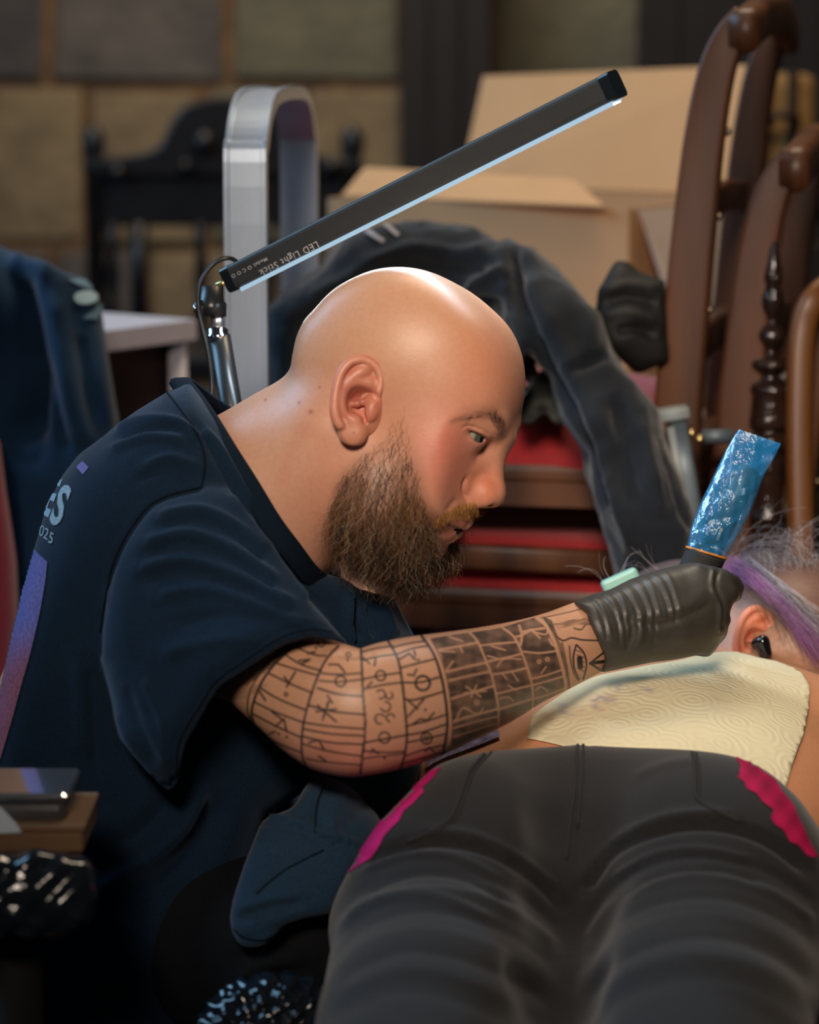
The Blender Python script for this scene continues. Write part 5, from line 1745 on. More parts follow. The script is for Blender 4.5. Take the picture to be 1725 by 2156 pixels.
def glyphs(text, ori, ex, ey, bvh, material, parent, name='lettering', off=0.0009, step=4.0, font_spacing=1.0, bold=0.0):
    """Flat lettering laid on a surface; ori/ex/ey are pixel vectors for one em."""
    fc = bpy.data.curves.new('txt', 'FONT')
    fc.body = text
    fc.size = 1.0
    fc.space_character = font_spacing
    fc.resolution_u = 3
    fc.offset = bold
    to = bpy.data.objects.new('txt', fc)
    COL.objects.link(to)
    bpy.context.view_layer.update()
    me = bpy.data.meshes.new_from_object(to)
    polys = []
    for p in me.polygons:
        polys.append([(ori[0] + ex[0] * me.vertices[i].co.x + ey[0] * me.vertices[i].co.y, ori[1] + ex[1] * me.vertices[i].co.x + ey[1] * me.vertices[i].co.y) for i in p.vertices])
    bpy.data.objects.remove(to, do_unlink=True)
    return decal(name, polys, bvh, off, material, parent, step)


glyphs('S', (104, 1096), (50, 24), (40, -110), BV, M_LETTER, shirt, bold=0.03)
glyphs('E', (91, 1080), (28, 14), (40, -108), BV, M_LETTER, shirt, bold=0.03)
glyphs('0', (83, 1126), (19, 12), (7, -32), BV, M_LETTER, shirt)
glyphs('2', (92, 1132), (20, 12), (7, -32), BV, M_LETTER, shirt)
glyphs('5', (102, 1141), (21, 12), (7, -32), BV, M_LETTER, shirt)
decal('print_patch', [[(162, 984), (175, 972), (188, 985), (176, 1000)]], BV, 0.0008, M_PRINT, shirt, 5.0, lambda x, y: np.array(srgb(124, 116, 180)))

# ---- shorts and the dark leg under them
M_DENIM = mat('blue_twill', srgb(38, 64, 88), rough=0.85, noise=0.5, nscale=600, ramp2=srgb(20, 38, 56), bump=0.4, bscale=1500, bdist=0.0006, sheen=0.1, spec=0.15)
D = Field(P(480, 1900, 2.0), (-0.30, -0.22, -0.22), (0.20, 0.14, 0.22), 0.0035)
D.chain([P(420, 1940, 2.03), P(620, 1840, 1.91)], [0.09, 0.075], 0.04)
D.chain([P(560, 1860, 1.93), P(570, 1985, 1.885)], [0.07, 0.05], 0.04)
D.chain([P(560, 1790, 2.02), P(760, 1700, 2.04), P(850, 1650, 2.06)], [0.06, 0.055, 0.05], 0.05)
D.chain([P(380, 2000, 2.16), P(700, 1800, 2.16)], [0.09, 0.08], 0.04)
D.outline([(552, 1727), (619, 1700), (640, 1660), (670, 1620), (760, 1600), (890, 1600), (870, 1680), (800, 1760), (760, 1800), (735, 1860), (700, 1925), (640, 1935), (596, 1950), (560, 1992), (529, 2002), (507, 1998), (488, 1964),
           (484, 1930), (492, 1890), (514, 1822)], 0.010)
D.cap(P(560, 1975, 1.89), P(545, 2040, 1.87), 0.030, 0.034, 0.004, 'sub')
Vd, Fd = D.mesh(2)
Nd = vnormals(Vd, Fd)
Vd = strokes(Vd, Nd, [([(552, 1730), (620, 1740), (665, 1760), (755, 1787)], 6, -0.006), ([(560, 1722), (625, 1731), (670, 1750), (757, 1777)], 7, 0.004), ([(500, 1935), (560, 1915), (640, 1900)], 8, -0.005),
                      ([(505, 1915), (565, 1895), (640, 1880)], 9, 0.003), ([(695, 1650), (670, 1690), (660, 1740)], 8, -0.004), ([(730, 1660), (700, 1710), (700, 1760)], 12, 0.004), ([(820, 1640), (780, 1690), (730, 1740)], 12, -0.004),
                      ([(540, 1880), (600, 1830), (680, 1790)], 5, -0.0015), ([(490, 1966), (530, 1975), (590, 1950)], 4, -0.002)])
shorts = link('shorts', mesh_np('shorts', Vd, Fd), M_DENIM, man)
shorts['label'] = 'dark blue shorts with stitched hem'
BD = bvh_of(Vd, Fd)
for pts in ([(492, 1955), (515, 1975), (560, 1978), (600, 1946)], [(540, 1882), (600, 1832), (682, 1790)], [(684, 1650), (668, 1690), (664, 1752)]):
    seam('seam', pts, BD, 0.0007, M_SEAM, shorts, 0.0003)
LG = Field(P(430, 2100, 1.98), (-0.24, -0.72, -0.30), (0.14, 0.16, 0.30), 0.0055)
kn = P(600, 1990, 1.93)
LG.chain([P(260, 2080, 2.10), P(430, 1990, 2.00), kn, np.array([kn[0] - 0.01, kn[1] + 0.02, 0.10])], [0.085, 0.072, 0.058, 0.045], 0.02)
kn2 = kn + np.array([-0.06, 0.30, -0.02])
LG.chain([P(300, 2120, 2.16), kn2, np.array([kn2[0], kn2[1], 0.10])], [0.085, 0.058, 0.045], 0.02)
Vg, Fg = LG.mesh(1)
Vg = strokes(Vg, vnormals(Vg, Fg), [([(480, 2080), (560, 2030), (650, 2010)], 12, 0.006), ([(480, 2110), (570, 2060), (650, 2050)], 12, -0.006), ([(490, 2020), (570, 1990), (640, 1970)], 10, -0.004)])
link('trouser_leg', mesh_np('trouser_leg', Vg, Fg), mat('black_cloth', srgb(26, 28, 32), rough=0.9, noise=0.4, nscale=400, bump=0.3, bscale=900, spec=0.1), man)

# ---- black nitrile glove on the working hand
M_GLOVE = mat('black_nitrile', srgb(60, 58, 53), rough=0.47, noise=0.35, nscale=120, ramp2=srgb(44, 43, 40), bump=0.15, bscale=420, bdist=0.001, spec=0.55)
G = Field(P(1400, 1300, 2.06), (-0.095, -0.065, -0.10), (0.085, 0.065, 0.075), 0.0014)
G.chain([P(1225, 1345, 2.020), P(1300, 1325, 2.040), P(1370, 1305, 2.055)], [0.0325, 0.0335, 0.036], 0.02)
G.ell(P(1415, 1285, 2.06), (0.046, 0.038, 0.026), 0.025)
G.chain([P(1400, 1290, 2.05), P(1490, 1262, 2.065)], [0.028, 0.024], 0.02)
for pts, rr in (([(1462, 1212, 2.055), (1512, 1212, 2.065), (1553, 1232, 2.085), (1552, 1264, 2.115)], [0.0145, 0.0120, 0.0110, 0.0090]),
                ([(1470, 1252, 2.045), (1518, 1262, 2.060), (1530, 1292, 2.085), (1505, 1305, 2.105)], [0.0150, 0.0125, 0.0115, 0.0090]),
                ([(1455, 1295, 2.045), (1505, 1312, 2.062), (1515, 1335, 2.088), (1490, 1340, 2.105)], [0.0150, 0.0125, 0.0110, 0.0090]),
                ([(1440, 1340, 2.050), (1485, 1352, 2.066), (1492, 1366, 2.088), (1468, 1366, 2.100)], [0.0140, 0.0115, 0.0100, 0.0085]),
                ([(1380, 1235, 2.085), (1440, 1200, 2.105), (1500, 1200, 2.125), (1535, 1228, 2.135)], [0.0190, 0.0140, 0.0120, 0.0100])):
    G.chain([P(*p) for p in pts], rr, 0.007)
glove_poly = [(1196, 1266), (1245, 1250), (1285, 1240), (1324, 1220), (1382, 1200), (1433, 1188), (1472, 1182), (1500, 1191), (1531, 1199), (1555, 1211), (1569, 1236), (1563, 1261), (1545, 1272), (1537, 1290), (1541, 1310), (1530, 1341),
              (1510, 1369), (1492, 1385), (1441, 1389), (1382, 1395), (1324, 1405), (1266, 1419), (1276, 1384), (1261, 1346), (1235, 1290)]
G.outline(glove_poly, 0.010)
G.cap(P(1150, 1372, 2.00), P(1232, 1346, 2.025), 0.026, 0.0255, 0.002, 'sub')
Vgl, Fgl = G.mesh(1)
Ngl = vnormals(Vgl, Fgl)
wr = [([(1238, 1290), (1264, 1346), (1279, 1384), (1270, 1416)], 4, 0.0014)]
for k, (x, y) in enumerate(((1232, 1256), (1256, 1250), (1277, 1243), (1297, 1234), (1318, 1224), (1338, 1216), (1357, 1209), (1378, 1203))):
    j = 4 * math.sin(k * 2.3)
    wr.append(([(x, y), (x + 22, y + 14), (x + 40 + j, y + 52), (x + 48 + j, y + 96 + 12 * (k % 3))], 4, -0.0009))
    wr.append(([(x + 9, y), (x + 31, y + 14), (x + 48 + j, y + 54), (x + 56 + j, y + 90)], 5, 0.0007))
wr += [([(1300, 1300), (1380, 1315), (1460, 1290), (1505, 1265)], 9, -0.0016), ([(1340, 1290), (1420, 1285), (1490, 1255)], 16, 0.0018), ([(1503, 1196), (1498, 1236), (1516, 1280), (1512, 1335)], 5, 0.0018),
       ([(1512, 1200), (1510, 1236), (1526, 1278), (1522, 1330)], 5, -0.0018), ([(1330, 1390), (1350, 1340), (1345, 1290)], 6, 0.0012), ([(1310, 1395), (1330, 1340), (1325, 1290)], 6, -0.0012), ([(1370, 1385), (1385, 1340)], 7, -0.0010)]
Vgl = strokes(Vgl, Ngl, wr)
glove = link('glove', mesh_np('glove', Vgl, Fgl), M_GLOVE, man)
glove['label'] = 'black nitrile glove with wrinkled cuff'
G2 = Field(P(1120, 1390, 2.17), (-0.06, -0.045, -0.06), (0.10, 0.05, 0.06), 0.003)
G2.chain([P(1010, 1425, 2.158), P(1080, 1412, 2.165)], [0.034, 0.035], 0.02)
G2.ell(P(1150, 1392, 2.18), (0.042, 0.018, 0.036), 0.02)
for k in range(4):
    G2.chain([P(1170, 1392, 2.158 + 0.018 * k), P(1230, 1385, 2.162 + 0.018 * k), P(1265, 1396, 2.164 + 0.018 * k)], [0.011, 0.0095, 0.008], 0.006)
G2.chain([P(1120, 1395, 2.150), P(1175, 1402, 2.132), P(1215, 1405, 2.130)], [0.014, 0.010, 0.008], 0.006)
link('glove', mesh_np('glove', *G2.mesh(1)), M_GLOVE, man)

for q in ((kn[0] - 0.01, kn[1] + 0.02), (kn2[0], kn2[1])):
    SH = Field(np.array([q[0] + 0.05, q[1] - 0.02, 0.05]), (-0.14, -0.07, -0.12), (0.16, 0.09, 0.12), 0.005)
    SH.chain([np.array([q[0] - 0.03, q[1], 0.05]), np.array([q[0] + 0.12, q[1] - 0.03, 0.045])], [0.045, 0.042], 0.02)
    SH.plane((0, 0, 0.004), (0, 0, -1), 0.004)
    link('shoe', mesh_np('shoe', *SH.mesh(1)), mat('black_leather', (0.01, 0.01, 0.01), rough=0.4, noise=0.2), man)
# stool the man sits on, out of the picture
stl = empty('work_stool', np.array([P(200, 2300, 2.13)[0], 2.10, 0]), 'round black work stool under the seated man', 'stool')
sx_ = stl.location
M_ST = mat('stool_vinyl', (0.012, 0.012, 0.013), rough=0.45, noise=0.2)
link('seat', lathe('seat', [(0.15, 0.36), (0.175, 0.37), (0.18, 0.40), (0.17, 0.425), (0.1, 0.43)], 28, True, Matrix.Translation((sx_[0], sx_[1], 0))), M_ST, stl)
link('column', lathe('column', [(0.03, 0.06), (0.022, 0.2), (0.022, 0.37)], 16, True, Matrix.Translation((sx_[0], sx_[1], 0))), M_ST, stl)
for k in range(5):
    a = k * 2 * math.pi / 5
    link('foot', sweep('foot', [np.array([sx_[0], sx_[1], 0.08]), np.array([sx_[0] + 0.13 * math.cos(a), sx_[1] + 0.13 * math.sin(a), 0.06]), np.array([sx_[0] + 0.25 * math.cos(a), sx_[1] + 0.25 * math.sin(a), 0.02])], circ(0.018, 8)), M_ST, stl)
# ------------------------------------------------------------------ the client lying face down
M_SKIN2 = mat('client_skin', tint=True, rough=0.48, noise=0.2, nscale=220, ramp2=(0.82, 0.68, 0.62), bump=0.15, bscale=800, bdist=0.0005, sss=0.12)
A3 = lambda *p: np.array(p, dtype=float)
ZL = np.array([CR @ [0, 0, 1], CU @ [0, 0, 1], -CF @ [0, 0, 1]])      # world up in the grid's axes


def hand_at(Fd, wrist, d, side, up):
    """A relaxed hand: palm, four fingers of different lengths, thumb from the side of the palm."""
    d, side, up = (np.asarray(v, dtype=float) / np.linalg.norm(v) for v in (d, side, up))
    Fd.cap(wrist, wrist + d * 0.075, 0.026, 0.036, 0.015, flat=(Fd.B @ up, 0.5))
    for k, ln_ in enumerate((0.066, 0.074, 0.068, 0.052)):
        r0 = wrist + d * 0.085 + side * (0.027 - 0.018 * k)
        Fd.chain([r0, r0 + d * ln_ * 0.5 + up * 0.004, r0 + d * ln_ * 0.8 - up * 0.006, r0 + d * ln_ - up * 0.016], [0.0090, 0.0085, 0.0078, 0.0068], 0.004)
    t0 = wrist + d * 0.025 + side * 0.026
    Fd.chain([t0, t0 + d * 0.030 + side * 0.022, t0 + d * 0.062 + side * 0.026 - up * 0.006], [0.012, 0.0100, 0.0080], 0.008)


B = Field(A3(0.24, 2.15, 0.86), (-0.30, -0.34, -0.38), (0.34, 0.24, 0.74), 0.0035)
B.chain([A3(0.155, 1.90, 0.840), A3(0.163, 1.95, 0.846), A3(0.190, 2.03, 0.856), A3(0.230, 2.14, 0.857)], [0.115, 0.138, 0.160, 0.162], 0.04, flat=(ZL, 0.56))
B.chain([A3(0.07, 2.10, 0.850), A3(0.39, 2.13, 0.842)], [0.07, 0.072], 0.05)
B.chain([A3(0.405, 2.11, 0.845), A3(0.405, 1.99, 0.812), A3(0.410, 1.88, 0.790), A3(0.425, 1.76, 0.772), A3(0.435, 1.66, 0.762)], [0.060, 0.050, 0.043, 0.038, 0.027], 0.02)
hand_at(B, A3(0.435, 1.66, 0.760), (0.08, -1, -0.02), (-1, -0.05, 0), (0, 0, 1))
B.chain([A3(0.055, 2.10, 0.84), A3(0.03, 2.22, 0.80), A3(0.04, 2.32, 0.78)], [0.058, 0.044, 0.030], 0.02)
hand_at(B, A3(0.045, 2.33, 0.772), (0.35, 0.9, 0), (0.9, -0.35, 0), (0, 0, 1))
BPT = bvh_of(*B.mesh(2))
B.chain([A3(0.305, 2.17, 0.862), A3(0.335, 2.27, 0.878)], [0.055, 0.054], 0.03)
hc = P(1668, 1345, 2.335)
B.ell(hc, (0.080, 0.070, 0.092), 0.02)
B.ell(P(1720, 1330, 2.375), (0.075, 0.066, 0.08), 0.02)
Vp, Fp = B.mesh(2)
up_, vp_, dp_ = proj(Vp)
SK2 = np.array(srgb(214, 152, 112))
Cp = np.tile(SK2, (len(Vp), 1))
hd = np.linalg.norm((Vp - hc) / 0.1, axis=1)
onhead = sstep(1.35, 1.1, hd) * sstep(2.215, 2.245, dp_)
shv = onhead * np.clip(sstep(1545, 1590, up_ + 0.35 * (1340 - vp_)) + sstep(1300, 1270, vp_), 0, 1) * sstep(1470, 1400, vp_ - 0.25 * (up_ - 1600))
Cp = mixc(Cp, srgb(112, 86, 70), 0.72 * shv * (0.8 + 0.2 * np.sin(up_ * 0.9) * np.sin(vp_ * 1.1)))
Cp = mixc(Cp, srgb(218, 160, 140), 0.6 * onhead * sstep(1560, 1535, up_))
Cp = mixc(Cp, srgb(84, 60, 60), 0.7 * onhead * sstep(1290, 1250, vp_ - 0.45 * (up_ - 1560)))
# ear: same anatomy as any ear, smaller
sc_ = 0.875
eo1 = ep(752, 842)
ec = P(1586, 1344, 2.252)
dv = (Ve - eo1) * sc_
tl = math.radians(-6)
x_, y_, z_ = dv @ CR, dv @ CU, dv @ CF
Vp2 = ec + np.outer(x_ * math.cos(tl) - y_ * math.sin(tl), CR) + np.outer(x_ * math.sin(tl) + y_ * math.cos(tl), CU) + np.outer(z_, CF)
Ce2 = mixc(Ce, srgb(226, 140, 108), 0.65 + 0 * ue)
Ce2 = mixc(Ce2, srgb(206, 104, 44), 0.45 * np.exp(-(((ue - 762) / 22) ** 2 + ((ve - 790) / 18) ** 2)))
_V, _F, _C = join_np([(Vp, Fp, Cp), (Vp2, Fe, Ce2)])
client = tag(link('person', mesh_np('person', _V, _F, True, _C), M_SKIN2), 'client lying face down in black jeans, paper towel over bare back, black earbud in ear', 'person')
BP = bvh_of(Vp, Fp)

# ---- black jeans
M_JEAN = mat('black_denim', srgb(41, 40, 41), rough=0.85, noise=0.5, nscale=420, ramp2=srgb(27, 27, 28), bump=0.3, bscale=1500, bdist=0.0006, sheen=0.15, spec=0.2)
M_JSEAM = mat('black_stitching', srgb(40, 40, 41), rough=0.85, noise=0.3, nscale=800)
J = Field(A3(0.11, 1.68, 0.84), (-0.24, -0.22, -0.28), (0.24, 0.24, 0.62), 0.0036)
for sg, gx in ((-1, 0.040), (1, 0.212)):
    J.ell(A3(gx, 1.785, 0.858), (0.105, 0.098, 0.125), 0.030)
    J.ell(A3(0.126 + sg * 0.105, 1.80, 0.83), (0.066, 0.085, 0.13), 0.03)
    J.chain([A3(0.122 + sg * 0.086, 1.735, 0.838), A3(0.095 + sg * 0.082, 1.57, 0.812), A3(0.065 + sg * 0.080, 1.35, 0.80), A3(0.045 + sg * 0.08, 1.12, 0.790)], [0.088, 0.080, 0.068, 0.055], 0.018)
J.ell(A3(0.128, 1.835, 0.850), (0.145, 0.098, 0.10), 0.03)
jeans_poly = [(1051, 1551), (1100, 1541), (1200, 1529), (1300, 1526), (1423, 1528), (1520, 1540), (1580, 1570), (1632, 1615), (1691, 1681), (1735, 1752), (1790, 1850), (1830, 2000), (1830, 2400), (640, 2400), (656, 2156), (663, 2009), (686, 1927),
              (716, 1867), (753, 1800), (798, 1733), (857, 1673), (917, 1608), (962, 1584)]
J.outline(jeans_poly, 0.016)
J.plane(A3(0.14, 1.905, 0.9), A3(0.15, 0.99, 0.10), 0.006)
# cleft and the gap between the thighs
J.chain([A3(0.122, 1.80, 0.985), A3(0.116, 1.72, 0.935), A3(0.108, 1.67, 0.893), A3(0.096, 1.58, 0.862), A3(0.068, 1.33, 0.845)], [0.016, 0.016, 0.014, 0.016, 0.018], 0.038, 'sub')
Vj, Fj = J.mesh(2)
Nj = vnormals(Vj, Fj)
jf = [([(1184, 1905), (1110, 1837), (1021, 1787), (917, 1770), (827, 1785), (755, 1815)], 11, -0.007), ([(1230, 1875), (1297, 1788), (1408, 1742), (1520, 1738), (1620, 1770), (1700, 1830)], 11, -0.007),
      ([(1170, 1880), (1090, 1815), (1000, 1768), (900, 1752)], 14, 0.004), ([(1250, 1830), (1320, 1765), (1420, 1722), (1540, 1718)], 14, 0.004)]
for k in range(7):
    o = 42 * (k + 1)
    a = 0.0022 * (1 - 0.08 * k) * (0.55 + 0.9 * ((k * 37) % 10) / 10)
    jf.append(([(1178 - 4 * k, 1920 + o * 0.9), (1105 - 8 * k, 1848 + o), (1015 - 10 * k, 1803 + o * 1.02), (900 - 8 * k, 1790 + o), (800 - 4 * k, 1812 + o), (735 - 6 * k, 1850 + o)], 10 + k, a if k % 2 else -a))
    jf.append(([(1236, 1900 + o * 1.0), (1300, 1815 + o), (1410, 1768 + o), (1525, 1764 + o), (1630, 1800 + o), (1720, 1860 + o)], 10 + k, a if k % 2 else -a))
jf += [([(760, 1830), (860, 1800), (960, 1805), (1050, 1850)], 7, 0.0025), ([(770, 1880), (870, 1840), (980, 1850), (1070, 1900)], 7, -0.0025), ([(700, 1960), (800, 1900), (920, 1890), (1040, 1940)], 9, 0.003),
       ([(1290, 1850), (1380, 1800), (1480, 1790), (1580, 1810)], 7, 0.0025), ([(1300, 1900), (1400, 1840), (1510, 1835), (1600, 1860)], 8, -0.0025),
       ([(1218, 1535), (1212, 1640), (1203, 1720), (1194, 1810)], 7, 0.0016), ([(1240, 1540), (1236, 1640), (1228, 1720)], 6, -0.0012), ([(1330, 1640), (1400, 1610), (1470, 1600)], 10, 0.0015)]
Vj = strokes(Vj, Nj, jf)
jeans = link('jeans', mesh_np('jeans', Vj, Fj), M_JEAN, client)
jeans['label'] = 'black stretch jeans with back pockets and pink hip patches'
BJ = bvh_of(Vj, Fj)
for pts in ([(1218, 1534), (1215, 1600), (1208, 1680), (1203, 1711), (1196, 1770), (1192, 1808)], [(1229, 1534), (1227, 1600), (1221, 1680), (1216, 1740)]):
    seam('seam', pts, BJ, 0.0012, M_JSEAM, jeans, 0.0004)
for pts in ([(1049, 1556), (1020, 1590), (991, 1622), (975, 1660), (962, 1696), (947, 1726), (905, 1752), (857, 1772)], [(1442, 1534), (1452, 1565), (1461, 1600), (1464, 1640), (1468, 1681), (1508, 1708), (1557, 1730)]):
    seam('pocket_seam', pts, BJ, 0.0015, M_JSEAM, jeans, 0.0005)
    seam('pocket_seam', [(x + 9, y + 1) for x, y in pts], BJ, 0.0009, M_JSEAM, jeans, 0.0003)
for x in (1216, 1436, 1048):
    decal('belt_loop', [[(x - 10, 1529 + (24 if x < 1100 else 0)), (x + 12, 1528 + (20 if x < 1100 else 0)), (x + 13, 1556 + (22 if x < 1100 else 0)), (x - 9, 1557 + (24 if x < 1100 else 0))]], BJ, 0.0022, M_JEAN, jeans, 5.0)
M_PINK = mat('pink_print', tint=True, rough=0.75, noise=0.3, nscale=500, ramp2=(0.75, 0.5, 0.65), spec=0.25)
lp_ = [(930, 1616), (905, 1626), (887, 1637), (878, 1655), (862, 1660), (842, 1682), (832, 1700), (815, 1712), (790, 1748), (770, 1778), (752, 1800), (736, 1824), (736, 1838), (760, 1822), (783, 1806), (800, 1782), (809, 1763), (822, 1748), (842, 1728),
       (852, 1708), (870, 1694), (894, 1668), (890, 1660), (902, 1650), (912, 1640)]
rp_ = [(1542, 1591), (1566, 1603), (1591, 1608), (1606, 1626), (1632, 1643), (1646, 1668), (1669, 1695), (1680, 1722), (1693, 1748), (1706, 1778), (1721, 1804), (1710, 1806), (1697, 1800), (1680, 1780), (1662, 1772), (1648, 1748), (1630, 1736), (1622, 1722),
       (1628, 1706), (1606, 1690), (1592, 1672), (1572, 1662), (1566, 1648), (1553, 1638), (1572, 1634), (1560, 1614)]
decal('hip_patch', [lp_], BJ, 0.0010, M_PINK, jeans, 8.0, lambda x, y: np.array(srgb(226, 40, 134)))['label'] = 'ragged magenta print on the hip'
decal('hip_patch', [rp_], BJ, 0.0010, M_PINK, jeans, 8.0, lambda x, y: np.array(srgb(206, 24, 92)) * (0.75 + 0.25 * math.sin(x * 0.11) * math.sin(y * 0.09)))['label'] = 'ragged crimson pink print on the hip'
# pale patterned top showing above the waistband
decal('shirt_hem', [[(898, 1600), (950, 1580), (1010, 1556), (1052, 1541), (1056, 1556), (1000, 1578), (940, 1600), (905, 1618)]], BP, 0.0025, mat('lilac_cloth', srgb(150, 138, 172), rough=0.9, noise=0.9, nscale=160, ramp2=srgb(70, 66, 92)), client, 6.0)

# ---- hair
HR = Field(P(1520, 1250, 2.36), (-0.10, -0.07, -0.10), (0.16, 0.11, 0.09), 0.003)
HR.ell(P(1650, 1262, 2.36), (0.062, 0.038, 0.060), 0.02)
HR.chain([P(1545, 1225, 2.325), P(1640, 1275, 2.295), P(1735, 1370, 2.295)], [0.016, 0.016, 0.018], 0.02)
HR.ell(P(1420, 1262, 2.40), (0.055, 0.030, 0.035), 0.03)
HR.chain([P(1440, 1255, 2.39), P(1600, 1240, 2.37)], [0.028, 0.03], 0.03)
Vr, Fr = HR.mesh(2)
ur, vr, _ = proj(Vr)
Cr = np.tile(np.array(srgb(92, 78, 82)), (len(Vr), 1))
band = line_sd([(1545, 1205), (1600, 1245), (1660, 1290), (1725, 1370)], ur, vr)
Cr = mixc(Cr, srgb(146, 84, 136), np.exp(-(band / 34) ** 2))
hair = link('hair', mesh_np('hair', Vr, Fr, True, Cr), mat('dyed_hair', tint=True, rough=0.5, noise=0.5, nscale=160, ramp2=(0.45, 0.42, 0.45), stretch=(1, 5, 5), bump=0.5, bscale=300), client)
hair['label'] = 'grey and purple hair pinned up'
r5 = np.random.default_rng(5)
hp_, hrad, hcol = [], [], []


def lock(a, b, c, n, spread, rad, cols, k=12, jit=0.006):
    """n strands from a over b to c (each pixel x, y, depth)."""
    a, b, c = (P(q[0], q[1], q[2] - 0.105) for q in (a, b, c))
    for _ in range(n):
        o = r5.normal(size=3) * spread
        o2 = r5.normal(size=3) * (spread * 1.2) + r5.normal(size=3) * jit
        o3 = r5.normal(size=3) * (spread * 1.3) + r5.normal(size=3) * jit * 1.6
        t = np.linspace(0, 1, k)[:, None]
        p = (1 - t) ** 2 * (a + o) + 2 * t * (1 - t) * (b + o2) + t * t * (c + o3)
        hp_.append(p)
        hrad.append(rad * 1.15 * r5.uniform(0.6, 1.3))
        hcol.append(np.array(cols[r5.integers(0, len(cols))]) * r5.uniform(0.7, 1.2))


PUR = [srgb(160, 98, 150), srgb(138, 76, 128), srgb(176, 130, 172)]
GRY = [srgb(178, 170, 170), srgb(140, 132, 136), srgb(206, 200, 204), srgb(100, 92, 96)]
BRN = [srgb(70, 52, 46), srgb(96, 74, 62), srgb(120, 100, 86)]
for k in range(16):
    t = k / 15
    lock((1546 + 30 * t, 1196 - 10 * t, 2.40), (1632 + 20 * t, 1248 - 14 * t, 2.338), (1735, 1392 - 66 * t, 2.335), 46, 0.0035, 0.00016, PUR if t < 0.62 else GRY, 12, 0.003)
for k in range(10):
    lock((1560 + 14 * k, 1232 + 8 * k, 2.348), (1590 + 13 * k, 1262 + 10 * k, 2.340), (1612 + 12 * k, 1300 + 12 * k, 2.345), 14, 0.004, 0.00010, BRN, 7, 0.002)
for k in range(130):
    x, y = r5.uniform(1560, 1725), r5.uniform(1120, 1240)
    lock((x, y + r5.uniform(-10, 40), 2.42), (x + r5.uniform(-50, 60), y + r5.uniform(-70, 20), 2.41 + r5.uniform(-0.03, 0.03)), (x + r5.uniform(-40, 90), y + r5.uniform(20, 170), 2.41), 2, 0.004, 0.00015, GRY, 14, 0.012)
for a, b, c in (((1545, 1180, 2.43), (1610, 1130, 2.43), (1700, 1165, 2.43)), ((1550, 1170, 2.43), (1640, 1110, 2.42), (1720, 1200, 2.42)), ((1600, 1150, 2.42), (1690, 1100, 2.41), (1705, 1260, 2.41)),
                ((1620, 1140, 2.42), (1700, 1120, 2.41), (1690, 1270, 2.40)), ((1655, 1280, 2.40), (1640, 1170, 2.39), (1650, 1080, 2.39)), ((1660, 1130, 2.42), (1700, 1100, 2.42), (1760, 1092, 2.43)),
                ((1545, 1190, 2.42), (1590, 1150, 2.42), (1680, 1150, 2.42)), ((1540, 1150, 2.44), (1580, 1085, 2.44), (1680, 1110, 2.44))):
    lock(a, b, c, 7, 0.004, 0.00016, GRY, 16, 0.006)
for a, b, c in (((1275, 1232, 2.36), (1250, 1180, 2.34), (1208, 1208, 2.34)), ((1290, 1225, 2.36), (1262, 1195, 2.35), (1258, 1165, 2.35)), ((1310, 1225, 2.36), (1318, 1150, 2.36), (1345, 1160, 2.36)),
                ((1395, 1205, 2.38), (1365, 1185, 2.37), (1362, 1150, 2.37)), ((1392, 1200, 2.38), (1360, 1190, 2.37), (1340, 1150, 2.37)), ((1300, 1235, 2.36), (1300, 1190, 2.36), (1330, 1182, 2.36)), ((1370, 1210, 2.38), (1345, 1175, 2.37), (1325, 1200, 2.37))):
    lock(a, b, c, 2, 0.0015, 0.00017, [GRY[0], GRY[2]], 14, 0.002)
n12 = [p if len(p) == 16 else np.stack([np.interp(np.linspace(0, 1, 16), np.linspace(0, 1, len(p)), p[:, q]) for q in range(3)], 1) for p in hp_]
hs = link('hair_strands', hair_mesh('hair_strands', np.array(n12), np.array(hrad), np.array(hcol)), M_HAIR, client)
hs['kind'] = 'stuff'
hs['label'] = 'loose grey and purple hair strands'

# ---- earbud, hair clip
eb_ = empty('earbud', P(1606, 1362, 2.232), 'glossy black wireless earbud in the client\'s ear', 'earbud')
F_ = Field(P(1606, 1362, 2.232), (-0.014, -0.016, -0.014), (0.014, 0.016, 0.014), 0.0006)
F_.ell(P(1602, 1356, 2.235), (0.0085, 0.0068, 0.0075), 0.003)
F_.cap(P(1606, 1352, 2.229), P(1612, 1376, 2.229), 0.0065, 0.0058, 0.003)
M_GLOSSB = mat('glossy_black', (0.006, 0.006, 0.007), rough=0.08, spec=0.7, noise=0.1, nscale=30)
link('body', mesh_np('body', *F_.mesh(1)), M_GLOSSB, eb_)
link('trim_ring', sweep('trim_ring', [P(1611 + 3 * math.sin(t), 1350 + 28 * t / 3.2, 2.2245) for t in np.linspace(0, 3.2, 10)], circ(0.0007, 6)), mat('brass', (0.75, 0.55, 0.25), rough=0.25, metal=1.0, noise=0.2), eb_)
hcx = P(1306, 1222, 2.25)
clip_ = empty('hair_clip', hcx, 'mint green plastic hair clip behind the gloved wrist', 'hair clip')
ang_ = math.radians(24)
ax1 = math.cos(ang_) * CR + math.sin(ang_) * CU
ax2 = -math.sin(ang_) * CR + math.cos(ang_) * CU
Mx = Matrix(((ax1[0], ax2[0], -CF[0], hcx[0]), (ax1[1], ax2[1], -CF[1], hcx[1]), (ax1[2], ax2[2], -CF[2], hcx[2]), (0, 0, 0, 1)))
M_MINT = mat('mint_plastic', srgb(142, 192, 178), rough=0.4, noise=0.1, nscale=60)
link('shell', box_me('shell', (0.034, 0.012, 0.016), 0.0035, 3, Mx), M_MINT, clip_)
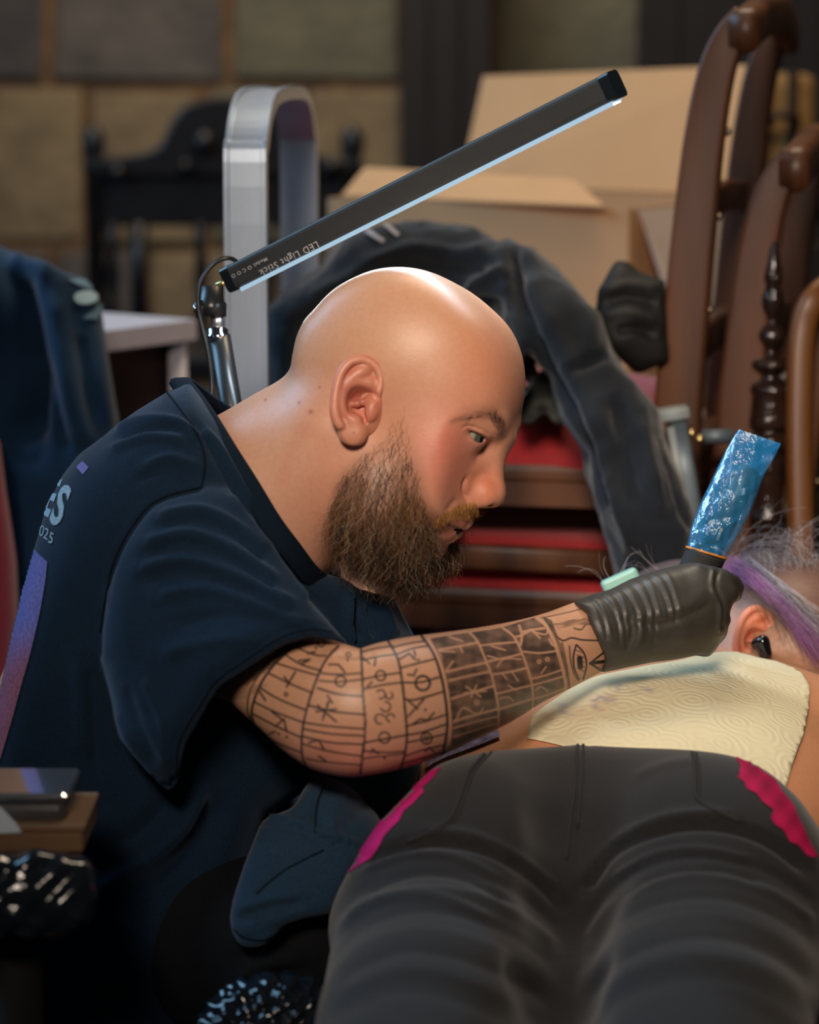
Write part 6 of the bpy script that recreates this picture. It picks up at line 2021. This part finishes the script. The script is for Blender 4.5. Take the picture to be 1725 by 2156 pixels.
for k in range(6):
    link('tooth', box_me('tooth', (0.0025, 0.016, 0.003), 0.001, 1, Mx, (-0.012 + 0.005 * k, -0.012, -0.004)), M_MINT, clip_)

# ---- paper towel over the back
pp = [(1110, 1560), (1114, 1538), (1122, 1512), (1150, 1488), (1200, 1458), (1262, 1430), (1330, 1414), (1400, 1402), (1470, 1394), (1520, 1388), (1556, 1380), (1600, 1381), (1640, 1394), (1688, 1428), (1706, 1452), (1703, 1500), (1694, 1550), (1676, 1600), (1660, 1648),
      (1648, 1690), (1500, 1640), (1300, 1620)]
xy = []
for x, y in pp:
    h, n = cast(BPT, x, y)
    if h is None:
        h = P(x, y, 2.2)
    xy.append(h)
# the far side of the sheet runs a little over the crest of the shoulders
xy = [np.array(h) for h in xy]
for i in range(8, 14):
    xy[i] = xy[i] + A3(0.0, 0.012, 0)
bm = bmesh.new()
bm.faces.new([bm.verts.new((h[0], h[1], 0)) for h in xy])
bmesh.ops.triangulate(bm, faces=bm.faces)
xs = [v.co.x for v in bm.verts]
ys = [v.co.y for v in bm.verts]
for a, (lo, hi) in enumerate(((min(xs), max(xs)), (min(ys), max(ys)))):
    c = lo + 0.005
    while c < hi:
        bmesh.ops.bisect_plane(bm, geom=list(bm.verts) + list(bm.edges) + list(bm.faces), plane_co=(c, 0, 0) if a == 0 else (0, c, 0), plane_no=(1, 0, 0) if a == 0 else (0, 1, 0))
        c += 0.005
for v in bm.verts:
    x, y = v.co.x, v.co.y
    hit = BPT.ray_cast(Vector((x, y, 2.0)), Vector((0, 0, -1)))[0]
    z = hit.z if hit is not None else 0.80
    z = max(z, 0.80)
    v.co.z = z + 0.0028 + 0.0012 * math.sin(x * 55 + y * 31) * math.sin(y * 43 - x * 20)
bmesh.ops.recalc_face_normals(bm, faces=bm.faces)
me = bpy.data.meshes.new('paper_towel')
bm.to_mesh(me)
bm.free()
me.polygons.foreach_set('use_smooth', np.ones(len(me.polygons), dtype=bool))
pv = np.array([v.co[:] for v in me.vertices])
if vnormals(pv, np.array([tuple(p.vertices)[:3] for p in me.polygons]))[:, 2].mean() < 0:
    me.flip_normals()
u3, v3, _ = proj(pv)
pc = np.tile(np.array(srgb(236, 226, 190)), (len(pv), 1))
for k in range(44):
    x, y = r5.normal(1245, 55), 0
    y = 1478 + (1240 - x) * 0.28 + r5.normal(0, 9) + 6
    pc = mixc(pc, [srgb(110, 96, 170), srgb(130, 110, 160), srgb(210, 150, 110)][k % 3], 0.42 * np.exp(-(((u3 - x) / r5.uniform(3, 9)) ** 2 + ((v3 - y) / r5.uniform(2, 5)) ** 2)))
setcol(me, pc)
pm = mat('embossed_paper', tint=True, rough=0.9, noise=0.12, nscale=60, ramp2=(0.92, 0.9, 0.85), spec=0.15)
nt = pm.node_tree
b = nt.nodes['Principled BSDF']
tc2 = nt.nodes.new('ShaderNodeTexCoord')
vo = nt.nodes.new('ShaderNodeTexVoronoi')
vo.inputs['Scale'].default_value = 34
nt.links.new(tc2.outputs['Object'], vo.inputs[0])
ml = nt.nodes.new('ShaderNodeMath'); ml.operation = 'MULTIPLY'; ml.inputs[1].default_value = 30
sn = nt.nodes.new('ShaderNodeMath'); sn.operation = 'SINE'
nt.links.new(vo.outputs['Distance'], ml.inputs[0])
nt.links.new(ml.outputs[0], sn.inputs[0])
bp = nt.nodes.new('ShaderNodeBump')
bp.inputs['Strength'].default_value = 0.26
bp.inputs['Distance'].default_value = 0.0007
nt.links.new(sn.outputs[0], bp.inputs['Height'])
nt.links.new(bp.outputs[0], b.inputs['Normal'])
paper = tag(link('paper_towel', me, pm), 'cream embossed paper towel with ink smudges spread over the client\'s back', 'paper towel')
sol = paper.modifiers.new('thickness', 'SOLIDIFY')
sol.thickness = 0.0008
sol.offset = -1

# ---- the padded bed and the tattooist's stool, both mostly out of view
M_VINYL = mat('black_vinyl', (0.012, 0.012, 0.013), rough=0.45, noise=0.2, nscale=80, bump=0.1)
M_STEEL = mat('bed_steel', (0.05, 0.05, 0.055), rough=0.4, metal=0.8, noise=0.2)
bed = empty('tattoo_bed', (0.24, 1.85, 0), 'black padded bed under the lying client', 'bed')
Rz = Matrix.Translation((0.24, 1.85, 0)) @ Matrix.Rotation(math.radians(-9), 4, 'Z')
link('mattress', box_me('mattress', (0.54, 1.50, 0.06), 0.02, 3, Rz, (0, -0.18, 0.70)), M_VINYL, bed)
link('frame', box_me('frame', (0.50, 1.40, 0.04), 0.006, 2, Rz, (0, -0.18, 0.648)), M_STEEL, bed)
link('headrest', box_me('headrest', (0.24, 0.20, 0.10), 0.03, 3, Rz, (0.04, 0.46, 0.78)), M_VINYL, bed)
for sx in (-1, 1):
    for sy in (-1, 1):
        link('leg', box_me('leg', (0.04, 0.04, 0.63), 0.005, 2, Rz, (0.20 * sx, -0.18 + 0.62 * sy, 0.315)), M_STEEL, bed)
# ------------------------------------------------------------------ LED light stick on its stand
M_BAR = mat('bar_housing', srgb(52, 55, 56), rough=0.55, noise=0.15, nscale=40, bump=0.1, bscale=800)
M_CAPB = mat('bar_cap', srgb(22, 30, 36), rough=0.28, noise=0.1)
M_LED = mat('led_diffuser', (0.8, 0.9, 1.0), rough=0.4, emit=(0.70, 0.86, 1.0), estr=92.0, noise=0.02)
M_LEDE = mat('diffuser_edge', (0.06, 0.10, 0.13), rough=0.5, emit=(0.56, 0.80, 1.0), estr=0.62, noise=0.02)
la, lb = P(484, 588, 2.17), P(1300, 176, 1.95)
lt = (lb - la) / np.linalg.norm(lb - la)
vd_ = CAM - (la + lb) / 2 + 0.10 * CU
ln = vd_ - lt * (vd_ @ lt)
ln /= np.linalg.norm(ln)                       # towards the camera
lu = np.cross(lt, ln)
lu = lu if lu @ CU > 0 else -lu                # up across the bar
lamp = empty('light_stick', P(455, 700, 2.2), 'dark LED light stick reaching over the bald head on a stand', 'lamp')


def bar(name, s0, s1, w, h, r, m, oy=0.0, on=0.0):
    L_ = np.linalg.norm(lb - la)
    pts = [la + lt * (L_ * s) + lu * oy + ln * on for s in (s0, (s0 + s1) / 2, s1)]
    return link(name, sweep(name, pts, rrect(w, h, r), up=lu, smooth=False), m, lamp)


hous = bar('housing', 0.022, 0.978, 0.020, 0.0215, 0.004, M_BAR)
bar('end_cap', 0.0, 0.022, 0.0205, 0.0220, 0.004, M_CAPB)
bar('end_cap', 0.978, 1.0, 0.0205, 0.0220, 0.004, M_CAPB)
bar('diffuser_edge', 0.03, 0.985, 0.0195, 0.0018, 0.0006, M_LEDE, -0.0114, 0.0)
bar('diffuser', 0.03, 0.98, 0.0100, 0.0008, 0.0003, M_LED, -0.0126, -0.0042)
bar('emitter_screen', 0.03, 0.985, 0.0012, 0.0026, 0.0004, M_LEDE, -0.0128, 0.0090)  # added glowing lip that hides the bright emitter from view
hm_ = hous.data
Vl = np.array([v.co[:] for v in hm_.vertices])
BL = BVHTree.FromPolygons([tuple(v) for v in Vl], [tuple(p.vertices) for p in hm_.polygons])
M_WHITE = mat('white_print', srgb(176, 178, 180), rough=0.7, noise=0.2, nscale=300)
dx = np.array([-0.892, 0.452])
dn = np.array([0.452, 0.892])
glyphs('LED Light Stick', (668, 507), tuple(dx * 19.0), tuple(dn * 19.0), BL, M_WHITE, lamp, 'lettering', 0.0005, 6.0, 1.15, 0.015)
glyphs('Model: O C O O L', (562, 541), tuple(dx * 11.0), tuple(dn * 11.0), BL, M_WHITE, lamp, 'lettering', 0.0005, 6.0, 1.1, 0.015)
M_CHROME = mat('chrome', (0.75, 0.76, 0.78), rough=0.12, metal=1.0, noise=0.1)
M_BLKM = mat('black_metal', (0.016, 0.018, 0.02), rough=0.32, noise=0.2, nscale=60, spec=0.6)
dS = 2.205
p0, p1 = P(462, 708, dS), P(505, 960, dS)
pd_ = (p1 - p0) / np.linalg.norm(p1 - p0)
pz = p1 + pd_ * 0.0
foot = np.array([p1[0] + (p1[0] - p0[0]) * 1.2, p1[1], 0.02])
link('pole', sweep('pole', [p0, p1, p1 + (foot - p1) * 0.5, foot], circ(0.0096, 16)), M_BLKM, lamp)
link('collar', sweep('collar', [P(460, 718, dS), P(460, 706, dS), P(459, 702, dS), P(459, 694, dS), P(459, 688, dS)], circ(1.0, 20), [0.0098, 0.0102, 0.0086, 0.0090, 0.0062]), M_CHROME, lamp)
link('spigot', sweep('spigot', [P(459, 692, dS), P(458, 676, dS), P(457, 662, dS)], circ(1.0, 16), [0.0060, 0.0056, 0.0050]), mat('satin_steel', (0.55, 0.57, 0.62), rough=0.35, metal=0.9, noise=0.1), lamp)
link('clamp', sweep('clamp', [P(447, 666, dS), P(447, 640, dS), P(446, 634, dS), P(446, 604, dS)], circ(1.0, 14), [0.0122, 0.0126, 0.0108, 0.0104]), M_BLKM, lamp)
link('clamp_knob', sweep('clamp_knob', [P(430, 650, dS - 0.004), P(420, 651, dS - 0.004), P(411, 652, dS - 0.004)], circ(1.0, 10), [0.008, 0.009, 0.0075]), M_BLKM, lamp)
link('clamp_bolt', sweep('clamp_bolt', [P(414, 650, dS - 0.008), P(408, 650, dS - 0.008)], circ(0.004, 10)), M_CHROME, lamp)
link('screw', sweep('screw', [P(455, 602, dS), P(470, 596, dS), P(480, 592, dS)], circ(0.0026, 10)), mat('brass', (0.75, 0.55, 0.25), rough=0.25, metal=1.0, noise=0.2), lamp)
link('cable', sweep('cable', smooth_pts([P(500, 552, 2.195), P(482, 543, 2.19), P(455, 552, 2.19), P(430, 580, 2.19), P(419, 610, 2.19), P(418, 650, 2.19), P(426, 690, 2.19), P(438, 740, 2.19), P(446, 800, 2.19), P(446, 880, 2.19), P(450, 1100, 2.2)], 6), circ(0.0020, 8)), M_BLKM, lamp)
for k in range(3):
    a_ = k * 2.094 + 0.4
    link('foot', sweep('foot', [foot + A3(0, 0, 0.25), foot + A3(0.16 * math.cos(a_), 0.16 * math.sin(a_), 0.03), foot + A3(0.26 * math.cos(a_), 0.26 * math.sin(a_), -0.01)], circ(0.008, 8)), M_BLKM, lamp)

# ------------------------------------------------------------------ tattoo machine in its blue sleeve
tm = empty('tattoo_machine', P(1500, 1180, 2.115), 'tattoo machine wrapped in a clear blue sleeve held in the gloved hand', 'tattoo machine')
M_FILM = mat('blue_film', srgb(52, 170, 236), rough=0.12, noise=0.35, nscale=70, ramp2=srgb(24, 130, 214), bump=1.0, bscale=110, bdist=0.003, trans=0.5, spec=0.8, alpha=0.5)
M_MACH = mat('machine_body', srgb(58, 66, 68), rough=0.45, noise=0.2, nscale=50)
dM = 2.118
secs = [((1447, 1150), (1528, 1174), 0.0135), ((1456, 1110), (1548, 1140), 0.0145), ((1475, 1060), (1572, 1098), 0.0145), ((1497, 1014), (1592, 1050), 0.0140), ((1517, 972), (1610, 1000), 0.0110), ((1536, 935), (1630, 965), 0.0060), ((1556, 904), (1645, 934), 0.0035)]
se = np.array([(a[0], a[1], b[0], b[1], c) for a, b, c in secs])
se = smooth_pts(se, 8)
Vf, Ff = [], []
m_ = 40
for i, (x0, y0, x1, y1, t) in enumerate(se):
    a, b = P(x0, y0, dM), P(x1, y1, dM)
    c, e = (a + b) / 2, (b - a) / 2
    for j in range(m_):
        th = 2 * math.pi * j / m_
        wob = 1 + 0.10 * math.sin(7 * th + i * 0.9) * math.sin(i * 0.35 + 2 * th) + 0.07 * math.sin(13 * th - i * 0.6)
        cx, sx = math.cos(th), math.sin(th)
        cx = math.copysign(abs(cx) ** 0.8, cx)
        Vf.append(c + e * cx - CF * (t * sx * wob))
for i in range(len(se) - 1):
    for j in range(m_):
        k = (j + 1) % m_
        Ff.append((i * m_ + j, i * m_ + k, (i + 1) * m_ + k, (i + 1) * m_ + j))
link('sleeve_film', mesh_np('sleeve_film', np.array(Vf), np.array(Ff)), M_FILM, tm)['label'] = 'crinkled clear blue plastic sleeve'
ma, mb = P(1502, 1150, dM), P(1578, 984, dM)
link('battery', sweep('battery', [ma, ma + (mb - ma) * 0.3, ma + (mb - ma) * 0.32, mb - (mb - ma) * 0.02, mb], circ(1.0, 24), [0.0095, 0.0095, 0.0102, 0.0102, 0.0090]), M_MACH, tm)
link('label_plate', sweep('label_plate', [P(1510, 1138, dM - 0.0105), P(1520, 1112, dM - 0.0110)], rrect(0.008, 0.002, 0.0005)), mat('beige_plate', srgb(150, 146, 128), rough=0.6, noise=0.2), tm)
ba, bb = P(1447, 1152, dM), P(1528, 1176, dM)
bc, be = (ba + bb) / 2, (bb - ba) / 2
link('rubber_band', sweep('rubber_band', [bc + be * 1.02 * math.cos(t) - CF * 0.0125 * math.sin(t) for t in np.linspace(0, 2 * math.pi, 33)], circ(0.0011, 8)), mat('orange_rubber', srgb(214, 130, 40), rough=0.5, noise=0.2), tm)
ga, gb = P(1490, 1160, dM), P(1462, 1222, 2.125)
n_ = 26
link('grip', sweep('grip', [ga + (gb - ga) * (i / n_) for i in range(n_ + 1)], circ(1.0, 20), [0.0158 + 0.0012 * (i % 2) - 0.000 * i for i in range(n_ + 1)]), mat('grip_wrap', (0.018, 0.018, 0.018), rough=0.7, noise=0.3, nscale=200), tm)
link('needle_tube', sweep('needle_tube', [gb, P(1500, 1300, 2.145), P(1512, 1345, 2.155)], circ(1.0, 12), [0.010, 0.006, 0.0016]), M_BLKM, tm)
# ------------------------------------------------------------------ wrapped work tray beside the tattooist, black bag
M_WRAP = mat('black_film', (0.010, 0.014, 0.020), rough=0.12, noise=0.2, nscale=20, bump=0.5, bscale=26, bdist=0.010, spec=0.6)
tr = empty('work_tray', az(P(60, 2000, 1.72), 0), 'small work trolley wrapped in shiny black plastic film', 'trolley')
Y0 = Field(P(60, 1880, 1.72), (-0.10, -0.05, -0.09), (0.07, 0.06, 0.09), 0.0025)
Y0.chain([P(-60, 1880, 1.76), P(130, 1880, 1.74)], [0.050, 0.050], 0.02)
Y0.chain([P(-60, 1880, 1.68), P(130, 1880, 1.68)], [0.050, 0.050], 0.02)
Y0.outline([(-160, 1800), (100, 1792), (170, 1800), (196, 1830), (200, 1900), (185, 1950), (100, 1972), (-160, 1975)], 0.010)
Vy, Fy = Y0.mesh(1)
Ny = vnormals(Vy, Fy)
nz_ = np.sin(Vy[:, 0] * 160 + 3 * np.sin(Vy[:, 2] * 90)) * np.sin(Vy[:, 2] * 140 + Vy[:, 1] * 70) + 0.6 * np.sin(Vy[:, 0] * 300 - Vy[:, 2] * 260)
Vy = Vy + Ny * (0.0016 * nz_)[:, None]
link('wrapped_top', mesh_np('wrapped_top', Vy, Fy), M_WRAP, tr)
tcen = P(30, 1960, 1.72)
link('column', sweep('column', [az(tcen, 0.05), az(tcen, 0.4), az(tcen, tcen[2] - 0.005)], circ(0.018, 14)), mat('matt_black', (0.008, 0.008, 0.009), rough=0.8, noise=0.2), tr)
link('base', lathe('base', [(0.17, 0.0), (0.17, 0.03), (0.03, 0.05)], 24, True, Matrix.Translation(tuple(az(tcen, 0)))), M_BLKM, tr)
M_BROWN = mat('brown_box', srgb(112, 84, 58), rough=0.8, noise=0.3, nscale=20)
M_CLEAR = mat('clear_plastic', srgb(150, 150, 156), rough=0.1, trans=0.85, noise=0.1, spec=0.6)


def slab(name, label, cat, px0, py0, px1, py1, d0, d1, m, bev=0.003, parent=None):
    a, b = P(px0, py0, d0), P(px1, py1, d0)
    e = P((px0 + px1) / 2, py1, d1)
    me = box_me(name, (b[0] - a[0], abs(e[1] - b[1]), a[2] - b[2]), bev, 2, None, ((a[0] + b[0]) / 2, (b[1] + e[1]) / 2, (a[2] + b[2]) / 2))
    o = link(name, me, m, parent)
    if label:
        tag(o, label, cat)
    return o


bx = empty('carton', P(40, 1800, 1.74), 'flat brown carton on the wrapped work trolley', 'carton')
slab('body', None, None, -90, 1752, 176, 1796, 1.70, 1.78, M_BROWN, 0.002, bx)
slab('lid', None, None, -92, 1738, 179, 1754, 1.698, 1.782, M_BROWN, 0.0015, bx)
cc_ = empty('plastic_container', P(40, 1740, 1.76), 'clear plastic lidded container on top of the brown carton', 'container')
slab('tub', None, None, -90, 1690, 140, 1737, 1.71, 1.775, M_CLEAR, 0.005, cc_)
slab('lid', None, None, -94, 1672, 144, 1692, 1.707, 1.778, M_CLEAR, 0.004, cc_)
slab('packet', 'dark packets stacked inside the clear plastic container', 'packet', -80, 1700, 120, 1733, 1.725, 1.765, mat('dark_packet', srgb(60, 50, 48), rough=0.5, noise=0.6, nscale=30), 0.004)
pap = [P(-60, 1690, 1.697), P(0, 1698, 1.697), P(34, 1733, 1.697), P(46, 1752, 1.697), P(-60, 1757, 1.697)]
tag(link('paper_sheet', extrude_poly('paper_sheet', pap, -CF * 0.0015), mat('white_paper', srgb(190, 204, 216), rough=0.85, noise=0.1)), 'white folded paper leaning on the carton edge', 'paper')
# crumpled black bag at the bottom edge
BG = Field(P(570, 2150, 1.78), (-0.06, -0.10, -0.05), (0.06, 0.05, 0.05), 0.0022)
BG.ell(P(570, 2190, 1.78), (0.042, 0.040, 0.035), 0.02)
BG.ell(P(530, 2215, 1.78), (0.036, 0.035, 0.03), 0.02)
BG.ell(P(620, 2230, 1.78), (0.034, 0.045, 0.03), 0.02)
Vb_, Fb_ = BG.mesh(1)
Nb_ = vnormals(Vb_, Fb_)
q_ = Vb_ * 1.0
nn_ = np.abs(np.sin(q_[:, 0] * 170 + 4 * np.sin(q_[:, 2] * 120))) + np.abs(np.sin(q_[:, 2] * 210 + 3 * np.sin(q_[:, 0] * 140 + q_[:, 1] * 90))) + 0.5 * np.sin(q_[:, 0] * 420) * np.sin(q_[:, 2] * 380)
Vb_ = Vb_ + Nb_ * (0.0035 * nn_)[:, None]
tag(link('plastic_bag', mesh_np('plastic_bag', Vb_, Fb_), M_WRAP), 'crumpled shiny black bag below the man\'s shorts', 'bag')
